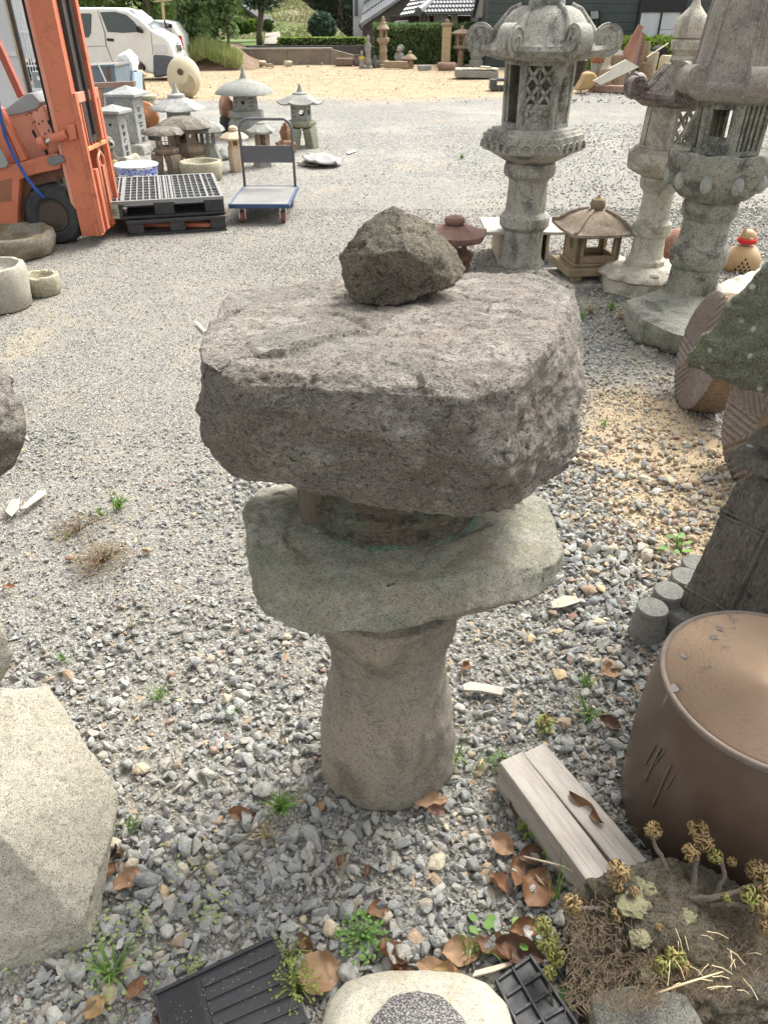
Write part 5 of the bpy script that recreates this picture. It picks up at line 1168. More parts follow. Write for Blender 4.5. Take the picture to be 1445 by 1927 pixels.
def bush(label, x, y, hwp, ytop, mt, n=900, s=.05, name='bush', group=None, depth_=None, cat='bush', box=False, flat=1.0, d=None, zb=None):
    c = P(x, y, d) if d else G(x, y)
    if zb is not None: pass
    zt = H-c.y*tan(ang(ytop)); zc = c.z if d else 0; r = hwp*depth(c.y, zc)/F; ry = depth_ or r
    base = Vector((c.x, c.y, zc)); t = thing(name, label, cat, base, group=group); hh = (zt-zc)/2; rnd = random.Random(int(x*7+y))
    mb = MB(); leaves(mb, (0, 0, hh), (r, ry, hh), n, s, rnd, box=box, shell=.75)
    part('foliage', mb, mt, t, smooth=None, fix=False)
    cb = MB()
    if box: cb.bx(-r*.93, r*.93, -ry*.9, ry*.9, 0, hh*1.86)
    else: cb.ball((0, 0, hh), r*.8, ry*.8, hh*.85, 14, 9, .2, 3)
    part('dark_core', cb, CORE, t)  # solid dark core behind the leaves, standing in for shaded depth
    return t
# soil bank with weeds at the left end of the wall
g_ = MB(); n = 26; v = []
for j in range(9):
    for i in range(n+1):
        x = P(330, 120, 29).x+(P(500, 120, 31).x-P(330, 120, 29).x)*i/n; y = 28.5+j*.55
        z = .62*sin(min(1, j/5)*pi/2)*(1 if i < 15 else max(0, (26-i)/11))*(.5 if i < 2 else 1)+.08*noise.noise(Vector((x*2, y*2, 0)))-.02
        g_.v.append((x, y, z))
g_.f = [(j*(n+1)+i, j*(n+1)+i+1, (j+1)*(n+1)+i+1, (j+1)*(n+1)+i) for j in range(8) for i in range(n)]
struct('soil_bank', g_, paint('brown_soil', (.24,.16,.10), (.15,.10,.065), .95, sc=3, amt=.9, bst=1, bsc=9, bd=.08), smooth=60)
CONC = paint('stained_concrete', (.27,.24,.20), (.20,.15,.105), .9, sc=1.6, amt=.8, grime=(.34,.32,.29), gamt=.5, bst=.4, bsc=20)
CONCD = paint('dark_concrete', (.11,.105,.10), (.075,.072,.07), .9, sc=2)
D = 31.5; o = P(540, 123, D); o.z = 0
t = thing('retaining_wall', 'low soil-stained concrete retaining wall along the far edge of the earth yard', 'wall', o)
pp('wall_panel', [(420,125),(428,94),(540,93),(540,125)], D, .25, CONC, t, o); pp('wall_panel', [(540.6,125),(540.6,93),(624,93),(624,125)], D, .25, CONC, t, o)
pp('wall_panel', [(625,126),(625,93),(690,110),(722,122),(722,127)], D-.1, .25, CONC, t, o); pp('coping', [(420,94),(420,91),(624,90),(624,93)], D-.04, .33, paint('pale_coping', (.33,.31,.28)), t, o)
D = 33; o = P(640, 120, D); o.z = 0
t = thing('dark_kerb_wall', 'dark concrete wall behind the soil-stained one, sloping down to the right', 'wall', o)
pp('wall', [(420,126),(420,87),(690,85),(730,94),(850,119),(880,126)], D, .3, CONCD, t, o)
# hill
g_ = MB(); ni, nj = 50, 30
for j in range(nj+1):
    for i in range(ni+1):
        u, w = i/ni, j/nj
        a = P(-500+u*(672+500), 84, 36); b = P(-500+u*(548+500), -14, 47); p = a.lerp(b, w)
        if j > nj*.97: p.z += 2
        p.z += .12*noise.noise(Vector((p.x*.8, p.y*.8, 0)))
        g_.v.append(tuple(p))
g_.f = [(j*(ni+1)+i, j*(ni+1)+i+1, (j+1)*(ni+1)+i+1, (j+1)*(ni+1)+i) for j in range(nj) for i in range(ni)]
m, tt, b = nt('hill_grass'); v = coord(tt)
c_ = mixc(tt, ramp(tt, nz(tt, v, .35, 5, .7, .5), [(.42, 0), (.56, 1)]), (.27,.25,.135), (.17,.22,.06))
c_ = mixc(tt, ramp(tt, nz(tt, coord(tt, (1, .4, 2.5)), 3.5, 6, .8), [(.5, 0), (.66, .6)]), c_, (.10,.09,.05))
tt.links.new(c_, b.inputs['Base Color']); b.inputs['Roughness'].default_value = .95; bump(tt, b, nz(tt, v, 6, 6, .8), 1, .15)
struct('hill', g_, m, smooth=180)
gr = MB(); rnd = random.Random(3)
for _ in range(9000):
    u, w = rnd.random(), rnd.random(); a = P(330+u*340, 84, 36); b_ = P(330+u*215, -14, 47); p = a.lerp(b_, w)
    h = rnd.uniform(.04, .13); q = Vector((rnd.uniform(-.08,.08), rnd.uniform(-.05,.05), h)); s_ = Vector((rnd.uniform(.01,.03), 0, 0)); gr.add([p-s_, p+s_, p+q], [(0,1,2)])
g0 = part('hill_grass_blades', gr, leafmat('dry_grass', (.28,.26,.12), (.17,.22,.06), sc=.4), smooth=None, fix=False); g0['kind'] = 'stuff'
mb = MB(); 
pa = [P(x, y, d) for x, y, d in [(445,0,44),(468,14,42),(490,30,40),(505,42,38.5)]]
for k in range(3): mb.beam(pa[k]+Vector((0,0,.02)), pa[k+1]+Vector((0,0,.02)), .55, .1)
solo('stone_gutter', 'grey stone drainage gutter running down the grassy slope', 'gutter', mb, CONCD, smooth=20)
gb = MB()
mats_g = leafmat('bright_grass', (.20,.33,.045), (.15,.26,.04), sc=.5)
for _ in range(9000):
    x = rnd.uniform(398, 470); yy = rnd.uniform(0, 34); 
    if yy > 34-(440-x)*.0 or x > 440+yy*1.0: continue
    w = (84-yy)/98; a = P(x, 84, 36); b_ = P(x, -14, 47); p = a.lerp(b_, w); p.z += .05
    q = Vector((rnd.uniform(-.06,.06), rnd.uniform(-.1,.1), rnd.uniform(.08,.2))); s_ = Vector((.03, 0, 0)); gb.add([p-s_, p+s_, p+q], [(0,1,2)])
g0 = part('bright_grass', gb, mats_g, smooth=None, fix=False); g0['kind'] = 'stuff'
# lawn strip behind the dark kerb
lb = MB().add([P(400,88,33.4), P(560,88,33.4), P(560,74,36), P(400,74,36)], [(0,1,2,3)])
struct('lawn_strip', lb, mats_g)
pp_ = MB().add([P(498,86,33.5), P(532,86,33.5), P(526,62,36.5), P(500,66,36.5)], [(0,1,2,3)]); pp_.v = [(x, y, z+.06) for x, y, z in pp_.v]
struct('concrete_path', pp_, paint('pale_path', (.36,.32,.27), (.30,.26,.22), .9, sc=2))
for k, (x, y, hw, yt, mt) in enumerate([(436,62,18,32,LD),(452,65,13,33,LG),(466,63,11,38,LG),(476,60,10,36,LY),(488,58,11,36,LG),(505,60,9,37,LD),(424,60,10,26,LD)]):
    bush(['grey-leaved clipped shrub, second from the left in the row', 'dark clipped shrub beside the grey-leaved one', 'small clipped shrub in the middle of the row', 'bright yellow-green clipped shrub', 'clipped green shrub left of the leaning trunk', 'dark clipped shrub right of the leaning trunk', 'leftmost dark shrub at the foot of the bright grass'][k], x, y, hw, yt, mt, 900, .06, name='clipped_shrub', group='clipped shrubs at the foot of the slope', d=35+k*.1)
# dome-shaped dark bush on the slope
t = bush('dome-shaped blue-green conifer bush on the slope above the bright low hedge', 607, 76, 26, 23, LP, 3200, .08, name='conifer_bush', d=36.5)
t = bush('low bright yellow-green clipped hedge on the kerb wall', 607, 87, 84, 70, LY, 5200, .045, name='low_hedge', d=33.6, depth_=.35, cat='hedge', box=True)
# tree with leaning trunk
c = P(489, 84, 34); t = thing('small_tree', 'small tree with a bare grey trunk and a dark crown, on the lawn strip', 'tree', c)
part('trunk', MB().tube([(0,0,0), P(488,60,34)-c, P(491,30,34)-c, P(494,8,34)-c, P(500,-40,34)-c], [.13,.11,.11,.10,.06], 10), BARK, t, smooth=180)
mb = MB(); rnd = random.Random(8); cc = P(492, -32, 34)-c; leaves(mb, cc, (1.1, 1, .95), 2500, .09, rnd, shell=.2); leaves(mb, P(484, 2, 34)-c, (.3,.3,.25), 300, .07, rnd)
part('crown', mb, LP, t, smooth=None, fix=False)
# forest
for k, (x, d, w, mt) in enumerate([(590,52,2.6,FD),(640,50,2.4,FD),(690,54,2.8,FD),(540,56,2.6,FD),(615,56,3,FD),(665,58,3,FD)]):
    c = P(x, 80, d); t = thing('forest_tree', ['dark forest tree above the conifer bush', 'dark forest tree beside the white house wall', 'dark forest tree behind the white house', 'dark forest tree at the top of the slope', 'far dark forest tree, second row left', 'far dark forest tree, second row right'][k], 'tree', c, group='dark trees of the wood')
    part('trunk', MB().tube([(0,0,-1),(0.1,0,3),(0,0,5)], [.25,.2,.1], 8), BARK, t)
    mb = MB(); rnd = random.Random(k); 
    for _ in range(7): leaves(mb, (rnd.uniform(-w*.6,w*.6), rnd.uniform(-1,1), rnd.uniform(.3,4.5)), (w*.6, w*.5, 1.0), 520, .14, rnd, shell=.3)
    part('crown', mb, mt, t, smooth=None, fix=False)
    part('dark_crown_core', MB().ball((0, .6, 2.2), w*.85, .8, 2.9, 14, 10, .2), CORE, t)  # solid dark ball inside the crown, coloured like its inner shade
# trees behind the van
for k, (x, d, w, z0, mt) in enumerate([(150,33,2.2,1.0,LG),(220,34,2.2,1.2,LD),(290,33,2.0,1.1,LG),(60,33,2.4,1.0,LD),(345,35,1.6,.8,LD)]):
    c = P(x, 110, d); c.z = 0; t = thing('leafy_tree', ['leafy tree above the roof of the white van, left', 'darker tree above the middle of the van roof', 'leafy tree above the van windscreen', 'tree behind the wire cage', 'dark tree behind the vine trellis'][k], 'tree', c, group='trees behind the van')
    part('trunk', MB().tube([(0,0,0),(.1,0,1.5),(0,0,3)], [.12,.1,.06], 8), BARK, t)
    mb = MB(); rnd = random.Random(k+20)
    for _ in range(9): leaves(mb, (rnd.uniform(-w*.8,w*.8), rnd.uniform(-.8,.8), rnd.uniform(z0,3.6)), (w*.5, .8, .6), 330, .10, rnd, shell=.2)
    part('crown', mb, mt, t, smooth=None, fix=False)
# vine trellis
D = 29.5; o = P(385, 112, D); o.z = 0
t = thing('vine_trellis', 'wooden trellis hung with broad-leaved vines behind the vans', 'trellis', o)
TW = paint('bare_timber', (.50,.36,.22), (.42,.30,.19), .8)
pp('top_beam', [(290,4),(290,1),(345,-3),(345,0)], D, .08, TW, t, o); pp('post', [(303,2),(307,2),(311,42),(307,42)], D, .08, TW, t, o); pp('cross_rail', [(320,42),(320,39),(341,40),(341,43)], D, .06, TW, t, o)
for x in (340, 432): part('vine_stem', MB().tube([P(x, 115, D)-o, P(x-3, 60, D)-o, P(x-8, 10, D)-o, P(x-8,-60,D)-o], [.05,.05,.04,.03], 7), BARK, t)
mb = MB(); rnd = random.Random(5)
for _ in range(46): 
    x, y = rnd.uniform(338, 440), rnd.uniform(-40, 62)
    if y > 20 and 352 < x < 418 and rnd.random() < .75: continue
    leaves(mb, P(x, y, D)-o, (.35, .4, .28), 55, .095, rnd, shell=.1, ar=.8)
for _ in range(10): leaves(mb, P(rnd.uniform(345,372), rnd.uniform(20,85), D)-o, (.25,.3,.3), 50, .09, rnd, shell=.1, ar=.8)
part('vine_leaves', mb, LB, t, smooth=None, fix=False)
wd = MB()
for _ in range(5200):
    x = rnd.uniform(336, 452); c = P(x, 110, 29+rnd.uniform(-.6, 1.6)); c.z = max(.05, .5-abs(x-385)/160+rnd.uniform(-.2,.12)); h = rnd.uniform(.12, .5)
    wd.add([c-Vector((.015,0,0)), c+Vector((.015,0,0)), c+Vector((rnd.uniform(-.2,.2), rnd.uniform(-.2,.2), h))], [(0,1,2)])
g0 = part('tall_weeds', wd, leafmat('weed_green', (.22,.33,.08), (.42,.40,.18), sc=1.2, trans=.35), smooth=None, fix=False); g0['kind'] = 'stuff'
rnd = random.Random(14)
FST = stone('field_stone', (.50,.44,.32), (.40,.35,.26), g=60, speck=.3)
for k, (x, y, w, h) in enumerate([(421,127,16,9),(449,127,15,8),(472,126,9,7),(495,126,10,10),(507,127,12,7),(541,125,13,10),(604,124,6,5),(372,120,10,6),(580,126,5,3)]):
    c = G(x, y); k_ = depth(c.y, 0)/F; pts = [Vector((rnd.uniform(-w,w)*k_, rnd.uniform(-w,w)*k_*.6, rnd.choice([0, 1])*rnd.uniform(.6, 1)*h*k_*1.1)) for _ in range(16)]
    solo('edge_stone', ['long pale stone at the left end of the edging row', 'flat edging stone, second from the left', 'small edging stone, third from the left', 'pale rounded edging stone with a hump', 'low edging stone joined to the humped one', 'rounded ochre stone at the right of the edging row', 'small brown stone beside the dark pot', 'pale stone in the weeds left of the row', 'tiny stone between the row and the dark pot'][k], 'stone', rockify(pts, .1, .03, 3, seed=k, smooth=1), FST if k not in (6,) else BS, c, group='stones edging the earth yard', smooth=50)
# ---------------- houses ----------------
WALLW = paint('white_render', (.66,.68,.68), (.60,.62,.62), .8, sc=.8); GREYW = paint('grey_render', (.26,.24,.22), (.22,.20,.19), .8, sc=.8)
BRW = paint('brown_siding', (.20,.16,.145), (.17,.14,.13), .8, sc=.8); TILE = paint('roof_tile', (.10,.105,.11), (.17,.175,.18), .45, sc=6, amt=.9)
D = 41; o = P(710, 75, D); o.z = 0
t = thing('white_house', 'tall white-rendered house beside the dark wood', 'house', o)
pp('wall', [(665,125),(664,-60),(800,-60),(800,125)], D, 6, WALLW, t, o)
pp('window', [(667,30),(667,-40),(673,-40),(674,30)], D-.05, .04, paint('dark_window_strip', (.15,.16,.17), rough=.4), t, o)
D = 38; o = P(760, 90, D); o.z = 0
t = thing('grey_gabled_house', 'grey house with a sloping tiled gable edge, in front of the white house', 'house', o)
pp('upper_wall', [(683,50),(684,46),(780,-20),(870,-20),(745,50)], D, 5, GREYW, t, o); pp('lower_wall', [(682,125),(682,50.3),(860,50.3),(860,125)], D+.02, 5, BRW, t, o)
def tiles(par, o, A_, B_, C_, rows, cols, d_=.05):
    """pantile rows: A_ eave left, B_ eave right, C_ ridge left"""
    A_, B_, C_ = [Vector(q)-o for q in (A_, B_, C_)]; U = B_-A_; V_ = C_-A_; n = U.cross(V_).normalized()
    if n.z < 0: n = -n
    mb = MB(); S_ = 4
    for r in range(rows):
        v = []; f = []
        for e in (0, 1):
            for c_ in range(cols*S_+1):
                w = sin(2*pi*c_/S_/1.0+.3)*.5+.5
                v.append(A_+U*(c_/(cols*S_))+V_*((r+e*1.03)/rows)+n*(d_*(.55*w+(.75 if e == 0 else 0))))
        k = cols*S_+1; f = [(i, i+1, k+i+1, k+i) for i in range(k-1)]; b0_ = len(v)
        for c_ in range(k): v.append(v[c_]-n*d_*1.1)
        f += [(b0_+i, b0_+i+1, i+1, i) for i in range(k-1)]
        mb.add(v, f)
    q = part('roof_tiles', mb, TILE, par, smooth=50); q['kind'] = 'stuff'; return q
tiles(t, o, P(678,50,D-.5), P(778,-18,D-.5), P(690,46,D+4)+Vector((0,0,1.2)), 3, 18)
pp('verge_board', [(676,48),(676,45),(778,-22),(778,-17),(684,48)], D-.55, .08, paint('grey_verge', (.30,.31,.31)), t, o)
part('gutter', MB().tube([P(676,46,D-.6)-o, P(680,54,D-.6)-o, P(686,56,D-.6)-o, P(687,75,D-.6)-o], .05, 6), DKM, t)
D = 35; o = P(820, 90, D); o.z = 0
t = thing('tiled_house', 'traditional house with a dark pantile roof and white plaster panels above the hedge', 'house', o)
pp('wall', [(735,125),(735,30),(912,30),(912,125)], D+1.0, 4, paint('dark_timber_wall', (.045,.035,.03), (.07,.05,.04), .8), t, o)
for pl in ([(816,47),(816,29),(843,28),(844,47)], [(848,46),(848,28),(861,27),(861,46)], [(788,44),(790,30),(810,29),(810,44)]): pp('plaster_panel', pl, D+.9, .08, WALLW, t, o)
for x in (786, 793, 800, 807, 813): pp('wooden_slat', [(x,50),(x+1,27),(x+3,27),(x+2,50)], D+.82, .06, paint('red_brown_slat', (.14,.07,.05)), t, o)
tiles(t, o, P(784,26,D-.3), P(925,24,D-.3), P(800,-34,D+3.5), 8, 22, .07)
tiles(t, o, P(752,32,D), P(790,26,D-.3), P(800,-34,D+3.5), 8, 7, .07)
part('hip_ridge', MB().tube([P(787,22,D-.45)-o, P(800,12,D+.3)-o, P(824,-12,D+2)-o], [.16,.13,.13], 8), TILE, t)
pp('eave_board', [(784,29),(784,27),(925,25),(925,27)], D-.2, .1, DKM, t, o)
D = 36; o = P(745, 90, D); o.z = 0
solo('lean_to_roof', 'small pale lean-to roof left of the pantile roof', 'roof', prismP([(738,48),(745,40),(768,38),(768,42),(742,50)], D-1, .8, o), paint('pale_sheet_roof', (.42,.43,.43)), o)
# dark green building on the right
D = 30; o = P(1150, 100, D); o.z = 0
t = thing('dark_green_building', 'long dark green-grey building with a shuttered white window, behind the junk pile', 'building', o)
GW = paint('green_grey_siding', (.055,.075,.068), (.045,.06,.056), .6, sc=1.2)
xl, xr = P(915, 60, D).x-o.x, P(1560, 60, D).x-o.x
for k in range(14): part('siding_board', MB().bx(xl, xr, .0+.0, .1, .26*k, .26*k+.255), GW, t, bev=.01)
part('wall_core', MB().bx(xl+.02, xr-.02, .05, 5, 0, 3.6), GW, t)
xa, xb = P(1200,60,D).x-o.x, P(1272,60,D).x-o.x; za, zb_ = P(1240,78,D).z, P(1240,8,D).z
w = part('window', MB().bx(xa-.12, xb+.14, -.12, -.02, zb_-.22, zb_+.12).bx(xa-.12, xa-.02, -.10, -.02, za, zb_-.225).bx(xb+.02, xb+.10, -.10, -.02, za, zb_-.225), paint('black_frame', (.015,.017,.02), rough=.4), t)
SH = paint('white_shutter', (.60,.63,.65), (.52,.55,.57), .6, sc=6, ani=(1,1,.2))
xm = (xa+xb)/2+.02
part('window_pane', MB().bx(xa-.018, xm-.03, -.06, -.03, za, zb_-.225), SH, w); part('window_pane', MB().bx(xm+.03, xb+.018, -.06, -.03, za+.35, zb_-.225), SH, w); part('window_pane', MB().bx(xm+.03, xb+.018, -.06, -.03, za, za+.34), SH, w)
part('mullion', MB().bx(xm-.028, xm+.028, -.09, -.03, za, zb_-.225), bpy.data.materials['black_frame'], w)
for nm, pl, mt, th in [('vent_hood', [(1111,36),(1111,22),(1125,21),(1126,34)], GRYP, .3), ('vent_pipe', [(1126,60),(1126,20),(1129,20),(1130,60)], BLK, .1), ('vent_bracket', [(1108,48),(1107,20),(1110,20),(1111,48)], BLK, .1)]:
    pp(nm, pl, D-.3, th, mt, t, o)
D = 32; o = P(905, 90, D); o.z = 0
t = thing('grey_shed', 'grey shed wall with a pale slanted board under its eave, left of the green building', 'shed', o)
pp('wall', [(898,125),(900,30),(930,-20),(1000,-20),(1000,125)], D, 3, paint('shed_grey', (.15,.15,.145), (.13,.13,.13), .8), t, o)
pp('slanted_board', [(892,33),(903,-8),(917,-8),(908,33)], D-.3, .1, paint('cream_board', (.50,.48,.42)), t, o); pp('eave', [(888,34),(898,-8),(903,-8),(892,34)], D-.35, .2, BLK, t, o)
pp('eave_gutter', [(880,48),(880,44),(893,40),(893,44)], D-.35, .2, BLK, t, o)
mk = MB()
for x in (907, 911, 915, 918): mk.add(*[(lambda q: (q.v, q.f))(prismP([(x,32),(x+.3,29),(x+2.2,28.4),(x+2.8,32)], D-.34, .03, o))][0])
part('dark_lettering', mk, BLK, t)
pp('white_lamp', [(947,8),(947,-10),(953,-10),(953,8)], D-.3, .15, WHT, t, o)
# big hedge, right of the statues, and the low plants behind the junk
def hedge(label, x0, x1, d, ytop, n, mt, th=.5, zb=0.0):
    a, b_ = P(x0, 100, d), P(x1, 100, d); c = (a+b_)/2; c.z = zb; zt = H-d*tan(ang(ytop))-zb; L_ = (b_.x-a.x)/2
    t = thing('hedge', label, 'hedge', c); rnd = random.Random(int(x0)); mb = MB()
    for _ in range(n):
        f = rnd.random(); x = rnd.uniform(-L_, L_); top = zt*(1+.06*noise.noise(Vector((x*2.2, 0, 3))))
        if f < .3: p = Vector((x, rnd.uniform(-th, th), top+rnd.uniform(-.05, .10)*(1+noise.noise(Vector((x*4,1,1))))))
        else: p = Vector((x, -th+rnd.uniform(-.07, .10), rnd.uniform(0, top)))
        u = Vector((rnd.gauss(0,.5), rnd.gauss(-.3,.5), rnd.gauss(.6,.5))).normalized(); w_ = u.cross(Vector((rnd.gauss(0,1), rnd.gauss(0,1), rnd.gauss(0,1)))).normalized(); k = .055*rnd.uniform(.6,1.4)
        mb.add([p-u*k, p+w_*k*.5, p+u*k*1.2, p-w_*k*.5], [(0,1,2,3)])
    part('foliage', mb, mt, t, smooth=None, fix=False); part('dark_core', MB().bx(-L_+.05, L_-.05, -th+.1, th-.1, 0, zt-.06), CORE, t)  # solid dark box inside the hedge, coloured as shaded depth
    return t
hedge('long dark-green clipped hedge behind the row of old lanterns', 703, 955, 32.5, 50, 15000, LB)
hedge('strip of bright low plants under the shuttered window of the green building', 1075, 1300, 28.5, 75, 5000, LY, th=.3)
# ---------------- old lanterns and statues along the far edge ----------------
OBS = stone('old_brown_stone', (.36,.27,.18), (.28,.21,.14), dark=(.08,.06,.04), light=(.56,.48,.36), g=50, speck=.5)
OGS = stone('old_grey_stone', (.30,.30,.27), (.24,.24,.22), dark=(.08,.08,.07), light=(.5,.5,.46), g=50, speck=.5)
YST = stone('yellow_stone_post', (.50,.40,.24), (.42,.33,.19), dark=(.14,.10,.06), light=(.66,.58,.42), g=50, speck=.5)
A = At(721, 125)
t = thing('pagoda_lantern', 'tall ochre lantern with a tiered pointed roof, at the left end of the hedge', CATL, A.p)
part('base', MB().lathe(A.prof([(17,127),(17,121),(13,120),(12,115),(9,113)]), 6, ph=.3), OBS, t); part('pillar', lathe_mb(A.prof([(7.5,113),(7,98),(7.5,97),(7,96),(6.5,84)]), 12), OBS, t)
part('platform', MB().lathe(A.prof([(7,84),(12,78),(12.5,72),(11,71)]), 6, ph=.3), OBS, t); part('light_chamber', chamber_mb(6, A.r(8,71), A.r(7.5,57), A.z(71), A.z(57), ['open','solid'], .3), OBS, t)
part('roof', MB().lathe(A.prof([(8,57),(12,55),(12,54),(8,48),(6,46),(6,43),(3.5,41),(3.5,36),(2.5,35),(2.5,32),(.5,30)]), 12), OBS, t)
A = At(693, 127)
t = thing('standing_statue', 'slim grey stone figure of a robed standing goddess', 'statue', A.p)
part('plinth', MB().lathe(A.prof([(6,128),(6,125),(5,124)]), 8), OGS, t)
part('figure', lathe_mb(A.prof([(4,124),(5,118),(4.5,108),(5,98),(5.6,90),(5.2,84),(3,80),(2.2,78),(3.2,75),(3.2,71),(2.4,68),(.6,66)]), 16, fn=lambda a, i, r, z: (r*(1-.25*abs(sin(a))+.05*sin(5*a+z*7)), z)), OGS, t, smooth=180)
part('arm', MB().tube([(-A.r(5,90), 0, A.z(88)), (-A.r(4,95), -.08, A.z(96)), (A.r(1,93), -.11, A.z(93))], .035, 8), OGS, t)
A = At(681, 127)
t = thing('small_figurine', 'tiny stone figurine wearing a yellow cloth, left of the standing goddess', 'statue', A.p)
part('figure', lathe_mb(A.prof([(6,128),(5,124),(4,116),(3.6,108),(2,104),(2.6,101),(2.2,97),(.5,95)]), 14), OGS, t, smooth=180); part('yellow_cloth', lathe_mb(A.prof([(4.4,112),(5.2,109),(4,106),(3,106)]), 14), paint('yellow_cloth', (.60,.44,.06)), t)
A = At(706, 126)
t = thing('seated_dark_figure', 'dark seated stone figure between the goddess and the pagoda lantern', 'statue', A.p)
part('figure', lathe_mb(A.prof([(5,127),(7,122),(6,116),(5,112),(3,110),(3.4,107),(1,104)]), 14, fn=lambda a, i, r, z: (r*(1+.12*sin(3*a)), z)), stone('dark_figure_stone', (.10,.11,.12), (.14,.15,.15), g=50), t, smooth=180)
A = At(751, 121)
t = thing('raccoon_dog_statue', 'stone raccoon-dog statue with a round belly standing on a block', 'statue', A.p)
part('body', lathe_mb(A.prof([(7,122),(8,116),(8,108),(7,101),(5,98)]), 18), OGS, t, smooth=180)
part('head', MB().ball((0, -.02, A.z(94)), A.r(5.5,95), A.r(5,95), A.r(5.5,95)), OGS, t, smooth=180); part('hat', MB().ball((.05, .06, A.z(91)), A.r(7,95), A.r(4,95), A.r(6,95)), OGS, t, smooth=180)
part('snout', MB().ball((-.04, -.14, A.z(95)), .05, .06, .04), OBS, t, smooth=180)
for s in (-1, 1): part('arm', MB().tube([(s*A.r(6,100), 0, A.z(101)), (s*A.r(8,108), -.05, A.z(108)), (s*A.r(4,112), -.14, A.z(111))], .04, 8), OGS, t)
for s in (-1, 1): part('foot', MB().ball((s*.09, -.1, .03), .06, .09, .04), OGS, t)
o = G(745, 128); solo('stone_block', 'pale ochre stone block in front of the raccoon-dog statue', 'stone block', MB().bx(-.4,.4,-.12,.12,0,.20), OBS, o, bev=.02)
A = At(771, 127)
t = thing('mushroom_lantern', 'short brown lantern with a conical roof right of the raccoon-dog statue', CATL, A.p)
part('light_chamber', chamber_mb(6, A.r(8,127), A.r(7,112), 0, A.z(112), ['solid','open'], .2), OBS, t); part('roof', lathe_mb(A.prof([(6,113),(13,112),(13,110),(10,106),(5,102),(3,101),(3,97),(1,95)]), 20), OBS, t)
A = At(838, 124)
t = thing('square_stone_post', 'tall square yellow-brown stone post with a small cap and ball, standing behind a bowl', 'stone post', A.p)
w_ = A.r(8, 80); part('shaft', MB().bx(-w_, w_, -w_, w_, 0, A.z(49)), YST, t, bev=.015)
part('cap', MB().bx(-w_*1.25, w_*1.25, -w_*1.25, w_*1.25, A.z(49)+.002, A.z(44)), OBS, t, bev=.02); part('ball', MB().lathe(A.prof([(5,44),(5,41),(3,40),(4,38),(2,36)]), 12), OBS, t)
A = At(840, 131)
solo('terracotta_bowl', 'wide low brown bowl in front of the square post', 'bowl', lathe_mb(A.prof([(9,137),(12,135),(18,127),(19,123),(17,118),(14,117),(13,119),(5,124)]), 28), paint('brown_clay', (.30,.19,.14), (.24,.16,.12), .8), A.p, smooth=60)
A = At(866, 124)
t = thing('lattice_lantern', 'ochre lantern with a round roof and lattice window, right of the square post', CATL, A.p)
part('pillar', lathe_mb(A.prof([(8,125),(8,120),(6,118),(6,105),(7,103),(6,101),(6,93)]), 14), OBS, t); part('platform', MB().lathe(A.prof([(6,94),(16,91),(17,88),(15,86)]), 6), OBS, t)
part('light_chamber', chamber_mb(6, A.r(12,86), A.r(13,66), A.z(86), A.z(66), ['grid','solid'], -2.3), OBS, t); part('roof', lathe_mb(A.prof([(10,66),(20,64),(20.5,62),(14,58),(5,55),(3,54),(3,50),(1,48)]), 24), OBS, t)
A = At(895, 126)
t = thing('round_grey_lantern', 'low grey lantern with a wide flat roof behind the stacked slabs', CATL, A.p)
part('body', lathe_mb(A.prof([(13,127),(13,114),(10,112),(12,106),(12,100),(7,98),(7,92)]), 18), OGS, t); part('roof', lathe_mb(A.prof([(5,93),(17,92),(17,90),(8,86),(3,84),(1,82)]), 20), OGS, t)
A = At(672, 124)
solo('dark_pot', 'small dark pot by the end of the retaining wall', 'pot', lathe_mb(A.prof([(5,125),(8,120),(8,114),(4,109),(4,105),(5,103)]), 16), paint('dark_pot_clay', (.13,.10,.09)), A.p, smooth=60)
o = G(648, 124); solo('brown_rubble_block', 'low brown block beside the small dark pot', 'stone block', MB().bx(-.32,.32,-.15,.15,0,.24), stone('rubble_brown', (.22,.15,.11), (.17,.12,.09), g=50), o, bev=.04)
# slab stack
D = 24.5; o = P(900, 147, D); o.z = 0
t = thing('slab_stack', 'long grey block topped with a row of cream paving slabs', 'stack of slabs', o)
pp('block', [(858,146),(858,132),(938,134),(938,148)], D, .55, OGS, t, o, bev=.02)
for k in range(7):
    x = 858.5+k*11.5; pp('slab', [(x,132-.0),(x,129),(x+11,129.3),(x+11,132)], D+.02*(k % 2), .5, FST if k % 2 else WHT if k in (0,) else paint(f'cream_slab_{k}', (.58,.54,.44), (.5,.46,.38)), t, o, bev=.01)
pp('slab', [(905,128.6),(906,125.5),(924,126),(924,128.9)], D+.1, .4, FST, t, o)
o = G(940, 168); t = thing('concrete_channel', 'short dark concrete channel block at the edge of the gravel', 'concrete block', o)
part('block', MB().bx(-.25,.2,-.2,.2,0,.08).bx(-.25,-.1,-.2,.2,.08,.22).bx(-.1,.2,-.2,.2,.18,.24), CONCD, t, bev=.01)
o = G(797, 132); solo('loose_block', 'small pale broken block alone on the bare earth', 'stone block', MB().bx(-.2,.25,-.1,.1,0,.14), OGS, o, rz=.5, bev=.02)
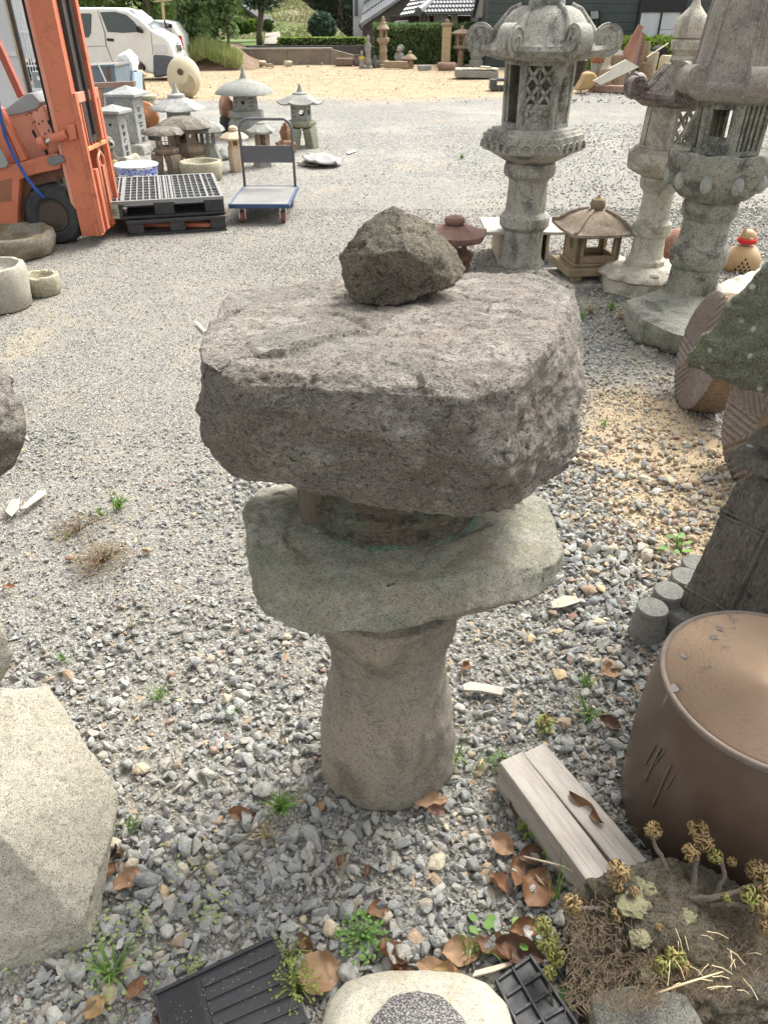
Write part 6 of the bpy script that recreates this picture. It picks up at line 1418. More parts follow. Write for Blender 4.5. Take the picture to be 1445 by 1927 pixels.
# ---------------- junk pile on the right ----------------
A = At(1084, 162)
t = thing('black_bin', 'tall black plastic bin standing beside the junk pile', 'bin', A.p)
part('barrel', lathe_mb(A.prof([(11,166),(12,150),(13.5,118),(14.5,117),(14.5,113),(13,112),(12.5,116),(10,160)]), 28), PLB, t, smooth=50)
JD = 20.5
def jp(name, label, cat, poly, d, th, mt, **k):
    o = P(poly[0][0], poly[0][1], d); o.z = 0; return solo(name, label, cat, prismP(poly, d, th, o), mt, o, **k)
RW = paint('red_brown_wood', (.28,.13,.09), (.36,.19,.13), .8, sc=5, ani=(1,1,.3))
jp('wooden_board', 'longest red-brown board leaning up in front of the window', 'board', [(1172,100),(1202,46),(1211,50),(1182,112)], JD, .08, RW)
jp('wooden_board', 'red-brown board leaning directly right of the longest one', 'board', [(1180,112),(1200,62),(1210,66),(1190,120)], JD+.15, .07, paint('lighter_red_wood', (.42,.24,.17), (.34,.18,.12)))
jp('wooden_board', 'narrow grey-edged board in the leaning bundle', 'board', [(1190,120),(1205,64),(1209,65),(1196,124)], JD+.3, .07, paint('greyed_wood', (.30,.24,.22)))
jp('wooden_board', 'rightmost red-brown board of the leaning bundle', 'board', [(1190,126),(1208,60),(1213,66),(1203,128)], JD+.45, .07, paint('darker_red_wood', (.19,.09,.065), (.24,.12,.09)))
o = P(1160, 150, JD-1.0); o.z = 0
jp('white_board', 'pale whitewashed board lying diagonally across the junk', 'board', [(1116,152),(1150,132),(1147,128),(1178,112),(1202,126),(1130,160)], JD-1.1, .06, paint('whitewashed_board', (.66,.63,.54), (.56,.53,.45), .8, sc=3))
a, b_ = G(1106, 172), G(1182, 176)
solo('wooden_beam', 'long reddish beam lying on the gravel in front of the junk pile', 'beam', MB().bx(0, (b_-a).length, 0, .3, 0, .14), paint('pale_top_beam', (.34,.24,.19), (.26,.16,.13), .8), a, rz=atan2(b_.y-a.y, b_.x-a.x), bev=.01)
jp('tan_sheet', 'crumpled tan sheet draped over the ground by the black bin', 'sheet', [(1085,172),(1098,150),(1103,138),(1118,136),(1126,148),(1112,168)], JD-.6, .5, paint('tan_tarp', (.40,.27,.12), (.34,.22,.10), .8), bev=.05)
for k, (x, y, hw, yt, mt, lb, cat) in enumerate([(1121,140,12,119,OGS,'grey square-mouthed pot tilted behind the tan sheet','pot'),(1121,128,13,106,CER,'round brown pot partly behind the tall lantern','pot'),(1163,133,18,104,OBS,'wide brown earthenware bowl behind the white board','bowl'),(1212,150,13,118,ROUGHO,'upright tan stump-like block right of the leaning boards','stump'),(1226,122,9,98,FST,'rolled yellowish mat on top of the tan block','roll'),(1250,128,12,104,CREAM,'cream rounded stone beside the black bag','stone'),(1213,110,6,78,OCH,'small ochre lantern top behind the boards','stone'),(1178,106,7,98,FST,'pale stone dish on the bowl rim','dish')]):
    A = At(x, y+6); A.p.y = A.d = JD+.3+.12*k; A.p.x = P(x, y, A.d).x
    h = A.z(yt); zb_ = max(0, A.z(y)); r = A.r(hw, y)
    if k in (0, 1, 2): pr = [(r*.6, 0), (r*.7, zb_), (r, h*.75+zb_*.25), (r*1.02, h), (r*.9, h), (r*.6, zb_+.05)]
    elif k == 4: pr = [(r*.3, 0), (r, zb_), (r, h), (r*.5, h), (r*.45, h-.03)]
    else: pr = [(r*.9, 0), (r, zb_+.02), (r*.97, h*.9), (r*.75, h)]
    solo(['grey_pot','brown_pot','wide_bowl','tan_stump','rolled_mat','cream_stone','lantern_top','stone_dish'][k], lb, cat, lathe_mb(pr, 20, fn=lambda a, i, q, z: (q*(1+.04*sin(3*a+k)), z)), mt, A.p, smooth=50)
A = At(1140, 152); A.p.y = A.d = JD; A.p.x = P(1140, 130, JD).x
t = thing('white_pedestal', 'pale stone pedestal with a square foot behind the white board', 'pedestal', A.p)
part('foot', MB().bx(-.14,.14,-.14,.14,0,A.z(130)), OBS, t); part('shaft', lathe_mb([(.13, A.z(130)), (.11, A.z(127)), (.075, A.z(120)), (.07, A.z(110)), (.10, A.z(104))], 16), FST, t)
jp('white_gatepost_fragment', 'white carved slab fragment rising behind the pots', 'stone slab', [(1140,104),(1150,100),(1158,82),(1158,62),(1165,62),(1165,84),(1168,104)], JD+1.2, .2, paint('white_marble', (.62,.62,.58), (.54,.54,.50), .7, sc=4))
jp('white_block', 'white block lying beside the leaning boards', 'stone block', [(1160,104),(1162,94),(1174,96),(1174,106)], JD+.9, .3, WHT)
A = At(1180, 164); 
t = thing('fan_stone', 'grey fan-shaped carved stone under the white board', 'carved stone', A.p)
for k in range(6):
    a = radians(20+k*28); part('rib', MB().beam((0,0,.02), (cos(a)*.38, .03, sin(a)*.42+.02), .10, .07, up=(0,1,0)), OGS, t, bev=.012)
bp = [P(x, y, JD+1.4) for x, y in [(1232,106),(1236,92),(1246,86),(1257,90),(1260,106)]]; bp += [p+Vector((0,.5,0)) for p in bp]; o = bp[0].copy(); o.z = 0
solo('black_bag', 'black plastic bag behind the cream stone', 'bag', rockify(bp, .07, .03, 5, seed=2, smooth=1, origin=o), BLK, o, smooth=50)
o = P(1224, 110, JD); o.z = 0; solo('thin_pole', 'thin pale pole leaning over the junk pile toward the black bag', 'pole', MB().tube([P(1216,108,JD)-o, P(1256,82,JD+.8)-o], .018, 6), WDP, o)
for k, (x, y, s_) in enumerate([(1240,140,.22),(1270,130,.2),(1290,120,.22),(1230,160,.15),(1300,150,.2),(1330,140,.22)]):
    pts = []; rr = random.Random(k+40)
    for _ in range(14): d_ = Vector((rr.gauss(0,1), rr.gauss(0,1), abs(rr.gauss(0,1)))).normalized(); pts.append((d_.x*s_*1.3, d_.y*s_, d_.z*s_*1.3))
    c = G(x, y+10); solo('heap_stone', ['tan stone under the cream stone in the junk pile', 'rough stone right of the black bag', 'rough stone nearest the jewel-topped lantern', 'low rubble stone in front of the tan block', 'pale rubble stone behind the jewel-topped lantern roof', 'rubble stone between the two right-hand lantern roofs'][k], 'stone', rockify(pts+[(-s_,0,0),(s_,0,0)], .07, .03, 5, seed=k, smooth=1), [FST,OBS,OGS,OBS,FST,OGS][k], c, smooth=50)
# ---------------- foreground ----------------
GFAR = None
# big ceramic drum
A = At(1354, 1526)
TERC = paint('terracotta_top', (.74,.52,.35), (.62,.42,.27), .8, sc=7, amt=.9, grime=(.30,.24,.2), gamt=.1, bst=.15, bsc=120, bd=.001)
m, tt, b = nt('brown_glaze'); v = coord(tt); sx_ = N(tt, 'ShaderNodeSeparateXYZ'); tt.links.new(v, sx_.inputs[0])
c_ = mixc(tt, ramp(tt, nz(tt, coord(tt, (1,1,.5)), 4, 5, .6), [(.35, 0), (.65, 1)]), (.075,.048,.034), (.13,.09,.068))
c_ = mixc(tt, ramp(tt, nz(tt, coord(tt, (9, 9, .9)), 2.6, 2, .4), [(.70, 0), (.73, .8)]), c_, (.22,.21,.17))
tt.links.new(c_, b.inputs['Base Color']); b.inputs['Roughness'].default_value = .33; b.inputs['Specular IOR Level'].default_value = .45
bump(tt, b, nz(tt, v, 30, 3), .25, .003); GLZ = m
t = thing('ceramic_drum', 'big brown glazed ceramic drum with a terracotta top and grey flecks', 'ceramic stool', A.p)
part('side', lathe_mb([(.232,0),(.236,.012),(.236,.03),(.240,.12),(.243,.22),(.240,.33),(.233,.40),(.229,.432)], 96, fn=lambda a, i, r, z: (r*(1+.004*sin(3*a)), z), cap=False), GLZ, t, smooth=180)
part('rim', lathe_mb([(.2285,.430),(.2305,.436),(.230,.4425),(.227,.4455),(.222,.4455),(.2175,.442)], 96, cap=False), paint('grey_rim', (.20,.155,.125), (.12,.10,.085), .8, sc=30, amt=.9, bst=.4), t, smooth=180)
tp_ = MB(); n = 96
tp_.lathe([(.218,.4435),(.205,.4425),(.15,.440),(.08,.4385),(.004,.438)], n, cap=True); part('top', tp_, TERC, t, smooth=180)
FL = paint('grey_fleck', (.13,.11,.105), (.19,.16,.14), .8)
for x, y, s in [(1340,1203,9),(1352,1188,7),(1400,1240,14),(1334,1256,9),(1268,1300,10),(1440,1222,9),(1392,1264,8),(1283,1238,7)]:
    p = G(x, y, .437)-A.p; rr = random.Random(x); pts = []
    for k in range(11): a = 2*pi*k/11; q = s*.00093*rr.uniform(.6, 1.3); pts.append((p.x+q*cos(a), p.y+q*sin(a)*1.2))
    zt_ = .4382+.0042*min(1, (p.xy.length/.2)**2); part('fleck', MB().prism(pts, zt_-.002, zt_+.0035, plane='xy'), FL, t)
for (x, y, L_, w_) in [(1283,1408,60,3.0),(1276,1400,40,2.0),(1296,1412,26,1.6),(1268,1458,30,1.8),(1274,1440,75,2.4)]:
    a = atan2(G(x, y, .3).y-A.p.y, G(x, y, .3).x-A.p.x); zz = H-(A.p.y+.24*sin(a))*tan(ang(y)); pts = []
    for k in range(8): f_ = k/7; pts.append((.2435*cos(a-.04*f_+.003*sin(4*f_+x)), .2435*sin(a-.04*f_+.003*sin(4*f_+x)), zz-L_*.0021*f_))
    part('glaze_drip', MB().tube(pts, [w_*.0006]+[w_*.0009]*5+[w_*.0013, w_*.0008], 6), paint('pale_drip', (.15,.135,.11), (.12,.105,.085), .35), t, smooth=180)
# two timbers
m, tt, b = nt('weathered_timber'); 
v = coord(tt, (1, .06, 1)); c_ = mixc(tt, ramp(tt, nz(tt, v, 38, 6, .7, .5), [(.35, 0), (.62, 1)]), (.43,.395,.345), (.28,.245,.21))
c_ = mixc(tt, ramp(tt, nz(tt, coord(tt, (1,.03,1)), 120, 4, .8), [(.56, 0), (.68, .85)]), c_, (.12,.09,.07)); c_ = mixc(tt, ramp(tt, nz(tt, coord(tt, (1,.35,1)), 9, 4), [(.5, 0), (.66, .6)]), c_, (.54,.51,.47))
tt.links.new(c_, b.inputs['Base Color']); b.inputs['Roughness'].default_value = .85; bump(tt, b, nz(tt, coord(tt, (1,.04,1)), 90, 5, .8), .7, .003); TIM = m
zt_ = .11
def timber(label, p0, p1, w, h):
    a, b_ = G(*p0, zt_), G(*p1, zt_); a.z = b_.z = 0; L_ = (b_-a).length; yaw_ = atan2(b_.y-a.y, b_.x-a.x)-pi/2
    t = thing('timber', label, 'timber', a, rz=yaw_, group='weathered timbers beside the drum')
    mb = MB(); n = 18; rr = random.Random(int(p0[0]))
    vs = []
    for k in range(n+1):
        y = L_*k/n
        for (x, z) in ((0, 0), (w, 0), (w, h), (0, h)): vs.append((x+.0012*noise.noise(Vector((x*40, y*14, z*30))), y, z+zt_-h+.0012*noise.noise(Vector((x*50, y*12, 3+z*30)))))
    f = [(3,2,1,0), tuple(n*4+i for i in range(4))]
    for k in range(n):
        for j in range(4): f.append((k*4+j, k*4+(j+1) % 4, (k+1)*4+(j+1) % 4, (k+1)*4+j))
    mb.add(vs, f); part('beam', mb, TIM, t, bev=.0022, smooth=30)
    for (y, z) in ((L_*.32, .045), (L_*.72, .05)):
        part('knot', MB().lathe([(.009, -.001), (.007, .0015), (.003, .001)], 12, M=Matrix.Translation((-.0006, y, zt_-h+z)) @ Matrix.Rotation(-pi/2, 4, 'Y') @ Matrix.Scale(1.6, 4, (0,1,0))), paint('wood_knot', (.16,.11,.08)), t)
    return t
timber('left weathered timber, its grey side face toward the gravel and leaves', (982,1414), (1166,1651), .066, .105)
timber('right weathered timber, touching the brown drum', (1024,1397), (1232,1636), .066, .105)
# stone roof lying at the lower left
GLL = stone('speckled_granite_block', (.58,.54,.43), (.49,.45,.355), dark=(.12,.105,.08), light=(.72,.70,.62), g=360, big=4, speck=1.0, bst=.9, bd=.003, flake=.007)
q = G(160, 1790)
top = [G(-60,1300,.30), G(45,1295,.30), G(92,1292,.29), G(-10,1560,.30), G(-200,1560,.30), G(-260,1330,.30)]
low = [G(100,1385,.18), G(186,1440,.17), G(224,1492,.12), G(214,1560,.10), G(200,1610,.09), G(170,1700,.085), G(150,1736,.08), G(0,1770,.085), G(-250,1820,.08), G(-420,1500,.1)]
bot = [G(220,1530,.0), G(196,1690,0), G(168,1782,0), G(60,1812,0), G(-250,1900,0), G(110,1420,0), G(-420,1560,0)]
solo('granite_roof_block', 'pale speckled granite lantern roof lying on the gravel at the lower left', 'stone', rockify(top+low+bot, .008, .0045, 14, seed=21, smooth=0, ridge=.5, fine=.4, origin=q, chip=((7, .006), (20, .002))), GLL, q, smooth=180)
# second boulder lantern, cut by the left edge
o = G(-75, 1420)
t = thing('boulder_lantern', 'second boulder lantern cut off by the left edge of the view', CATL, o)
pts = [P(x, y, d) for x, y, d in [(-5,655,1.25),(22,700,1.2),(40,740,1.15),(50,790,1.12),(44,840,1.1),(20,880,1.08),(-5,905,1.08),(-200,640,1.3),(-320,700,1.25),(-340,850,1.1),(-150,930,1.05),(-100,640,1.45),(-300,680,1.45),(-200,760,.98),(-60,760,1.0),(-80,880,1.0)]]
part('roof_stone', rockify(pts, .010, .008, 7, seed=31, smooth=0, ridge=.6, fine=.4, origin=o, chip=((7,.012),(20,.005))), M_ROOF, t, smooth=180)
pts = [P(x, y, d) for x, y, d in [(-10,1150,1.0),(16,1190,.98),(32,1230,.97),(22,1262,.96),(4,1292,.95),(-200,1150,1.0),(-300,1200,.95),(-280,1300,.9),(-100,1310,.9),(-60,1140,1.15),(-250,1140,1.15)]]
part('platform_stone', rockify(pts, .011, .008, 7, seed=33, smooth=2, origin=o), GLL, t, smooth=180)
zr = [z for z in np.linspace(0, P(-75, 1230, .98).z, 12)]
part('pillar_stone', lathe_mb([(.12-.02*sin(z*5), z) for z in zr], 40), M_PIL, t, smooth=180)
part('light_chamber', MB().lathe([(.10, P(-75,1230,.98).z), (.10, P(-75,900,1.1).z+.03)], 6), M_CHAM, t)
# stone with a dark round face at the bottom edge
q = G(790, 1990)
top = []
for k in range(22):
    a = 2*pi*k/22; r_ = 1/(abs(cos(a))**3.2+abs(sin(a))**3.2)**(1/3.2)
    c = G(788, 1985, .12); top.append(c+Vector((cos(a)*r_*.150, sin(a)*r_*.118, 0))); top.append(c+Vector((cos(a)*r_*.180, sin(a)*r_*.148, -.03))); top.append(c+Vector((cos(a)*r_*.185, sin(a)*r_*.152, -.12)))
t = thing('mirror_stone', 'pale rounded stone with a dark speckled round face at the bottom edge', 'stone', q)
part('body', rockify(top, .008, .0035, 11, seed=6, smooth=3, ridge=.3, origin=q), stone('rounded_pale_stone', (.44,.42,.34), (.38,.36,.29), dark=(.16,.13,.09), light=(.62,.60,.53), g=360, speck=.6, stain=(.33,.27,.17), bst=.4, bd=.002), t, smooth=180)
m, tt, b = nt('dark_speckled_face'); v = coord(tt); g1 = nz(tt, v, 330, 2, .6); c_ = mixc(tt, ramp(tt, g1, [(.50, 0), (.56, 1)]), (.04,.037,.036), (.27,.255,.24)); tt.links.new(c_, b.inputs['Base Color']); b.inputs['Roughness'].default_value = .5; bump(tt, b, g1, .8, .003)
c = G(788, 1985, .118)-q
part('dark_face', MB().lathe([(.098, -.004), (.097, .0055), (.088, .0085), (.004, .009)], 60, M=Matrix.Translation(c), fn=lambda a, i, r, z: (r*(1+.012*sin(7*a)+.01*sin(13*a)), z)), m, t, smooth=60)
# black plastic mats
MATB = paint('black_mat', (.022,.023,.025), (.035,.036,.038), .5, sc=12, amt=.8, grime=(.14,.14,.13), gamt=.03, bst=.3, bsc=200, bd=.001)
def mat_thing(label, cor, th, z0, ribs):
    P0, P1, P2, P3 = [G(x, y, z0+th) for x, y in cor]; o = P0.copy(); o.z = 0     # P0->P1 along, P3->P2 along
    t = thing('rubber_mat', label, 'rubber mat', o)
    f = lambda u, w, z=0: tuple((P0.lerp(P1, u)).lerp(P3.lerp(P2, u), w)-o+Vector((0, 0, z)))
    def cell(nm, u0, u1, w0, w1, z0_, z1_, **k): 
        v = [f(u0,w0,z0_), f(u1,w0,z0_), f(u1,w1,z0_), f(u0,w1,z0_), f(u0,w0,z1_), f(u1,w0,z1_), f(u1,w1,z1_), f(u0,w1,z1_)]
        part(nm, MB().add(v, [(3,2,1,0),(4,5,6,7),(0,1,5,4),(1,2,6,5),(2,3,7,6),(3,0,4,7)]), MATB, t, **k)
    cell('sheet', 0, 1, 0, 1, -th, -.003, bev=.002); ribs(cell)
    return t
def ribsA(cell):
    cell('edge_lip', 0, 1, 0, .035, -.0025, .004, bev=.001); cell('edge_lip', 0, .02, .04, 1, -.0025, .004, bev=.001)
    for k in range(16): cell('fine_rib', .045+k*.018, .045+k*.018+.008, .05, 1, -.0025, .0, bev=0)
    for k in range(7): cell('wide_rib', .36, .97, .07+k*.13, .07+k*.13+.10, -.0025, .001, bev=.001)
mat_thing('black ribbed rubber mat on the gravel left of the pale rounded stone', [(290,1868),(512,1762),(600,1960),(330,2070)], .012, .030, ribsA)
def ribsB(cell):
    for u in (0, .45, .94): cell('frame_bar', u, u+.06, 0, 1, -.0025, .005, bev=.001)
    for w in (0, .2, .4, .6, .8, .96): cell('cross_bar', .065, .445, w, w+.04, -.0025, .004, bev=.001); cell('cross_bar', .515, .935, w, w+.04, -.0025, .004, bev=.001)
mat_thing('black grid-patterned rubber mat, right of the pale rounded stone at the bottom', [(930,1845),(998,1796),(1110,1960),(1010,2010)], .010, .028, ribsB)
mat_thing('small black grid mat half hidden under the root-covered rock', [(1030,1800),(1075,1770),(1120,1850),(1085,1880)], .010, .024, ribsB)
# ---------------- root-covered rock with curled plants ----------------
q = G(1270, 1850)
t = thing('plant_covered_rock', 'rock overgrown with mossy roots and curled-up brown fern rosettes, lower right', 'plant on a rock', q)
MOR = stone('rooty_rock', (.27,.225,.155), (.17,.145,.10), dark=(.03,.025,.02), light=(.34,.29,.2), g=260, big=9, speck=.8, bst=1, bd=.012, stain=(.24,.23,.19), moss=(.30,.32,.17), mossamt=.0, flake=.02)
pts = [G(x, y, z) for x, y, z in [(1060,1700,.10),(1100,1660,.16),(1180,1630,.21),(1260,1620,.22),(1330,1640,.2),(1420,1700,.16),(1520,1760,.1),(1075,1780,.10),(1090,1840,.08),(1110,1900,.07),(1200,1900,.12),(1330,1880,.13),(1480,1900,.1),(1200,1740,.19),(1300,1760,.19)]]
pts += [G(x, y, 0) for x, y in [(1070,1800),(1090,1900),(1130,1990),(1400,2050),(1600,1950),(1500,1730),(1250,1660),(1130,1700)]]
part('rock', rockify(pts, .008, .013, 14, seed=12, smooth=1, ridge=.3, fine=.7, origin=q), MOR, t, smooth=180)
pts = [G(x, y, z) for x, y, z in [(1110,1870,.13),(1180,1850,.15),(1290,1870,.16),(1330,1950,.15),(1120,1960,.10),(1300,2000,.1)]]+[G(x, y, 0) for x, y in [(1100,1930),(1330,1960),(1280,2050),(1130,2040)]]
part('grey_stone', rockify(pts, .008, .006, 12, seed=13, smooth=2, origin=q), stone('mossy_grey_boulder', (.17,.165,.14), (.11,.105,.09), dark=(.03,.03,.03), light=(.36,.34,.28), g=330, speck=.8), t, smooth=180)
LIM = paint('pale_lichen', (.32,.32,.18), (.22,.20,.12), .95, sc=55, amt=.9, grime=(.14,.11,.07), gamt=.4, bst=1, bsc=190, bd=.012)
for k, (x, y, z, rx, rz_) in enumerate([(1225,1668,.197,.050,.022),(1185,1660,.195,.028,.014),(1190,1700,.205,.03,.012),(1290,1720,.20,.02,.012),(1205,1762,.19,.02,.01),(1222,1830,.165,.018,.008)]):
    c = G(x, y, z)-q; mb = MB().ball((c.x, c.y, c.z-.006), rx, rx*.8, rz_*.55, 26, 16, .45, 3, k); part('lichen_pad', mb, LIM, t, smooth=180)
rnd = random.Random(9)
FIB = paint('root_fibre', (.21,.155,.095), (.12,.09,.06), .95)
dg = bpy.context.evaluated_depsgraph_get()
mb = MB()
for _ in range(1500):
    x, y = rnd.uniform(1060, 1240), rnd.uniform(1680, 1880); c = G(x, y, .145+.05*rnd.random())-q; u = Vector((rnd.gauss(0,1), rnd.gauss(-.4,1), rnd.gauss(-.2,.9))).normalized()*rnd.uniform(.008, .028); w = u.orthogonal().normalized()*.0009
    c = c+Vector((0, -.012, 0)); mid_ = c+u*.5+Vector((rnd.uniform(-.004,.004),)*3); mb.add([c-w, c+w, mid_+w, mid_-w, c+u], [(0,1,2,3),(3,2,4)])
for _ in range(900):
    x, y = rnd.uniform(1200, 1430), rnd.uniform(1700, 1880); c = G(x, y, .17)-q; u = Vector((rnd.gauss(0,1), rnd.gauss(0,1), rnd.gauss(0,.5))).normalized()*rnd.uniform(.01, .03); w = u.orthogonal().normalized()*.0009
    mb.add([c-w, c+w, c+u], [(0,1,2)])
fo = part('root_hairs', mb, FIB, t, smooth=None, fix=False); fo['kind'] = 'stuff'
CURL = leafmat('curled_frond', (.42,.30,.13), (.30,.19,.08), sc=60, trans=.15); CURG = leafmat('curled_frond_green', (.30,.33,.08), (.36,.28,.10), sc=60, trans=.15)
def rosette(c, r, mt, n=26, name='curled_rosette', par=None):
    mb = MB()
    for _ in range(n):
        d = Vector((rnd.gauss(0,1), rnd.gauss(0,1), rnd.gauss(.35,.8))).normalized(); sd = d.cross(Vector((rnd.gauss(0,1), rnd.gauss(0,1), rnd.gauss(0,1)))).normalized(); w = r*rnd.uniform(.05, .10)
        pv = None; m_ = 8
        vs = []
        for k in range(m_):
            a = .2+4.6*k/m_; rad = r*.42*(1-.09*k); p = c+d*(r*.55)+d*(-cos(a)*rad)+(sd.cross(d)).normalized()*(sin(a)*rad)
            ww = w*(1-.08*k); vs += [p-sd*ww, p+sd*ww]
        mb.add(vs, [(2*k, 2*k+1, 2*k+3, 2*k+2) for k in range(m_-1)])
    return part(name, mb, mt, par or t, smooth=60, fix=False)
STEM = paint('scaly_stem', (.17,.14,.11), (.10,.08,.065), .95, sc=80, amt=.9, bst=1, bsc=220, bd=.006)
for pts_, r_ in [([(1290,1690,.19),(1258,1640,.21),(1232,1590,.235),(1226,1568,.25)], .009), ([(1300,1690,.19),(1308,1630,.24),(1310,1590,.26)], .010), ([(1300,1690,.20),(1345,1690,.22),(1400,1672,.23),(1440,1660,.24)], .010), ([(1345,1690,.2),(1362,1650,.23),(1357,1610,.26)], .008), ([(1330,1700,.2),(1380,1700,.21),(1420,1710,.22)], .009), ([(1130,1710,.17),(1095,1710,.18),(1078,1700,.19)], .007), ([(1160,1680,.19),(1165,1655,.21),(1163,1640,.22)], .008), ([(1180,1690,.20),(1192,1675,.22)], .007)]:
    P_ = [G(*a)-q for a in pts_]; P2 = []
    for i in range(len(P_)-1):
        for k in range(5): P2.append(P_[i].lerp(P_[i+1], k/5)+Vector((rnd.uniform(-1,1), rnd.uniform(-1,1), rnd.uniform(-1,1)))*.002)
    P2.append(P_[-1]); part('stem', MB().tube(P2, [r_*.55*(1.25-.5*i/len(P2))*rnd.uniform(.85, 1.15) for i in range(len(P2))], 9), STEM, t, smooth=60)
for x, y, z, r, g_ in [(1228,1562,.25,.024,0),(1312,1562,.27,.028,0),(1324,1585,.265,.026,0),(1300,1605,.255,.024,0),(1345,1612,.255,.02,1),(1376,1622,.25,.013,0),(1163,1640,.225,.030,0),(1160,1665,.21,.02,0),(1076,1702,.195,.026,0),(1162,1722,.19,.018,0),(1192,1678,.215,.014,0),(1425,1640,.24,.03,0),(1440,1668,.235,.03,0),(1412,1690,.225,.03,1),(1436,1705,.22,.03,0),(1366,1690,.225,.012,1),(1270,1800,.185,.026,1),(1248,1820,.175,.024,1),(1286,1822,.17,.02,0),(1030,1770,.12,.032,1),(1045,1800,.11,.026,1),(1022,1740,.14,.022,1),(1034,1830,.10,.018,1),(1440,1745,.2,.022,0),(1240,1745,.20,.01,0)]:
    rosette(G(x, y, z)-q, r, CURG if g_ else CURL, 54)
part('dry_straw', MB().tube([G(1210,1878,.16)-q, G(1290,1850,.19)-q, G(1360,1828,.19)-q], [.0022,.002,.0012], 6), paint('straw', (.60,.48,.28), (.52,.42,.26)), t, smooth=180)
mb = MB()
for _ in range(24):
    c = G(rnd.uniform(1240,1420), rnd.uniform(1740,1880), .185)-q; u = Vector((rnd.gauss(0,1), rnd.gauss(0,1), .3)).normalized()*rnd.uniform(.02,.05)
    mb.tube([c, c+u*.5+Vector((0,0,.006)), c+u], .0007, 4)
part('pine_needle_litter', mb, bpy.data.materials['straw'], t)['kind'] = 'stuff'
# ---------------- dead leaves ----------------
DLs = [leafmat('dead_leaf_brown', (.27,.135,.065), (.18,.085,.04), sc=30, trans=.12), leafmat('dead_leaf_tan', (.40,.25,.14), (.29,.165,.085), sc=30, trans=.12), leafmat('dead_leaf_dark', (.15,.075,.045), (.10,.05,.03), sc=30, trans=.08), leafmat('dead_leaf_ochre', (.44,.30,.13), (.36,.22,.09), sc=30, trans=.15)]
def dead_leaf(x, y, L_, wd, yaw_, mi, curl=.5, tilt=.2, z=.022, label='', seed=0):
    rr = random.Random(seed+int(x)); n, m_ = 18, 10; v = []; f = []; L_ *= .88; wd *= .92
    for i in range(n+1):
        t_ = i/n; w = wd*(sin(pi*t_**.85)**.75 if 0 < t_ < 1 else .02)
        w *= 1+.16*noise.noise(Vector((t_*7, seed*3.1, 0)))
        for j in range(m_+1):
            s = (j/m_-.5)*2; X = L_*(t_-.5); Y = w*s; a = curl*s*s
            Z = w*a*.9+L_*curl*.35*(t_-.5)**2+.007*noise.noise(Vector((X*45, Y*45, seed)))+.004*noise.noise(Vector((X*130, Y*130, seed)))+.22*w*abs(s)*sin(t_*11+seed*1.7+s)+(-.0015 if j == m_//2 else 0)
            v.append((X, Y*(1-.25*curl*abs(s)), Z))
    f = [(i*(m_+1)+j, i*(m_+1)+j+1, (i+1)*(m_+1)+j+1, (i+1)*(m_+1)+j) for i in range(n) for j in range(m_)]
    M = Matrix.Rotation(yaw_, 4, 'Z') @ Matrix.Rotation(tilt, 4, 'X') @ Matrix.Rotation(tilt*.6, 4, 'Y'); mb = MB().add(v, f, M)
    mb.tube([tuple(M @ Vector((-L_*.5, 0, L_*curl*.09))), tuple(M @ Vector((-L_*.66, .002, L_*curl*.12)))], .0009, 5)
    o = G(x, y, z); return solo('dead_leaf', label, 'dead leaf', mb, DLs[mi], o, group='dead leaves on the gravel', smooth=180, fix=False)
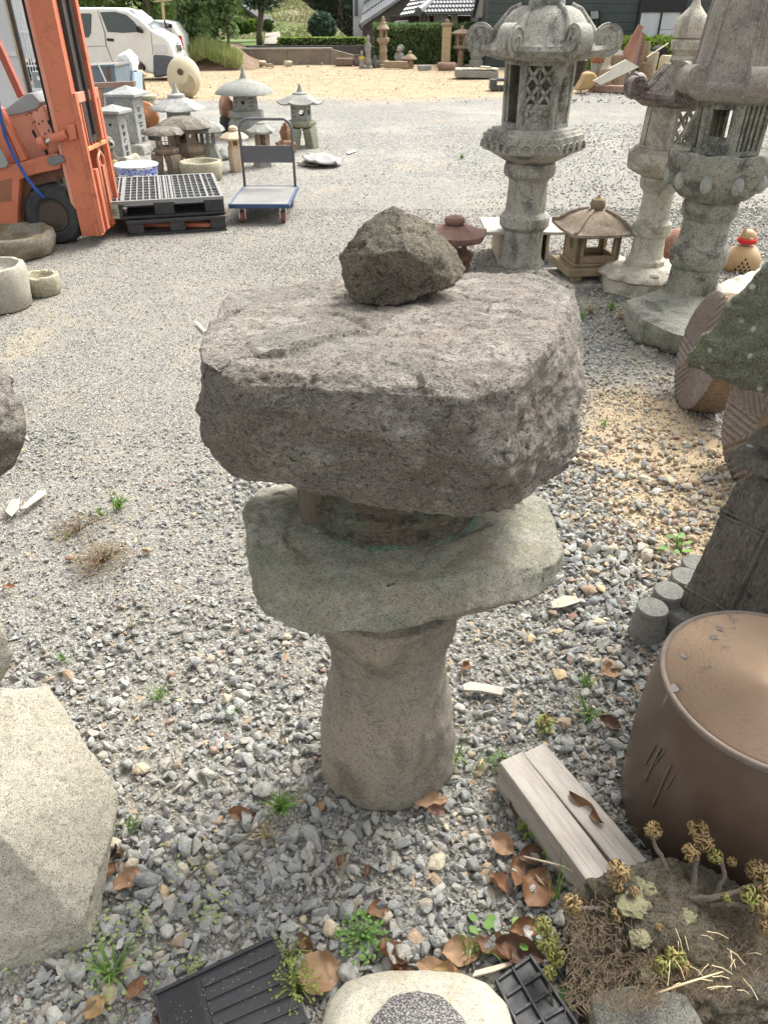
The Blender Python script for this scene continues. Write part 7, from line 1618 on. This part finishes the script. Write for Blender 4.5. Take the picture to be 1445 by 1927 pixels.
for i, (x, y, L_, w, ya, mi, cu, ti, lb) in enumerate([
    (243,1655,.085,.026,.7,1,.7,.3,'tan dead leaf curled beside the granite roof block'),(218,1600,.09,.012,1.8,2,1.2,.8,'thin dark curled leaf pressed against the side of the granite block'),(205,1640,.05,.018,1.2,0,.8,.3,'small brown leaf between the granite block and the tan leaf'),
    (455,1532,.075,.022,-.2,0,.9,.4,'brown crumpled leaf left of the grass tuft beneath the pillar'),(810,1508,.10,.024,.15,1,.5,.3,'large tan pointed leaf touching the foot of the pillar'),(822,1527,.06,.018,-.1,2,.8,.2,'dark red-brown leaf under the pointed leaf at the pillar foot'),
    (602,1832,.10,.05,.4,1,.4,.2,'broad tan leaf right of the ribbed black mat'),(578,1775,.06,.018,-1.0,0,.8,.5,'narrow brown leaf above the broad tan one'),(712,1710,.06,.022,.3,0,.6,.4,'brown leaf just above the green clover tuft'),
    (735,1800,.09,.035,2.0,0,.8,.4,'brown leaf right of the clover tuft'),(752,1838,.07,.028,.4,2,.8,.2,'dark crumpled leaf above the pale rounded stone'),(820,1835,.10,.036,2.6,1,.6,.2,'tan leaf centred above the pale rounded stone'),(868,1790,.095,.034,.1,1,.5,.3,'large tan leaf lying above the pale rounded stone, right'),
    (845,1842,.08,.03,-.4,3,.5,.1,'ochre leaf resting on the rim of the pale rounded stone'),(945,1590,.07,.030,-.7,1,.6,.3,'tan leaf nearest the left end of the timbers'),(968,1640,.10,.028,1.2,0,.7,.5,'folded brown leaf below the tan one beside the timber'),(935,1665,.07,.026,2.0,0,.9,.4,'brown curled leaf left of the leaf heap'),
    (1010,1670,.12,.042,1.0,0,.4,.2,'largest brown leaf of the heap beside the timber'),(1065,1655,.08,.030,2.1,1,.6,.3,'tan leaf at the right of the heap by the timber'),(1000,1610,.08,.026,.2,2,.6,.3,'dark leaf at the top of the heap under the timber'),(978,1525,.07,.020,-.9,2,.7,.6,'dark leaf leaning on the side of the left timber'),
    (925,1790,.10,.034,2.5,0,.7,.4,'brown leaf between the pale rounded stone and the root-covered rock'),(975,1790,.12,.036,-.3,2,.8,.3,'long dark leaf left of the root-covered rock'),(985,1745,.08,.026,.2,0,.8,.4,'curled brown leaf under the root-covered rock'),(1010,1850,.06,.022,1.4,0,.6,.4,'small brown leaf beside the grid mat'),
    (1028,1355,.05,.018,.4,0,.5,.3,'brown leaf in the grass beside the drum'),(1148,1362,.075,.022,-.6,2,.6,.3,'dark leaf against the foot of the drum'),(1150,1265,.08,.030,.2,1,.5,.2,'pale brown leaf left of the drum rim'),
    (640,1620,.045,.014,.9,2,.7,.3,'small dark leaf in the gravel under the pillar'),(875,1256,.045,.020,.6,0,1.0,.4,'crumpled red-brown leaf right of the pillar'),(180,1895,.055,.022,1.1,3,.3,.1,'ochre leaf at the lower left'),(255,1860,.06,.018,1.1,0,.7,.4,'brown leaf left of the ribbed black mat'),
    (65,1780,.035,.013,1.2,0,.6,.3,'small red-brown leaf under the granite block'),(690,1640,.04,.012,1.3,2,.8,.3,'tiny dark leaf in the gravel left of the flat pale stone'),(18,1105,.05,.016,.1,0,.6,.2,'brown leaf at the left edge of the gravel'),(602,1518,.03,.014,.9,1,.3,.2,'small orange-brown leaf at the left foot of the pillar')]):
    dead_leaf(x, y, L_, w, ya, mi, cu, ti, label=lb, seed=i)
p = G(1106, 1518, .113); mb = MB(); v = []; f = []
for i in range(13):
    for j in range(5): t_ = i/12; s = (j/4-.5)*2; w = .013*sin(pi*t_)**.7; v.append((.10*(t_-.5), w*s, .012*abs(s)+.006*sin(t_*9)))
f = [(i*5+j, i*5+j+1, (i+1)*5+j+1, (i+1)*5+j) for i in range(12) for j in range(4)]
mb.add(v, f, Matrix.Rotation(-.95, 4, 'Z') @ Matrix.Rotation(.9, 4, 'X')); solo('dead_leaf', 'long curled leaf caught in the gap between the two timbers', 'dead leaf', mb, DLs[0], p, group='dead leaves on the gravel', smooth=180, fix=False)
# ---------------- grass, weeds ----------------
GR = leafmat('grass_blade', (.16,.30,.06), (.24,.38,.08), sc=12, trans=.35); GRD = leafmat('dry_blade', (.44,.36,.19), (.34,.26,.13), sc=12, trans=.2); RED = leafmat('reddish_weed', (.26,.15,.08), (.22,.20,.08), sc=20)
def blade(mb, p, d, L_, w, droop, n=6):
    s = Vector((-d.y, d.x, 0)).normalized(); v = []
    for k in range(n+1):
        f_ = k/n; c = p+d*(L_*f_)*1.0+Vector((0, 0, -droop*L_*f_*f_)); ww = w*(1-f_**1.6)+.0002; v += [c-s*ww, c+s*ww]
    mb.add(v, [(2*k, 2*k+1, 2*k+3, 2*k+2) for k in range(n)])
def tuft(label, x, y, n, L_, w, mt=GR, spread=.9, name='grass_tuft', droop=.5, sd=0):
    rr = random.Random(int(x*3+y)+sd); mb = MB()
    for _ in range(n):
        a = rr.uniform(0, 2*pi); e = rr.uniform(.3, 1)*spread; d = Vector((cos(a)*e, sin(a)*e, 1)).normalized(); blade(mb, Vector((rr.gauss(0,.006), rr.gauss(0,.006), 0)), d, L_*rr.uniform(.4, 1.1), w*rr.uniform(.6, 1.2), droop*rr.uniform(.3, 1.2))
    return solo(name, label, 'grass tuft', mb, mt, G(x, y, .008), group='grass tufts in the gravel', smooth=180, fix=False)
for a_ in [('leafy green grass tuft left of the pillar foot', 530,1525,48,.115,.0026),('tall green grass tuft below the granite block', 212,1830,20,.13,.0035),('thin green tuft beside the granite block', 252,1555,12,.07,.0025),('spreading pale green tuft in the gravel left of the pillar', 300,1312,34,.085,.0014),
           ('broad green tuft in the gravel far left', 225,955,34,.10,.0035),('smaller green tuft beside the broad one, far left', 195,970,14,.06,.0035),('grass tuft at the left of the drum', 1105,1350,34,.10,.002),('small tuft left of the drum rim', 1100,1290,24,.08,.0018),('long blades against the right side of the pillar', 858,1430,10,.15,.0022),
           ('low green blades right of the pillar foot', 905,1440,16,.08,.0016),('small tuft behind the boulder lantern by the lotus base', 1090,600,50,.12,.003),('green tuft in front of the lotus base', 1150,585,60,.12,.003),('tiny tuft far left under the grey basin', 128,1010,10,.05,.002),('green tuft left of the carved tower', 1275,1030,10,.09,.004),
           ('low tuft in the sandy patch', 1135,800,16,.09,.002),('small upright tuft left of the pillar', 442,1350,8,.07,.002),('short tuft above the black ribbed mat', 120,1240,18,.05,.0016),('low tuft at the far edge of the gravel', 480,300,50,.14,.006),('sparse tuft on the open gravel to the right', 868,298,40,.10,.006)]:
    tuft(*a_)
tuft('dry straw tuft in front of the lotus base', 1110, 590, 60, .16, .0016, GRD); tuft('second dry tuft beside the plinth', 1165, 600, 40, .14, .0016, GRD); tuft('dry stalks left of the pillar', 250, 1180, 10, .09, .0012, GRD); tuft('dry roots left of the grass tuft at the pillar', 500,1570, 26, .09, .0011, GRD, spread=1.6, droop=.9)
tuft('dry stalk standing beside the pillar', 535,1400, 7, .14, .0010, RED, spread=.35)
tuft('dry blades at the left bottom corner', 310, 1925, 10, .07, .002, DLs[0], spread=.8)
tuft('thin stalks standing above the clover', 645, 1660, 7, .20, .0008, GRD, spread=.25, droop=.1); tuft('tall thin green stalks right of the clover', 1040, 1700, 8, .22, .0012, GR, spread=.3, droop=.15); tuft('thin stalks beside the flat pale stone', 735,1640, 6, .18, .0008, GRD, spread=.3, droop=.1); tuft('fine green blades below the timber', 885,1800, 16, .13, .0016, GR, spread=.5)
def herb(label, x, y, n, r, ls, mt, h=.03, name='weed', cat='weed', stem=True):
    rr = random.Random(int(x+y)); t = thing(name, label, cat, G(x, y, .008)); mb = MB(); st = MB()
    for _ in range(n):
        a = rr.uniform(0, 2*pi); q = r*sqrt(rr.random()); c = Vector((q*cos(a), q*sin(a), h*rr.uniform(.3, 1)*(1.2-q/r*.6)))
        u = Vector((cos(a+rr.uniform(-1,1)), sin(a+rr.uniform(-1,1)), rr.uniform(-.3,.4))).normalized(); w = u.cross(Vector((0,0,1))).normalized(); k = ls*rr.uniform(.6,1.3)
        mb.add([c, c+u*k*.35+w*k*.33, c+u*k*.8+w*k*.28, c+u*k, c+u*k*.8-w*k*.28, c+u*k*.35-w*k*.33], [(0,1,2,3,4,5)])
        if stem and rr.random() < .35: st.tube([(0,0,0), tuple(c*.5+Vector((0,0,h*.3))), tuple(c)], .0006, 4)
    part('leaves', mb, mt, t, smooth=None, fix=False)
    if st.v: part('stems', st, mt, t)
LC = leafmat('clover_green', (.16,.33,.06), (.24,.42,.09), sc=20, trans=.35); LYG = leafmat('yellowish_weed', (.34,.40,.07), (.26,.34,.06), sc=20, trans=.35)
herb('bright green clover-like weed in the gravel above the pale rounded stone', 682, 1768, 200, .052, .008, LC, .038)
herb('broad-leaved green seedling beside the grid mat', 1065, 1850, 5, .02, .028, LC, .03)
herb('second broad-leaved green seedling right of it', 1068, 1885, 4, .015, .022, LC, .02)
herb('yellow-green sprig left of the grass beside the drum', 1022, 1372, 60, .02, .009, LYG, .05)
herb('small dark green sprig left of the timbers', 938, 1440, 70, .022, .008, LG, .05)
herb('feathery yellowish weed right of the ribbed mat', 560, 1870, 120, .05, .006, LYG, .09)
herb('wispy yellowish weed above the ribbed mat', 545, 1800, 70, .045, .005, LYG, .05)
herb('reddish-brown sprawling weed in the left gravel', 195, 1060, 420, .10, .008, RED, .06)
herb('rusty weed patch behind the sprawling one', 150, 1000, 220, .11, .007, RED, .05)
herb('green leaves at the foot of the carved tower', 1270, 1035, 9, .04, .035, LC, .05)
herb('green seedling in the pebbles right of the platform stone', 1135, 1042, 6, .02, .02, LC, .02)
herb('green weed under the timber among the dead leaves', 1030, 1590, 14, .035, .018, LC, .03)
herb('green sprig left of the leaf heap', 990, 1565, 60, .02, .008, LYG, .03)
herb('leafy stems beside the leaf heap', 950, 1760, 12, .06, .022, LC, .04)
mb = MB(); rr = random.Random(77)
for cx_, cy_, sp, n_ in [(205,1790,45,60),(385,1695,28,40),(345,1620,25,18),(360,1815,14,24),(260,1720,20,12),(220,1450+300,50,30),(30,1700+110,30,10),(210,1850,40,30),(400,1560+60,15,8)]:
    for _ in range(n_):
        c = G(cx_+rr.gauss(0, sp), cy_+rr.gauss(0, sp*.8), rr.uniform(.018,.032)); k = rr.uniform(.0028,.005); n6 = 7
        mb.add([c+Vector((k*cos(2*pi*j/n6), k*sin(2*pi*j/n6)*.9, rr.uniform(-.0006,.0006))) for j in range(n6)], [tuple(range(n6))])
g0 = part('creeping_weed_leaves', mb, leafmat('creeping_weed', (.33,.42,.14), (.40,.48,.18), sc=30, trans=.3), smooth=None, fix=False); g0['kind'] = 'stuff'
# ---------------- loose bits ----------------
def flat(name, label, cat, poly, z, th, mt, **k):
    v = [G(x, y, z) for x, y in poly]; o = sum(v, Vector())/len(v); o.z = z-th
    return solo(name, label, cat, MB().prism([((p-o).x, (p-o).y) for p in v], 0, th, plane='xy'), mt, o, bev=.0015, **k)
PC = paint('pale_wood_chip', (.58,.51,.38), (.50,.43,.31), .8, sc=60, ani=(1,.2,1))
flat('wood_chip', 'pale yellow wood chip on the gravel at the far left', 'wood chip', [(38,957),(72,924),(86,921),(88,928),(48,956)], .035, .006, PC)
flat('plastic_shard', 'whitish flat shard touching the pale wood chip', 'shard', [(10,962),(22,940),(38,938),(36,956),(22,972)], .032, .004, FST)
flat('slate_shard', 'thin pale flat stone shard right of the pillar', 'shard', [(870,1288),(884,1282),(948,1292),(944,1308),(905,1300),(872,1298)], .035, .008, paint('pale_shard', (.42,.39,.33), (.34,.31,.265), .8, sc=30))
flat('white_shard', 'crumpled white shard on the gravel below the platform edge', 'shard', [(1036,1132),(1060,1120),(1085,1122),(1090,1132),(1060,1142),(1038,1144)], .038, .004, FST)
flat('paper_scrap', 'white scrap lying on the gravel near the loose lantern roof', 'scrap', [(652,286),(668,281),(670,284),(656,289)], .02, .004, WHT)
flat('yellow_leaf_strip', 'yellowish strip of leaf left of the boulder lantern roof', 'dead leaf', [(366,604),(374,606),(388,622),(384,624)], .02, .002, PC)
flat('straw_bundle', 'pale straw strip between the rounded stone and the root-covered rock', 'straw', [(888,1838),(893,1826),(960,1808),(966,1814),(930,1828)], .035, .006, PC)
flat('bark_strip', 'dark thin stick left of the black ribbed mat', 'stick', [(100,1950),(100,1946),(180,1880),(182,1884)], .03, .003, BARK)
for k, (pts_, lb) in enumerate([([(352,1652,.035),(385,1625,.04),(416,1600,.038)], 'bare twig in the gravel left of the pillar'), ([(430,1600,.03),(470,1570,.04),(508,1535,.03)], 'twig beside the grass tuft at the pillar'), ([(985,1612,.05),(1060,1630,.075),(1150,1680,.10)], 'thin pale twig crossing the leaf heap to the timber'), ([(1040,1900,.03),(1032,1850,.06),(1046,1800,.09),(1062,1765,.11)], 'thin bent twig beside the grid mat')]):
    P_ = [G(*a) for a in pts_]; o = P_[0].copy(); solo('twig', lb, 'twig', MB().tube([p-o for p in P_], [.0025,.0022,.0014,.001][:len(P_)], 6), BARK if k != 2 else PC, o, smooth=180)
rr = random.Random(50)
for k, (x, y, s_, fl, c, lb) in enumerate([(818,1628,.034,.35,FST,'flat cream stone in the gravel below the pillar'),(495,1492,.034,.4,OGS,'flat grey stone behind the grass tuft'),(1045,1195,.022,.8,YST,'round yellow pebble right of the platform'),(998,1210,.022,.8,YST,'yellowish pebble below the round yellow one'),(278,1044,.022,.9,OBS,'brown rounded pebble in the left gravel'),(1075,1170,.024,.7,TERP,'red-brown stone in the gravel right of the platform'),(1042,1165,.026,.8,BS,'brown angular stone beside the red-brown one'),(1130,1115,.022,.8,YST,'ochre pebble under the sandy patch'),(135,1058,.022,.6,TERP,'reddish stone by the sprawling weed'),(1048,1278,.03,.6,YST,'mossy ochre stone left of the drum'),(1150,1262,.036,.6,BS,'brown layered stone at the left of the drum rim'),(1060,1370,.035,.6,BS,'brown stone at the foot of the grass beside the drum'),(660,1842,.028,.8,OGS,'grey cube-like stone above the pale rounded stone'),(720,1838,.026,.7,OGS,'second grey stone above the pale rounded stone'),(152,1838,.030,.7,OGS,'blue-grey stone below the granite block'),(1165,905,.03,.7,GR2,'blue-grey stone in the sandy patch')]):
    pts = []
    for _ in range(14): d_ = Vector((rr.gauss(0,1), rr.gauss(0,1), rr.gauss(0,1))).normalized(); pts.append((d_.x*s_, d_.y*s_*.75, d_.z*s_*fl*.6+s_*fl*.45+.012))
    o = G(x, y); solo('loose_stone', lb, 'stone', rockify(pts, .006, .0015, 30, seed=k, smooth=1), c, o, rz=rr.uniform(-1, 1), smooth=50)

# small dry litter: bits of leaf, straw and bark lying between the stones
rr = random.Random(91); mb = MB()
for _ in range(900):
    y = rr.uniform(.45, 1)**2*4.2; x = rr.uniform(-.9, .9)*(.4+.6*y)
    if rr.random() < .5: x = abs(x)*.8+.1
    c = Vector((x, y, rr.uniform(.016, .03))); a = rr.uniform(0, pi); L_ = rr.uniform(.004, .016); w = L_*rr.uniform(.1, .5); u = Vector((cos(a), sin(a), rr.uniform(-.3,.3)))*L_; s_ = Vector((-sin(a), cos(a), rr.uniform(-.3,.3)))*w
    mb.add([c-u, c+s_, c+u+Vector((0,0,.002)), c-s_], [(0,1,2,3)])
part('dry_litter', mb, leafmat('litter', (.34,.21,.11), (.46,.36,.22), sc=3, trans=.1), smooth=None, fix=False)['kind'] = 'stuff'
mb = MB()
for _ in range(150):
    a = rr.uniform(0, 2*pi); p = G(rr.uniform(300,560), rr.uniform(1790,1925), .0435); k = rr.uniform(.0003, .0011)
    q0, q1, q2, q3 = [G(*c) for c in ((290,1868),(512,1762),(600,1960),(330,2070))]
    u = G(rr.uniform(0,1)*0+400, 1850); f0, f1 = rr.uniform(.06,.95), rr.uniform(.06,.95)
    p = q0.lerp(q1, f0).lerp(q3.lerp(q2, f0), f1); p = Vector((p.x*.974, p.y*.974, .0436))
    mb.add([p+Vector((k,0,0)), p+Vector((0,k,.0004)), p+Vector((-k,0,0)), p+Vector((0,-k,.0004))], [(0,1,2,3)])
part('mat_dust', mb, paint('pale_dust', (.5,.48,.42)), smooth=None, fix=False)['kind'] = 'stuff'
